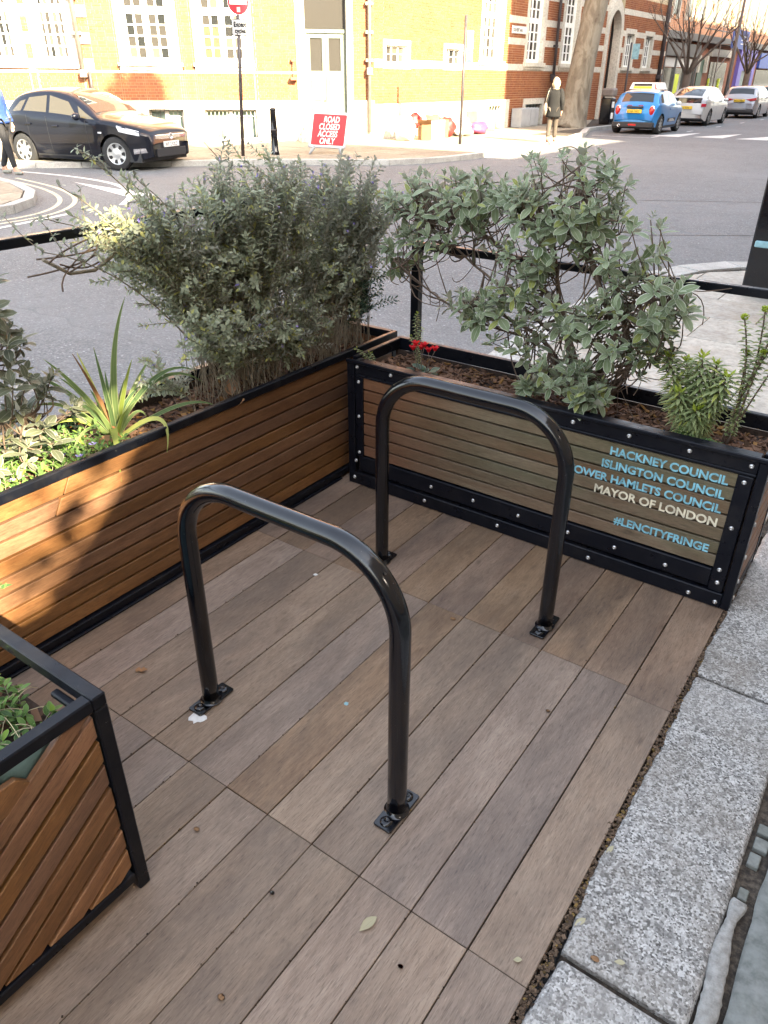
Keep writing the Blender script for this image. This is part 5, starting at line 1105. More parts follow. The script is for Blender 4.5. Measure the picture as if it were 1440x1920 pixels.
# --- black hatchback at the left
navy = paint('black_car_paint', (.003, .004, .009), .0, .55, .2)
MT['darkglass'] = glassy('painted_view_glass', (.06, .052, .035), .04)  # opaque glass; colour imitates the sunlit wall showing through
prm = dict(top=[(.80, .52), (.78, .70), (.66, .80), (.40, .89), (0, .97), (-.42, 1.04), (-.80, 1.27), (-1.15, 1.43), (-1.6, 1.505), (-2.1, 1.49), (-2.55, 1.39), (-2.80, 1.20), (-2.98, 1.0), (-3.08, .75), (-3.10, .5)],
  belt=[(.8, .68), (.3, .82), (-.4, .93), (-1.2, .97), (-2.4, 1.04), (-3.1, 1.02)], half=[(.80, .62), (.72, .72), (.5, .82), (.1, .875), (-1, .885), (-2.3, .885), (-2.8, .82), (-3.05, .72), (-3.10, .66)], wb=2.5, wr=.325, tum=.40,
  wins=[[(-1.62, .995), (-.86, .975), (-1.12, 1.27), (-1.62, 1.385)], [(-2.35, 1.045), (-1.70, 1.00), (-1.70, 1.385), (-2.18, 1.34)], [(-2.66, 1.08), (-2.42, 1.06), (-2.27, 1.30), (-2.42, 1.27)], [(-.80, .97), (-.42, .955), (-.66, 1.07), (-.88, 1.20)]],
  trims=[[(-2.1, .24), (-.4, .24), (-.4, .27), (-2.1, .27)]], handles=[(-1.55, .80), (-2.28, .83)], seams=[-.62, -1.66, -2.2], mirror=-.78, screen=[(-.66, -.50), (.66, -.50), (.55, -1.12), (-.55, -1.12)], rear=[(.5, -2.68), (-.5, -2.68), (-.55, -2.95), (.55, -2.95)], spokes=7, hm=navy, steer=14, wm='darkglass')
ct, patch, sy, tp, hf = car('black_hatchback', 'shiny black five door hatchback turning the corner at the left', 'car', heading(-14.62, 9.33, 13), prm, navy)
# camera sees its right side (-y) and nose
for s_ in (1, -1):
    patch('headlight', [(.18, .745), (.62, .67), (.60, .76), (.12, .86)], 'lens', .008, side=s_); patch('fog_light', [(.45, .33), (.72, .36), (.70, .44), (.46, .43)], 'chrome', .008, 4, 3, side=s_); patch('indicator', [(-.36, .70), (-.26, .70), (-.26, .73), (-.36, .73)], 'lens', .007, 2, 2, side=s_)
    patch('tail_light', [(-3.02, .80), (-2.84, .80), (-2.86, 1.0), (-3.0, .98)], 'redlens', .008, side=s_)
b = MB(); b.box(.79, .815, -.52, .52, .60, .68); b.build('grille_bar', MT['chrome'], ct, bevel=.01); b = MB(); b.box(.785, .812, -.5, .5, .26, .42); b.build('lower_grille', MT['trim'], ct, bevel=.01)
b = MB(); b.lathe([(.065, 0), (.065, .012), (.045, .014), (.045, .008), (0, .008)], Matrix.Translation((.812, 0, .64)) @ Matrix.Rotation(R(90), 4, 'Y'), 20); b.build('badge', MT['chrome'], ct)
b = MB(); b.box(.80, .822, -.26, .26, .44, .55); np_ = b.build('number_plate', MT['white'], ct, bevel=.004)
Mn = Matrix(((0, 0, 1, .8225), (1, 0, 0, -.22), (0, 1, 0, .455), (0, 0, 0, 1))); text('WF12 KXZ', .105, Mn, MT['gloss'], np_, xs=.80)

def rear_details(ct, prm, sy, patch, xr, plate_z, lamp, platetxt, roofaer=True, bumper=None):
    Mr = Matrix(((0, 0, -1, xr - .006), (-1, 0, 0, .25), (0, 1, 0, plate_z), (0, 0, 0, 1)))
    b = MB(); b.box(xr - .005, xr + .03, -.27, .27, plate_z - .015, plate_z + .10); q = b.build('number_plate', MT['plate_y'], ct, bevel=.004)
    if platetxt: text(platetxt, .11, Mr, MT['gloss'], q, xs=.82)
# --- blue driving-school mini: heading +y (90 deg)
azure = paint('azure_car_paint', (.02, .20, .50), .35); MT['wroof'] = paint('white_car_roof', (.72, .72, .70), .0)
prm = dict(top=[(.62, .50), (.60, .66), (.45, .80), (.1, .92), (-.35, .98), (-.62, 1.16), (-.90, 1.33), (-1.3, 1.40), (-2.0, 1.39), (-2.50, 1.32), (-2.66, 1.12), (-2.78, .92), (-2.88, .80), (-2.93, .60), (-2.93, .45)],
  belt=[(.6, .72), (-.3, .90), (-1.4, .93), (-2.9, .96)], half=[(.62, .60), (.5, .74), (.1, .84), (-1, .86), (-2.3, .865), (-2.7, .82), (-2.88, .74), (-2.93, .70)], wb=2.35, wr=.31, tum=.36,
  wins=[[(-1.58, .955), (-.82, .94), (-1.02, 1.26), (-1.58, 1.31)], [(-2.50, .985), (-1.66, .965), (-1.66, 1.31), (-2.40, 1.28)]], trims=[[(-2.05, .20), (-.32, .20), (-.32, .27), (-2.05, .27)]], handles=[(-1.55, .78)], seams=[-.55, -1.62], mirror=-.85, mm=MT['wroof'],
  screen=[(-.6, -.42), (.6, -.42), (.55, -.88), (-.55, -.88)], rear=[(-.58, -2.72), (.58, -2.72), (.52, -2.545), (-.52, -2.545)], spokes=8)
ct, patch, sy, tp, hf = car('blue_hatchback', 'bright blue hatchback with white roof and learner sign on top', 'car', heading(-10.22, 30.75, 91), prm, azure, 'cars parked along the far kerb')
patch('white_roof', [(-.6, -2.48), (.6, -2.48), (.6, -.98), (-.6, -.98)], MT['wroof'], .006, 12, 8, 'top')
def back_disc(ct, y, z, rx, rz, x, mat, name, depth=.03, par=None):
    b = MB(); b.lathe([(1, 0), (.9, depth), (0, depth * 1.1)], Matrix.Translation((x, y, z)) @ Matrix.Rotation(R(-90), 4, 'Y') @ Matrix.Diagonal((rz, rx, 1, 1)), 20); return b.build(name, MT[mat] if isinstance(mat, str) else mat, par or ct)
for s_ in (1, -1):
    q = back_disc(ct, s_ * .62, .76, .115, .175, -2.865, 'chrome', 'light_surround'); back_disc(ct, s_ * .62, .76, .092, .15, -2.885, 'redlens', 'tail_light', .025, q)
b = MB(); b.box(-2.95, -2.90, -.30, .30, .84, .90); b.build('boot_handle', MT['trim'], ct, bevel=.01); rear_details(ct, prm, sy, patch, -2.93, .70, None, 'EO68 FWD')
b = MB(); b.box(-2.98, -2.5, -.76, .76, .22, .40); b.build('rear_bumper', MT['trim'], ct, bevel=.05, seg=3); b = MB(); b.box(-2.99, -2.981, -.14, .14, .28, .34); b.build('fog_light', MT['redlens'], ct)
b = MB(); b.lathe([(.05, 0), (.05, .05), (.035, .05), (.03, 0)], Matrix.Translation((-2.97, .48, .28)) @ Matrix.Rotation(R(-90), 4, 'Y'), 14); b.build('exhaust_pipe', MT['chrome'], ct)
for y in (.20, -.20): b = MB(); b.box(-2.915, -2.85, y - .08, y + .08, .91, .935); b.build('bonnet_stripe', MT['redbag'], ct)
patch('door_lettering_panel', [(-1.6, .38), (-.6, .38), (-.6, .50), (-1.6, .50)], 'trim', .006, 6, 2, side=-1)
for k in range(3): b = MB(); b.box(-1.5 + k * .05, -.75 - k * .1, -.878, -.874, .40 + k * .03, .415 + k * .03); stuff(b.build('small_lettering', MT['white'], ct))
# learner roof sign
rs = MB(); rs.prism([(-.66, 0), (.66, 0), (.56, .22), (-.56, .22)], -.13, .13, Matrix(((0, 0, 1, -1.75), (-1, 0, 0, 0), (0, 1, 0, 1.42), (0, 0, 0, 1)))); sg = rs.build('roof_sign', MT['white'], ct, bevel=.015)
b = MB(); b.box(-1.885, -1.881, -.18, .50, 1.445, 1.52); b.build('yellow_band', MT['plate_y'], sg); b = MB(); b.box(-1.885, -1.881, -.18, .48, 1.53, 1.60); b.build('dark_band', MT['trim'], sg)
text('L', .19, Matrix(((0, 0, -1, -1.886), (-1, 0, 0, -.28), (0, 1, 0, 1.455), (0, 0, 0, 1))), MT['signred'], sg, offset=.006)
# --- white liftback
wpaint = paint('pearl_white_paint', (.52, .52, .50), .1)
prm = dict(top=[(.85, .5), (.82, .66), (.6, .78), (.2, .90), (-.1, .98), (-.6, 1.22), (-1.2, 1.44), (-1.7, 1.49), (-2.4, 1.43), (-3.0, 1.26), (-3.35, 1.10), (-3.42, .95), (-3.50, .70), (-3.5, .45)],
  belt=[(.8, .70), (-.1, .88), (-1.5, .94), (-3.5, 1.02)], half=[(.85, .6), (.7, .75), (.2, .85), (-1, .87), (-2.8, .87), (-3.2, .83), (-3.45, .76), (-3.5, .72)], wb=2.7, wr=.315, tum=.38,
  wins=[[(-1.75, .97), (-.75, .93), (-1.15, 1.27), (-1.75, 1.37)], [(-2.55, 1.0), (-1.83, .975), (-1.83, 1.38), (-2.45, 1.30)], [(-3.0, 1.04), (-2.62, 1.02), (-2.52, 1.27), (-2.72, 1.2)]], handles=[(-1.7, .80), (-2.5, .83)], seams=[-.6, -1.78, -2.4], mirror=-.7,
  screen=[(-.6, -.15), (.6, -.15), (.52, -1.1), (-.52, -1.1)], rear=[(-.55, -3.3), (.55, -3.3), (.5, -2.6), (-.5, -2.6)], spokes=10)
ct, patch, sy, tp, hf = car('white_liftback', 'pearl white liftback parked ahead of the blue learner car', 'car', heading(-10.42, 38.3, 91), prm, wpaint, 'cars parked along the far kerb')
b = MB(); b.box(-3.46, -3.40, -.62, .62, .86, 1.07); b.build('lower_rear_window', MT['carglass'], ct, bevel=.02)
for s_ in (1, -1): b = MB(); b.box(-3.50, -3.34, .60 if s_ > 0 else -.80, .80 if s_ > 0 else -.60, .70, 1.02); q = b.build('light_surround', MT['lens'], ct, bevel=.03); b = MB(); b.box(-3.51, -3.36, .63 if s_ > 0 else -.81, .81 if s_ > 0 else -.63, .74, .86); b.build('tail_light', MT['redlens'], q, bevel=.01)
rear_details(ct, prm, sy, patch, -3.50, .66, None, 'LR12 YVN')
b = MB(); b.box(-3.52, -3.0, -.74, .74, .24, .32); b.build('rear_bumper', MT['trim'], ct, bevel=.03)
# --- silver estate
spaint = paint('silver_car_paint', (.36, .36, .37), .6)
prm = dict(top=[(.85, .5), (.82, .68), (.6, .82), (.1, .93), (-.3, 1.0), (-.8, 1.28), (-1.3, 1.44), (-1.9, 1.48), (-2.9, 1.45), (-3.2, 1.38), (-3.42, 1.10), (-3.55, .90), (-3.6, .66), (-3.6, .45)],
  belt=[(.8, .70), (-.1, .88), (-1.5, .95), (-3.6, 1.02)], half=[(.85, .6), (.7, .75), (.2, .85), (-1, .87), (-2.9, .87), (-3.3, .84), (-3.55, .78), (-3.6, .74)], wb=2.6, wr=.315, tum=.34,
  wins=[[(-1.75, .98), (-.85, .95), (-1.2, 1.27), (-1.75, 1.36)], [(-2.55, 1.0), (-1.83, .985), (-1.83, 1.37), (-2.5, 1.35)], [(-3.2, 1.05), (-2.62, 1.01), (-2.58, 1.34), (-3.05, 1.3)]], handles=[(-1.7, .80), (-2.5, .83)], seams=[-.6, -1.78, -2.4], mirror=-.75,
  screen=[(-.6, -.35), (.6, -.35), (.52, -1.2), (-.52, -1.2)], rear=[(-.62, -3.42), (.62, -3.42), (.55, -3.235), (-.55, -3.235)], spokes=5)
ct, patch, sy, tp, hf = car('silver_estate', 'silver estate car parked in front of the white liftback', 'car', heading(-10.4, 47.6, 91), prm, spaint, 'cars parked along the far kerb')
for s_ in (1, -1): b = MB(); b.prism([(.30, .88), (.80, .96), (.80, .84), (.55, .80)] if s_ > 0 else [(-.55, .80), (-.80, .84), (-.80, .96), (-.30, .88)], 3.40, 3.60, Matrix(((0, 0, -1, 0), (1, 0, 0, 0), (0, 1, 0, 0), (0, 0, 0, 1)))); b.build('tail_light', MT['redlens'], ct, bevel=.01)
rear_details(ct, prm, sy, patch, -3.61, .78, None, 'AW13 PBO')
b = MB(); b.box(-3.64, -3.1, -.76, .76, .26, .42); b.build('rear_bumper', MT['trim'], ct, bevel=.04)
gpaint = paint('dark_car_paint', (.03, .035, .04), .2)
prm2 = dict(prm); prm2['spokes'] = 5
ct, patch, sy, tp, hf = car('dark_estate', 'dark car mostly cut off at the right edge beyond the silver estate', 'car', heading(-10.3, 54.8, 91), prm2, gpaint, 'cars parked along the far kerb')

# ================================================================== PEOPLE
def figure(par, joints, bones, mat, name='body', sub_=2):
    """joints: {name:(x,y,z,r)}; bones: list of (a,b); one continuous skin surface"""
    idx = {k: i for i, k in enumerate(joints)}; me = bpy.data.meshes.new(name); me.from_pydata([v[:3] for v in joints.values()], [(idx[a], idx[b]) for a, b in bones], []); me.update()
    o = bpy.data.objects.new(name, me); COL.objects.link(o); sk = o.modifiers.new('skin', 'SKIN'); sk.use_smooth_shade = True
    for i, v in enumerate(joints.values()):
        r = v[3] if isinstance(v[3], (tuple, list)) else (v[3], v[3]); me.skin_vertices[0].data[i].radius = r; me.skin_vertices[0].data[i].use_root = (i == 0)
    s2 = o.modifiers.new('sub', 'SUBSURF'); s2.levels = s2.render_levels = sub_
    dg = bpy.context.evaluated_depsgraph_get(); m2 = bpy.data.meshes.new_from_object(o.evaluated_get(dg)); bpy.data.objects.remove(o)
    m2.name = name; m2.materials.clear(); m2.materials.append(mat)
    for p in m2.polygons: p.use_smooth = True
    return obj(name, m2, par)
MT['coat'] = plain('charcoal_coat', (.005, .0045, .0045), .9, 0, .25, 12, .3); MT['trouser'] = plain('taupe_trousers', (.07, .055, .042), .85, 0, .15, 14, .2); MT['jeans'] = plain('black_jeans', (.015, .015, .018), .85, 0, .3, 14, .2)
MT['puffer'] = plain('blue_puffer', (.025, .06, .20), .5, 0, .2, 8, .2); MT['blond'] = plain('pale_blond_hair', (.36, .30, .20), .6, 0, .15, 40, .4); MT['shoe'] = plain('grey_trainer', (.22, .23, .20), .6, 0, .2, 10); MT['bagtan'] = plain('pale_bag', (.2, .17, .14), .6, 0, .2, 10); MT['darkshoe'] = plain('brown_shoe', (.08, .035, .02), .5, 0, .2, 10); MT['hair'] = plain('brown_hair', (.05, .03, .02), .7, 0, .3, 30, .3)
def blob(par, name, mat, c, r, seed=0, amp=.08, M=None, nn=18):
    rows = []
    for i in range(13):
        a = math.pi * i / 12; row = []
        for j in range(nn): p = 2 * math.pi * j / nn; v = Vector((math.sin(a) * math.cos(p), math.sin(a) * math.sin(p), math.cos(a))); k = 1 + amp * noise.noise(v * 2.5 + Vector((seed, 0, 0))); row.append((c[0] + v.x * r[0] * k, c[1] + v.y * r[1] * k, c[2] + v.z * r[2] * k))
        rows.append(row)
    b = MB(); b.grid(rows, close=True); return b.build(name, MT[mat], par)
def hand(J, Bn, wrist, s_, pre):
    """five short finger chains off a palm; x to the side, hanging down"""
    x, y, z = wrist; J[pre + 'palm'] = (x, y, z - .06, (.022, .034)); Bn.append((pre + 'wr', pre + 'palm'))
    for i, (dy, l) in enumerate(((-.027, .062), (-.010, .072), (.008, .068), (.024, .054))):
        J[f'{pre}k{i}'] = (x, y + dy, z - .095, .0095); J[f'{pre}m{i}'] = (x - .004 * s_, y + dy, z - .095 - l * .55, .0088); J[f'{pre}t{i}'] = (x - .018 * s_, y + dy, z - .095 - l, .0075)
        Bn += [(pre + 'palm', f'{pre}k{i}'), (f'{pre}k{i}', f'{pre}m{i}'), (f'{pre}m{i}', f'{pre}t{i}')]
    J[pre + 'th1'] = (x - .006 * s_, y + .040, z - .055, .011); J[pre + 'th2'] = (x - .014 * s_, y + .052, z - .088, .009); Bn += [(pre + 'palm', pre + 'th1'), (pre + 'th1', pre + 'th2')]
def person(label, M, kind):
    """stands facing local +y, x to its right, feet on z=0"""
    t = thing('person', label, 'person', None, M); h = 1.62 if kind == 'w' else 1.78; k = h / 1.72
    J = {}; Bn = []
    def j(n_, x, y, z, r): J[n_] = (x * k, y * k, z * k, tuple(q * k for q in r) if isinstance(r, tuple) else r * k)
    fs = .09 if kind == 'w' else .12
    j('pelvis', 0, 0, .95, (.135, .10)); j('waist', 0, .01, 1.08, (.12, .09)); j('chest', 0, 0, 1.28, (.15, .105)); j('neck0', 0, -.01, 1.44, .062); j('neck', 0, .0, 1.50, .052); j('head0', 0, .015, 1.565, (.068, .080)); j('head', 0, .012, 1.64, (.074, .090)); j('crown', 0, .0, 1.69, (.052, .062))
    Bn += [('pelvis', 'waist'), ('waist', 'chest'), ('chest', 'neck0'), ('neck0', 'neck'), ('neck', 'head0'), ('head0', 'head'), ('head', 'crown')]
    for s_, p in ((1, 'r'), (-1, 'l')):
        st = fs * s_ 
        j(p + 'hip', .085 * s_, 0, .90, .085); j(p + 'knee', .09 * s_, .03 + st * .6, .49, .056); j(p + 'ank', .095 * s_, st * 1.5 - .02, .09 if not (kind == 'w' and s_ < 0) else .12, .038); j(p + 'toe', .11 * s_, st * 1.5 + .13, .035 if not (kind == 'w' and s_ < 0) else .03, (.032, .024)); j(p + 'heel', .095 * s_, st * 1.5 - .05, .045 if not (kind == 'w' and s_ < 0) else .09, .03)
        Bn += [('pelvis', p + 'hip'), (p + 'hip', p + 'knee'), (p + 'knee', p + 'ank'), (p + 'ank', p + 'toe'), (p + 'ank', p + 'heel')]
        j(p + 'sh', .165 * s_, -.01, 1.40, .056); j(p + 'el', .235 * s_, -.03 - st * .3, 1.12, .042); j(p + 'wr', .235 * s_, .05 - st * .3, .89, .026)
        Bn += [('chest', p + 'sh'), (p + 'sh', p + 'el'), (p + 'el', p + 'wr')]
        w = J[p + 'wr'][:3]; hand(J, Bn, w, s_, p)
    figure(t, J, Bn, MT['skin'])
    # face
    for s_ in (1, -1): blob(t, 'ear', 'skin', (.073 * k * s_, .01 * k, 1.615 * k), (.010, .02, .03)); blob(t, 'eye', 'dark', (.03 * k * s_, .095 * k, 1.635 * k), (.011, .008, .006))
    blob(t, 'nose', 'skin', (0, .105 * k, 1.605 * k), (.012, .018, .022)); blob(t, 'mouth', 'redbag', (0, .092 * k, 1.57 * k), (.022, .008, .005))
    # legs clothing
    C = {}; Cb = []; top_m, leg_m, sh = ('coat', 'trouser', 'darkshoe') if kind == 'w' else ('puffer', 'jeans', 'shoe')
    C['p'] = (*J['pelvis'][:3], (.150 * k, .115 * k))
    for p in 'rl':
        a, b_, c = J[p + 'hip'], J[p + 'knee'], J[p + 'ank']; C[p + 'h'] = (*a[:3], a[3] + .016); C[p + 'k'] = (*b_[:3], b_[3] + (.022 if kind == 'w' else .014)); C[p + 'a'] = (c[0], c[1], c[2] + .02, c[3] + (.026 if kind == 'w' else .016)); Cb += [('p', p + 'h'), (p + 'h', p + 'k'), (p + 'k', p + 'a')]
    figure(t, C, Cb, MT[leg_m], 'trousers')
    for p in 'rl': a, b_, c = J[p + 'heel'], J[p + 'ank'], J[p + 'toe']; figure(t, {'h': (a[0], a[1], .05, .045), 'm': (b_[0], (a[1] + c[1]) / 2, .048, (.048, .044)), 't': (c[0], c[1], .04, (.045, .032))}, [('h', 'm'), ('m', 't')], MT[sh], 'shoe')
    hem = .70 if kind == 'w' else .90; prof = [(1.475, .065, .065), (1.445, .10, .085), (1.415, .175, .105), (1.33, .205, .135), (1.20, .20, .14), (1.05, .195, .135), (.95, .205, .15), (hem + .05, .225 if kind == 'w' else .20, .165), (hem, .23 if kind == 'w' else .19, .168), (hem + .004, .20, .14)]
    cb = MB(); cb.grid([[(rx * k * math.cos(2 * math.pi * q / 24) * (1 + .03 * math.sin(5 * q + z * 9)), ry * k * math.sin(2 * math.pi * q / 24) - .005, (z + (.012 * math.sin(z * 90) if kind == 'm' else 0)) * k) for q in range(24)] for (z, rx, ry) in prof], close=True)
    cb.build('coat' if kind == 'w' else 'puffer_jacket', MT[top_m], t)
    for p in 'rl':
        a, b_, c = J[p + 'sh'], J[p + 'el'], J[p + 'wr']; sb = MB(); P = smooth([a[:3], tuple((a[q] + b_[q]) / 2 for q in range(3)), b_[:3], tuple((b_[q] + c[q]) / 2 for q in range(3)), (c[0], c[1], c[2] + .01)], 3); P = [(a[0] * .75, a[1], a[2] + .01)] + P; n = len(P)
        sb.tube(P, [.065] + [.078 - .028 * q / (n - 1) for q in range(n - 1)], 14); sb.build('sleeve', MT[top_m], t)
    if kind == 'w':
        blob(t, 'hair', 'blond', (0, -.025, 1.585 * k), (.110, .118, .16), 3, .25); blob(t, 'scarf', 'bagtan', (0, -.02, 1.46 * k), (.10, .10, .05), 5, .2)
        blob(t, 'shoulder_bag', 'bagtan', (-.24, -.06, .86), (.06, .13, .17), 7, .15); b = MB(); b.tube([(-.25, -.10, 1.0), (-.19, -.10, 1.30), (-.13, 0, 1.42)], .012, 6); b.build('bag_strap', MT['bagtan'], t)
    else: blob(t, 'hair', 'hair', (0, -.02, 1.66 * k), (.085, .10, .085), 3, .1)
    return t
person('woman with white blond hair in long charcoal coat walking away with pale shoulder bag', Matrix.Translation((-9.95, 20.35, 0)) @ Matrix.Rotation(R(22), 4, 'Z'), 'w')
person('man in blue puffer jacket and black jeans walking at the left edge', Matrix.Translation((-15.55, 6.75, -.12)) @ Matrix.Rotation(R(-62), 4, 'Z'), 'm')

# ================================================================== PLANTS
random.seed(21)
MT['stem'] = plain('brown_twig', (.13, .09, .065), .8, 0, .25, 30, .3); MT['palestem'] = plain('pale_twig', (.26, .22, .16), .8, 0, .25, 30)
MT['brachy'] = leafmat('grey_green_leaf', (.12, .165, .075), (.25, .295, .175), rim=(.60, .62, .50), under=(.46, .47, .38), trans=.2, rimw=.80)
MT['brachyL'] = leafmat('sage_leaf', (.085, .10, .06), (.15, .165, .105), rim=(.42, .42, .34), under=(.42, .41, .34), trans=.18)
MT['teuc'] = leafmat('small_grey_leaf', (.21, .245, .145), (.41, .435, .31), under=(.38, .39, .33), trans=.25, rimw=.9)
MT['violet'] = leafmat('violet_flower', (.25, .20, .55), (.42, .36, .75), trans=.3)
MT['strap'] = leafmat('strap_leaf', (.05, .11, .05), (.16, .22, .07), rim=(.30, .34, .16), trans=.3, rimw=.7); MT['strapY'] = leafmat('yellow_strap_leaf', (.30, .36, .08), (.42, .45, .14), trans=.35)
MT['euph'] = leafmat('euphorbia_leaf', (.17, .24, .09), (.33, .39, .18), rim=(.52, .52, .28), trans=.25); MT['lime'+'f'] = leafmat('lime_bract', (.32, .42, .05), (.45, .52, .08), trans=.3)
MT['vinca'] = leafmat('periwinkle_leaf', (.05, .12, .03), (.15, .26, .06), rim=(.22, .30, .12), trans=.25); MT['cyc'] = leafmat('cyclamen_leaf', (.04, .09, .055), (.09, .15, .10), rim=(.20, .26, .20), trans=.1); MT['redpetal'] = leafmat('red_petal', (.55, .008, .015), (.70, .02, .03), trans=.3)
MT['dryleaf'] = leafmat('dry_brown_leaf', (.22, .11, .05), (.36, .20, .10), trans=.1); MT['paleleaf'] = leafmat('pale_fallen_leaf', (.34, .31, .18), (.42, .38, .25), rim=(.28, .22, .13), trans=.1, rimw=.9)

def leaf(b, base, d, up, L_, W_, curl=.15, fold=.12, shape=(.0, .55, .95, 1.0, .78, .0), nx=2):
    d = Vector(d).normalized(); up = Vector(up); s_ = d.cross(up)
    if s_.length < 1e-4: s_ = d.orthogonal()
    s_.normalize(); n = s_.cross(d).normalized(); rows = []; m = len(shape) - 1
    for i, w in enumerate(shape):
        t = i / m; c = base + d * (L_ * t) - n * (curl * L_ * t * t); w = max(w, .02) * W_ / 2
        rows.append([c - s_ * w + n * fold * w, c, c + s_ * w + n * fold * w] if nx == 2 else [c - s_ * w, c + s_ * w])
    b.grid(rows, uv=True)
def unit(): 
    v = Vector((random.gauss(0, 1), random.gauss(0, 1), random.gauss(0, 1))); return v.normalized()
LEAFM = {}
def leaf_obj(mat, size, par, p, d, up, sc):
    """single large leaf as an object sharing one of a few meshes"""
    key = (mat, size)
    if key not in LEAFM:
        b = MB(); leaf(b, Vector((0, 0, 0)), Vector((1, 0, 0)), Vector((0, 0, 1)), 1.0, .44 + .04 * size, .12 + .12 * size, .16); LEAFM[key] = b.mesh('leaf', MT[mat])
    x = Vector(d).normalized(); y = Vector(up).cross(x); y = y.normalized() if y.length > 1e-4 else x.orthogonal(); z = x.cross(y)
    M = Matrix(((x.x, y.x, z.x, p.x), (x.y, y.y, z.y, p.y), (x.z, y.z, z.z, p.z), (0, 0, 0, 1))) @ Matrix.Scale(sc, 4)
    o = obj('leaf', LEAFM[key], par); o.matrix_basis = M; return o
CAMP = cam.matrix_world.translation
def rosettes(par, tips, mat, leaf_len, single=300, nl=(6, 9), wr=.44):
    """tips: (pos, axis, scale).  leaves nearest the viewer become objects, the rest one joined part"""
    recs = []
    for (p, ax, sc) in tips:
        ax = ax.normalized(); e = ax.orthogonal().normalized(); g = ax.cross(e); n = random.randint(*nl); ph = random.random() * 6
        for k in range(n):
            a = ph + k * 2.4; t = k / n; spread = .35 + 1.05 * t; d = (ax * math.cos(spread) + (e * math.cos(a) + g * math.sin(a)) * math.sin(spread)).normalized()
            d = (d + Vector((0, 0, -.10)) + unit() * .12).normalized(); L_ = leaf_len * sc * (.45 + .65 * min(1, t * 1.6)) * random.uniform(.8, 1.15)
            recs.append((p - ax * (.042 * t * sc), d, (ax + Vector((0, 0, .6))).normalized(), L_))
    recs.sort(key=lambda r: (r[0] - CAMP).length / r[3])
    for (p, d, up, L_) in recs[:single]: leaf_obj(mat, random.randint(0, 2), par, p, d, up, L_)
    b = MB()
    for (p, d, up, L_) in recs[single:]: leaf(b, p, d, up, L_, L_ * wr * random.uniform(.85, 1.1), random.uniform(.05, .35), random.uniform(.05, .25))
    if b.f: stuff(b.build('foliage', MT[mat], par))
    return recs
def curve(p, q, bend, n=7):
    p, q, bend = Vector(p), Vector(q), Vector(bend); return [p.lerp(q, i / n) + bend * (4 * (i / n) * (1 - i / n)) for i in range(n + 1)]
def blobpts(blobs, n, shell=.6):
    out = []; ws = [b_[2] for b_ in blobs]
    for _ in range(n):
        c, r, w = random.choices(blobs, ws)[0]; v = unit(); k = random.uniform(shell, 1) ** .6; out.append((Vector((c[0] + v.x * r[0] * k, c[1] + v.y * r[1] * k, c[2] + v.z * r[2] * k)), v, Vector(c)))
    return out

def shrub(name, label, base, limbs, blobs, ntips, mat, leaf_len, bare=14, single=300, seed=1, shell=.5, twig_r=.0022, lobj=True, stemmat='stem'):
    random.seed(seed); t = at(name, label, 'shrub', base); nodes = []
    for i, (pts, r0, r1) in enumerate(limbs):
        P = smooth(pts, 4) if len(pts) > 2 else pts; P = [Vector(p) + Vector((random.gauss(0, .003), random.gauss(0, .003), 0)) for p in P]; n = len(P)
        b = MB(); b.tube(P, [r0 + (r1 - r0) * k / (n - 1) for k in range(n)], 8); b.build('branch', MT[stemmat], t)
        nodes += P[n // 3:]
    tips = []; tw = MB()
    for (p, v, c) in blobpts(blobs, ntips, shell):
        ax = (v * .7 + Vector((0, 0, .75)) + unit() * .35 + (CAMP - p).normalized() * .12).normalized(); tips.append((p, ax, random.uniform(.55, 1.25)))
        q = min(random.sample(nodes, min(14, len(nodes))), key=lambda n_: (n_ - p).length); pp = curve(q, p - ax * .02, Vector((random.gauss(0, .02), random.gauss(0, .02), -.03 - .02 * random.random())), 5); tw.tube(pp, [twig_r * 1.6, twig_r * 1.4, twig_r * 1.2, twig_r, twig_r * .9, twig_r * .8], 4, caps=False)
    for _ in range(bare):
        q = random.choice(nodes); e = q + Vector((random.uniform(-.14, .14), random.uniform(-.1, .1), random.uniform(-.14, .06))); tw.tube(curve(q, e, unit() * .04, 6), twig_r * .8, 4, caps=False)
    stuff(tw.build('twigs', MT[stemmat], t)); rosettes(t, tips, mat, leaf_len, single); return t

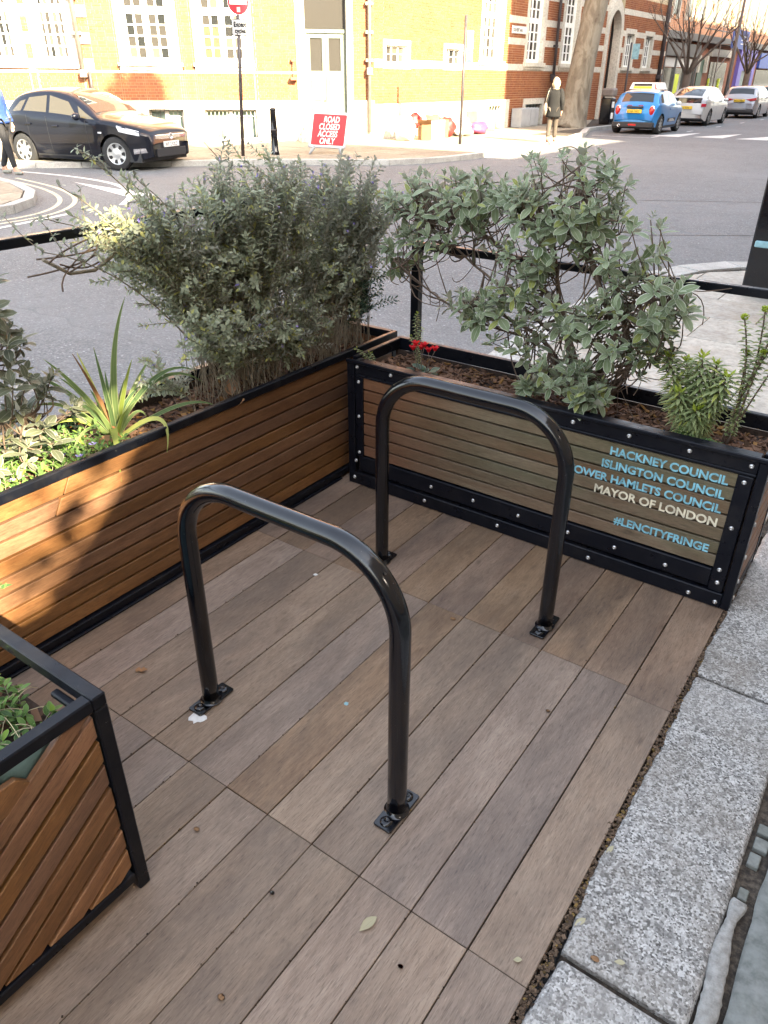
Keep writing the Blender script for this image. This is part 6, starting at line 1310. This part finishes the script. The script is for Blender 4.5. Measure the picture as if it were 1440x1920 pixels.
# ---- big grey-leaved shrub in the lettered planter
gx, gy = -.68, .20
shrub('grey_leaf_shrub', 'large grey green shrub with oval felted leaves growing from the lettered planter', (gx, gy, .52),
  [([(gx, gy, .50), (gx + .03, gy, .66), (gx + .08, gy - .02, .82), (gx - .02, gy, 1.0), (gx - .10, gy + .02, 1.18), (gx - .13, gy, 1.36)], .018, .006),
   ([(gx + .03, gy + .02, .50), (gx + .10, gy, .62), (gx + .14, gy, .75), (gx + .08, gy, .90), (gx + .02, gy + .02, 1.02)], .015, .007),
   ([(gx - .03, gy, .50), (gx - .10, gy + .03, .62), (gx - .22, gy + .05, .74), (gx - .38, gy + .05, .80), (gx - .52, gy + .04, .86)], .013, .004),
   ([(gx - .02, gy + .02, .50), (gx - .08, gy + .03, .70), (gx - .20, gy + .06, .88), (gx - .40, gy + .08, 1.02), (gx - .62, gy + .06, 1.14), (gx - .80, gy + .04, 1.20)], .015, .005),
   ([(gx - .05, gy + .04, .55), (gx - .14, gy + .05, .80), (gx - .20, gy + .05, 1.0), (gx - .24, gy + .05, 1.22)], .012, .005),
   ([(gx - .20, gy + .05, .78), (gx - .42, gy + .08, .90), (gx - .60, gy + .08, 1.0), (gx - .80, gy + .06, 1.16)], .007, .003),
   ([(gx - .30, gy + .05, .74), (gx - .55, gy + .08, .76), (gx - .75, gy + .08, .84), (gx - .92, gy + .05, .95)], .006, .003),
   ([(gx + .08, gy, .90), (gx + .18, gy - .02, .98), (gx + .30, gy - .03, 1.02)], .007, .004),
   ([(gx + .05, gy, .70), (gx + .18, gy + .01, .74), (gx + .28, gy, .82)], .006, .003)],
  [((-.83, .20, 1.27), (.24, .20, .16), 5.2), ((-.90, .18, 1.12), (.18, .17, .12), 2), ((-1.33, .26, 1.22), (.32, .18, .10), 4.2), ((-1.15, .24, 1.25), (.20, .17, .08), 1.8), ((-1.62, .36, 1.18), (.10, .12, .09), 1.1), ((-1.62, .34, .98), (.09, .08, .10), .6), ((-1.50, .30, 1.06), (.16, .14, .08), .9), ((-.62, .16, 1.15), (.18, .18, .10), 1.8),
   ((-.48, .12, .99), (.17, .16, .11), 3.2), ((-.60, .14, .86), (.20, .17, .10), 3.2), ((-.47, .16, .80), (.11, .12, .08), 1.2), ((-.74, .10, .70), (.13, .12, .07), 1.5), ((-.62, .06, .65), (.08, .07, .06), .8), ((-1.10, .16, .86), (.18, .12, .07), 2.2), ((-1.30, .24, 1.08), (.2, .14, .07), 1.2), ((-.98, .16, .98), (.14, .12, .10), 1.2), ((-.95, .12, .74), (.14, .10, .06), .9), ((-.82, .12, .88), (.12, .12, .08), 1.3), ((-.86, .10, .62), (.05, .05, .04), .35)],
  620, 'brachy', .053, bare=110, seed=4)

# ---- fine-leaved grey shrub with violet flowers in the long planter
def stemmy(name, label, base, fans, mats, seed, nst, leaf_l, flower=0, yr=None):
    random.seed(seed); t = at(name, label, 'shrub', base); sb = MB(); lb = MB(); fb = MB(); singles = 0
    for _ in range(nst):
        (b0, b1, c, r, w) = random.choices(fans, [f[4] for f in fans])[0]
        p0 = Vector((random.uniform(b0[0], b1[0]), random.uniform(b0[1], b1[1]), .515)); v = unit(); p1 = Vector((c[0] + v.x * r[0] * random.uniform(.3, 1), c[1] + v.y * r[1] * random.uniform(.3, 1), c[2] + v.z * r[2] * random.uniform(.2, 1)))
        P = curve(p0, p1, Vector(((p0.x - p1.x) * .12 + random.gauss(0, .015), (p0.y - p1.y) * .15 + random.gauss(0, .02), .05 * abs(p1.y - p0.y))), 9); r0 = random.uniform(.0014, .0026)
        sb.tube(P, [r0 * (1 - .06 * i) for i in range(10)], 4, caps=False)
        def dress(Q, a, dens, ll):
            L_ = sum((Q[i + 1] - Q[i]).length for i in range(len(Q) - 1)); n = int(L_ * dens)
            for k in range(n):
                f = a + (1 - a) * (k + random.random() * .3) / max(n, 1); f = min(f, .999) * (len(Q) - 1); i = int(f); p = Q[i].lerp(Q[min(i + 1, len(Q) - 1)], f - i); ax = (Q[min(i + 1, len(Q) - 1)] - Q[i]).normalized(); e = ax.orthogonal().normalized(); g = ax.cross(e); an = k * 1.57 + random.gauss(0, .3)
                for s_ in (1, -1):
                    d = (ax * .75 + (e * math.cos(an) + g * math.sin(an)) * s_ + unit() * .25).normalized(); l = ll * random.uniform(.6, 1.15); leaf(lb, p, d, ax, l, l * random.uniform(.32, .46), random.uniform(0, .3), .2, (.05, .8, 1.0, .0), 2 if random.random() < .3 else 1)
        dress(P, .45, 62, leaf_l)
        for _k in range(random.randint(2, 4)):
            i = random.randint(4, 8); q = P[i] + Vector((random.gauss(0, .06), random.gauss(0, .085), random.uniform(-.02, .10))); Q = curve(P[i], q, unit() * .008, 4); sb.tube(Q, r0 * .6, 3, caps=False); dress(Q, .1, 85, leaf_l * .85)
        if random.random() < flower:
            p = P[-1] + unit() * .01
            for k in range(5): d = (unit() * .6 + Vector((.3, -.5, .1))); leaf(fb, p, d, Vector((0, 0, 1)), .011, .007, .3, .1, (.2, 1, .8, .1), 1)
    stuff(sb.build('stems', MT['palestem'], t)); stuff(lb.build('foliage', MT[mats], t))
    if fb.f: stuff(fb.build('flowers', MT['violet'], t))
    return t
stemmy('flowering_grey_shrub', 'wide dense shrub of tiny grey leaves with a few violet flowers in the long planter', (-1.9, 0, .52),
  [((-2.0, -.55), (-1.80, .15), (-1.93, -.20, 1.27), (.22, .44, .18), 5), ((-2.0, -.2), (-1.80, .38), (-1.92, .34, 1.20), (.20, .28, .17), 3.6), ((-2.0, -.2), (-1.80, .40), (-1.9, .22, .95), (.2, .3, .2), 2.6), ((-2.0, -.6), (-1.82, -.1), (-1.95, -.40, 1.02), (.2, .32, .2), 3.2), ((-2.0, -.65), (-1.85, -.3), (-1.95, -.66, 1.22), (.16, .25, .16), 1.5), ((-1.98, -.55), (-1.82, .2), (-1.85, -.25, .74), (.16, .42, .12), 2.2), ((-2.0, -.5), (-1.82, -.2), (-1.95, -.80, 1.18), (.14, .24, .17), 2.6), ((-1.95, -.1), (-1.80, .42), (-1.88, .52, 1.12), (.16, .16, .18), 1.6), ((-1.95, -.5), (-1.80, -.2), (-1.82, -.62, .86), (.12, .18, .10), .9), ((-1.95, -.7), (-1.82, -.5), (-1.86, -.82, .68), (.08, .12, .10), .45)],
  'teuc', 9, 440, .028, .22)
# a few long pale arching shoots reaching left over the rail
t = at('arching_shoots', 'pale bare arching shoots with sparse leaves leaning left out of the grey shrub', 'shrub', (-1.9, -.6, .52)); random.seed(31)
lb = MB()
for (a, c) in (((-1.9, -.45, .6), (-1.92, -1.02, 1.33)), ((-1.9, -.4, .7), (-1.95, -.92, 1.42)), ((-1.9, -.5, .6), (-1.9, -1.12, 1.16)), ((-1.88, -.4, .6), (-1.85, -.86, 1.08)), ((-1.92, -.3, .6), (-1.9, -.72, 1.30)), ((-1.92, -.5, .7), (-2.0, -1.0, 1.22))):
    P = curve(a, c, (0, .0, .10), 10); b = MB(); b.tube(P, [.0035 - .0002 * i for i in range(11)], 5); b.build('shoot', MT['palestem'], t)
    for i in range(3, 11):
        for _k in range(5): p = P[i] + unit() * .006; d = (unit() + Vector((0, -.2, .4))); leaf(lb, p, d, Vector((0, 0, 1)), random.uniform(.014, .028), .010, .1, .2, (.1, .9, 1, 0), 2)
        if random.random() < .6:
            q = P[i] + Vector((random.gauss(0, .02), random.gauss(-.04, .03), random.gauss(.05, .03))); b = MB(); Q = curve(P[i], q, unit() * .01, 4); b.tube(Q, .0012, 4); b.build('shoot', MT['palestem'], t)
            for s_ in Q[1:]:
                for _k in range(5): leaf(lb, s_, unit() + Vector((0, 0, .3)), Vector((0, 0, 1)), random.uniform(.012, .024), .009, .1, .2, (.1, .9, 1, 0), 2)
stuff(lb.build('foliage', MT['teuc'], t))
b = MB(); b.tube([(-1.95, -1.10, 1.13), (-1.95, -1.02, 1.075), (-1.95, -.93, 1.07), (-1.95, -.86, 1.10), (-1.96, -.80, 1.18)], .006, 6); b.build('dead_branch', MT['palestem'], t)
for k in range(6): b = MB(); b.tube(curve((-1.95 + random.gauss(0, .03), -1.15 + random.gauss(0, .06), 1.10 + random.gauss(0, .04)), (-1.96, -.92 + random.gauss(0, .07), 1.16 + random.gauss(0, .06)), unit() * .04, 6), .0028, 4); b.build('dead_branch', MT['stem'], t)

# ---- sage-leaved shrub at the left edge
shrub('sage_shrub', 'grey sage leaved shrub cut off by the left edge of the picture', (-1.92, -1.75, .52),
  [([(-1.92, -1.75, .5), (-1.94, -1.70, .7), (-1.92, -1.6, .9), (-1.95, -1.5, 1.1)], .012, .004), ([(-1.92, -1.8, .5), (-1.9, -1.6, .65), (-1.88, -1.42, .72), (-1.86, -1.30, .72)], .009, .003), ([(-1.92, -1.75, .5), (-1.95, -1.55, .75), (-1.95, -1.38, .92)], .009, .003)],
  [((-1.93, -1.38, 1.08), (.12, .13, .10), 2.2), ((-1.93, -1.36, .95), (.12, .14, .10), 2.5), ((-1.9, -1.33, .82), (.12, .16, .08), 2.5), ((-1.88, -1.27, .70), (.12, .15, .07), 3), ((-1.86, -1.42, .63), (.10, .20, .06), 2.0), ((-1.95, -1.7, .9), (.15, .2, .25), 2)], 120, 'brachyL', .056, bare=14, single=150, seed=12)

# ---- spiky strap-leaved plant
random.seed(3)
t = at('spiky_strap_plant', 'spiky plant of long green and yellow strap leaves in the long planter', 'plant', (-1.9, -1.0, .52))
def strap(p, tip, bend, w, mat, n=12):
    P = curve(p, tip, bend, n); b = MB(); rows = []
    for i, c in enumerate(P):
        d = (P[min(i + 1, n)] - P[max(i - 1, 0)]).normalized(); vw = (CAMP - c).normalized(); s_ = d.cross((vw + Vector((0, 0, .6))).normalized()).normalized(); t_ = i / n; ww = w * (.55 + .45 * min(1, t_ * 4)) * (1 - max(0, t_ - .45) / .55) ** .8 + .0006; nrm = s_.cross(d)
        rows.append([c - s_ * ww + nrm * ww * .25, c, c + s_ * ww + nrm * ww * .25])
    b.grid(rows, uv=True); b.build('strap_leaf', MT[mat], t)
B0 = Vector((-1.90, -1.0, .51))
for (tip, bend, w, m) in [((-1.9, -.87, .98), (0, -.03, .03), .010, 'strap'), ((-1.9, -1.02, .85), (0, 0, .0), .008, 'strap'), ((-1.92, -1.07, .84), (0, 0, .02), .007, 'strapY'), ((-1.9, -1.10, .85), (0, .0, .02), .006, 'dryleaf'), ((-1.95, -1.17, .84), (0, 0, .03), .009, 'strap'), ((-1.95, -1.25, .82), (0, 0, .05), .008, 'strap'),
    ((-1.95, -1.27, .70), (0, 0, .07), .008, 'strap'), ((-1.93, -1.24, .62), (0, 0, .06), .007, 'strapY'), ((-1.86, -.62, .62), (.02, 0, .12), .009, 'strap'), ((-1.80, -.70, .70), (.02, 0, .10), .009, 'strap'), ((-1.70, -.95, .50), (.05, .05, .10), .008, 'strapY'), ((-1.72, -1.13, .46), (.03, -.01, .12), .012, 'strapY'),
    ((-1.75, -.66, .56), (.04, .02, .07), .007, 'strap'), ((-1.9, -.80, .76), (0, 0, .03), .008, 'strap'), ((-1.88, -.86, .68), (0, 0, .04), .007, 'strap'), ((-1.92, -.94, .78), (0, 0, .02), .007, 'strap'), ((-1.97, -1.12, .76), (0, 0, .03), .008, 'strap'), ((-1.85, -1.20, .56), (0, 0, .06), .006, 'strap'), ((-1.85, -.90, .58), (0, .02, .05), .006, 'strap')]:
    strap(B0 + Vector((random.gauss(0, .012), random.gauss(0, .012), 0)), tip, bend, w, m)
for i in range(10): a = i * .63; strap(B0, B0 + Vector((.10 * math.cos(a), .10 * math.sin(a), random.uniform(.12, .28))), (0, 0, .02), .008, 'strap', 8)

# ---- ground cover (periwinkle) in the long planter's near end and in the chevron planter
def cover(name, label, x0, x1, y0, y1, z, n, mat, ll, seed, flw=0, h=.05, cat='ground cover'):
    random.seed(seed); t = at(name, label, cat, ((x0 + x1) / 2, (y0 + y1) / 2, z)); lb = MB(); sb = MB(); fb = MB()
    for _ in range(n):
        p = Vector((random.uniform(x0, x1), random.uniform(y0, y1), z)); d = Vector((random.gauss(0, 1), random.gauss(0, 1), random.uniform(.3, 2.2))).normalized(); L_ = random.uniform(.03, .11) * h / .05; P = curve(p, p + d * L_, Vector((0, 0, .01)), 5)
        P = [Vector((min(max(q.x, x0 - .02), x1 + .01), min(max(q.y, y0 - .02), y1 + .01), q.z)) for q in P]
        sb.tube(P, .0011, 3, caps=False)
        for i in range(1, 6):
            for s_ in (1, -1):
                e = d.orthogonal().normalized() * s_; e.rotate(Matrix.Rotation(i * 1.57, 3, d)); leaf(lb, P[i], e + d * .5 + Vector((0, 0, .15)), Vector((0, 0, 1)), ll * random.uniform(.6, 1.1), ll * .4, .15, .2)
        if random.random() < flw:
            for k in range(5): a = k * 1.257; leaf(fb, P[-1], Vector((math.cos(a), math.sin(a), .3)), Vector((0, 0, 1)), .013, .010, .0, .1, (.3, 1, 1, .4), 1)
    stuff(sb.build('stems', MT['palestem'], t)); stuff(lb.build('foliage', MT[mat], t))
    if fb.f: stuff(fb.build('flowers', MT['violet'], t))
    t['kind'] = 'stuff'; return t
cover('periwinkle', 'bright green periwinkle with violet flowers under the sage shrub', -2.05, -1.76, -1.75, -1.06, .52, 260, 'vinca', .026, 40, .05)
cover('periwinkle', 'trailing green periwinkle and straw filling the chevron planter', -1.5, -.92, -2.4, -1.90, .475, 330, 'vinca', .030, 41, 0, .05)
random.seed(50); b = MB()
for _ in range(130):
    p = Vector((random.uniform(-1.45, -.90), random.uniform(-2.3, -1.9), random.uniform(.485, .53))); d = Vector((random.gauss(0, 1), random.gauss(0, 1), random.gauss(0, .15))).normalized() * random.uniform(.04, .12); b.tube(curve(p, p + d, (0, 0, .01), 4), .0009, 3, caps=False)
MT['straw'] = plain('straw', (.45, .37, .22), .8, 0, .2, 20); o = b.build('straw', MT['straw']); stuff(o); tag(o, 'dry straw coloured stems lying among the leaves in the chevron planter', 'straw')
def fallen(name, label, p, L_, W_, yaw, mat, curl=-.15, tilt=0, shape=(.05, .55, .95, 1.0, .7, .1)):
    b = MB(); leaf(b, Vector((0, 0, 0)), Vector((1, 0, 0)), Vector((0, 0, 1)), L_, W_, curl, .35, shape); o = b.build(name, MT[mat], None); o.matrix_basis = Matrix.Translation(p) @ Matrix.Rotation(R(yaw), 4, 'Z') @ Matrix.Rotation(R(tilt), 4, 'X'); tag(o, label, 'leaf'); return o
fallen('fallen_leaf', 'pale yellowish oval leaf lying on the deck near the bottom', (-.355, -1.655, .003), .048, .023, 75, 'paleleaf', -.05)
fallen('fallen_leaf', 'small crumpled brown leaf left of the nearer bike stand', (-1.425, -1.40, .003), .045, .022, 20, 'dryleaf', -.3, 10, (.1, .9, .35, 1.0, .4, .3))
fallen('fallen_leaf', 'curled brown leaf against the sage shrub side of the long planter soil', (-1.88, -1.10, .535), .07, .05, 60, 'dryleaf', -.3, 20)
fallen('fallen_leaf', 'big curled tan leaf on the soil of the long planter below the grey shrub', (-1.80, -.60, .535), .10, .06, 30, 'dryleaf', -.4, 30)
fallen('fallen_leaf', 'second curled tan leaf beside the big one under the grey shrub', (-1.84, -.50, .535), .08, .06, 130, 'dryleaf', -.5, -20)
fallen('fallen_leaf', 'long brown leaf on bark at the right end of the lettered planter', (-.10, .10, .535), .06, .02, 60, 'dryleaf', -.1, 10)
fallen('fallen_leaf', 'yellow green leaf in the groove by the kerb near the bottom', (.02, -1.37, .002), .03, .014, 60, 'paleleaf')
fallen('fallen_leaf', 'tiny tan leaf on the deck near the kerb groove at the bottom', (-.055, -1.515, .002), .018, .012, 30, 'paleleaf')
fallen('fallen_leaf', 'pale leaf scrap lying on the granite kerb stone', (.12, -1.40, .011), .022, .012, 20, 'paleleaf')
fallen('fallen_leaf', 'little leaf in the groove halfway up the kerb stone', (.012, -1.16, .002), .028, .011, 75, 'paleleaf')
def chip(p, r, label, mat, seed): o = sack('pebble', label, 'pebble', p, r, r * .7, r * .35, mat, seed); return o
chip((-.835, -1.685, .0), .008, 'pinkish stone chip on the deck right of the chevron planter', 'card', 3); chip((-.57, -1.70, .0), .006, 'white pebble lying in a joint between deck boards', 'drip', 9); chip((-.50, -1.925, .0), .008, 'reddish stone chip on the deck at the bottom edge', 'card', 5)
chip((-.24, -1.665, 0), .006, 'dark red chip on the deck near the bottom right', 'redbag', 6); chip((.085, -1.42, .01), .009, 'brown stone chip on the kerb stone', 'card', 7); chip((-.30, -.81, 0), .007, 'small tan chip on the deck between stand and kerb', 'card', 8); chip((-.75, -.60, 0), .010, 'flat tan chip beside the board joint in front of the farther stand', 'card', 12)

# ---- cyclamen
random.seed(60); t = at('red_cyclamen', 'small red cyclamen with round dark leaves at the left end of the lettered planter', 'plant', (-1.38, .13, .52)); fb = MB(); sb = MB()
for (x, z) in ((-1.395, .645), (-1.365, .65), (-1.345, .665), (-1.33, .645), (-1.30, .655), (-1.385, .665)):
    p = Vector((x, .10 + random.uniform(-.01, .02), z)); sb.tube(curve((-1.36, .12, .52), p, (random.gauss(0, .008), 0, 0), 5), .0016, 4)
    q = MB()
    for k in range(5): a = k * 1.257 + x * 50; leaf(q, p, Vector((math.cos(a) * .5, math.sin(a) * .5, 1)), Vector((math.cos(a), math.sin(a), 0)), .024, .016, -.3, .1, (.5, .9, 1, .6), 1)
    q.build('flower', MT['redpetal'], t)
stuff(sb.build('stems', MT['stem'], t))
for k in range(16): a = k * 2.4; r = .02 + .035 * random.random(); p = Vector((-1.36 + r * math.cos(a), .12 + r * math.sin(a), .545 + random.uniform(-.01, .02))); q = MB(); leaf(q, p, Vector((math.cos(a), math.sin(a), .35)), Vector((0, 0, 1)), .036, .034, .15, .12, (.5, .95, 1, .85, .3)); q.build('leaf', MT['cyc'], t)
def sprigs(name, label, loc, heads, mat, headmat, ll, dens, seed, wl=.25, droop=.2, cat='plant', topn=8):
    random.seed(seed); t = at(name, label, cat, loc); 
    for hd in heads:
        P = curve((loc[0] + random.gauss(0, .015), loc[1] + random.gauss(0, .012), loc[2]), hd, (random.gauss(0, .01), random.gauss(0, .01), 0), 10); b = MB(); b.tube(P, [.0035 - .0001 * i for i in range(11)], 5); st = b.build('stem', MT['stem'], t); lb = MB()
        L_ = (P[-1] - P[0]).length; n = int(L_ * dens)
        for k in range(n):
            f = .12 + .88 * k / n; i = f * 10; j = min(int(i), 9); p = P[j].lerp(P[j + 1], i - j); a = k * 2.4; d = Vector((math.cos(a), math.sin(a), .35 - droop * 2.2 * (1 - f))); l = ll * random.uniform(.8, 1.1) * (.6 + .4 * math.sin(math.pi * min(1, (1 - f) * 2 + .15))); leaf(lb, p, d, Vector((0, 0, 1)), l, l * wl, .35, .2, (.15, .8, 1, .7, 0))
        stuff(lb.build('foliage', MT[mat], t)); hb = MB()
        for k in range(topn): a = k * 2.4; leaf(hb, P[-1] + unit() * .008, Vector((math.cos(a), math.sin(a), .8)), Vector((0, 0, 1)), ll * .38, ll * .16, -.1, .2, (.3, .9, 1, .2), 1)
        hb.build('flower_head', MT[headmat], t)
    return t
sprigs('spurge', 'bottlebrush spurge with drooping whorls of narrow leaves at the right end of the lettered planter', (-.27, .15, .515), [(-.40, .15, .80), (-.37, .19, .70), (-.31, .2, .76), (-.20, .13, .78), (-.345, .17, .79), (-.29, .14, .82), (-.245, .16, .80), (-.33, .10, .70), (-.26, .09, .66), (-.22, .15, .72)], 'euph', 'lime' + 'f', .066, 620, 70, .20, .35)
sprigs('tall_spurge', 'taller spurge with flat lime green flower heads at the right picture edge', (-.16, .19, .515), [(-.20, .18, .955), (-.15, .2, .985), (-.10, .18, .99), (-.07, .2, .97), (-.12, .17, .86), (-.17, .2, .84), (-.05, .2, .90)], 'euph', 'lime' + 'f', .030, 190, 71, .55, .1, topn=60)
sprigs('low_green_sprig', 'low light green sprigs at the foot of the spurge', (-.22, .10, .52), [(-.26, .08, .56), (-.20, .07, .57), (-.17, .09, .56), (-.30, .1, .57)], 'vinca', 'vinca', .032, 420, 72, .3, -.1)
sprigs('yellow_green_sprig', 'yellow green upright sprig behind the cyclamen', (-1.42, .20, .52), [(-1.45, .21, .76), (-1.42, .2, .70), (-1.47, .2, .66)], 'euph', 'lime' + 'f', .020, 420, 73, .4, 0)
sprigs('yellow_green_sprig', 'yellow green sprig lying over the corner where the planters meet', (-1.58, .12, .52), [(-1.66, .06, .61), (-1.63, .09, .57), (-1.60, .08, .60)], 'euph', 'lime' + 'f', .018, 420, 74, .4, 0)
sprigs('green_seedling', 'small green leafy shoot poking up at the left edge beside the chevron planter', (-1.36, -1.88, .5), [(-1.30, -1.80, .62), (-1.22, -1.80, .64)], 'vinca', 'vinca', .036, 60, 75, .5, -.1)
# dark evergreen post growth at the corner between planters
stemmy('dark_corner_plant', 'dark leafy growth on the rail post where the two planters meet', (-1.9, .36, .52), [((-1.98, .30), (-1.82, .42), (-1.9, .38, .80), (.09, .08, .22), 1)], 'cyc', 77, 40, .026)

# ---- unseen leaves added round the screen openings to dapple the sun patch
random.seed(90); iv = at('dapple_ivy', 'ivy hanging over the openings of the yard screen wall', 'plant', (5.0, -3.6, 4.6)); b = MB(); sb = MB()
for (a, c, n) in (((-3.95, 4.14), (-3.42, 4.62), 40), ((-3.45, 4.5), (-3.40, 4.80), 14), ((-5.2, 4.80), (-3.5, 4.80), 22), ((-5.0, 4.12), (-3.95, 4.14), 10)):
    for k in range(n):
        t_ = random.random(); y = a[0] + (c[0] - a[0]) * t_; z = a[1] + (c[1] - a[1]) * t_; p = Vector((4.97 + random.uniform(-.05, .02), y + random.gauss(-.03, .07), z + random.gauss(.02 if z < 4.7 else -.03, .06))); leaf(b, p, Vector((-.3, random.gauss(0, 1), -.6)), Vector((-1, 0, .3)), .075, .07, .1, .1, (.4, 1, .9, .3))
    sb.tube(curve((4.97, a[0], a[1]), (4.97, c[0], c[1]), (-.03, 0, .03), 6), .006, 5)
stuff(b.build('foliage', MT['cyc'], iv)); sb.build('stem', MT['stem'], iv)
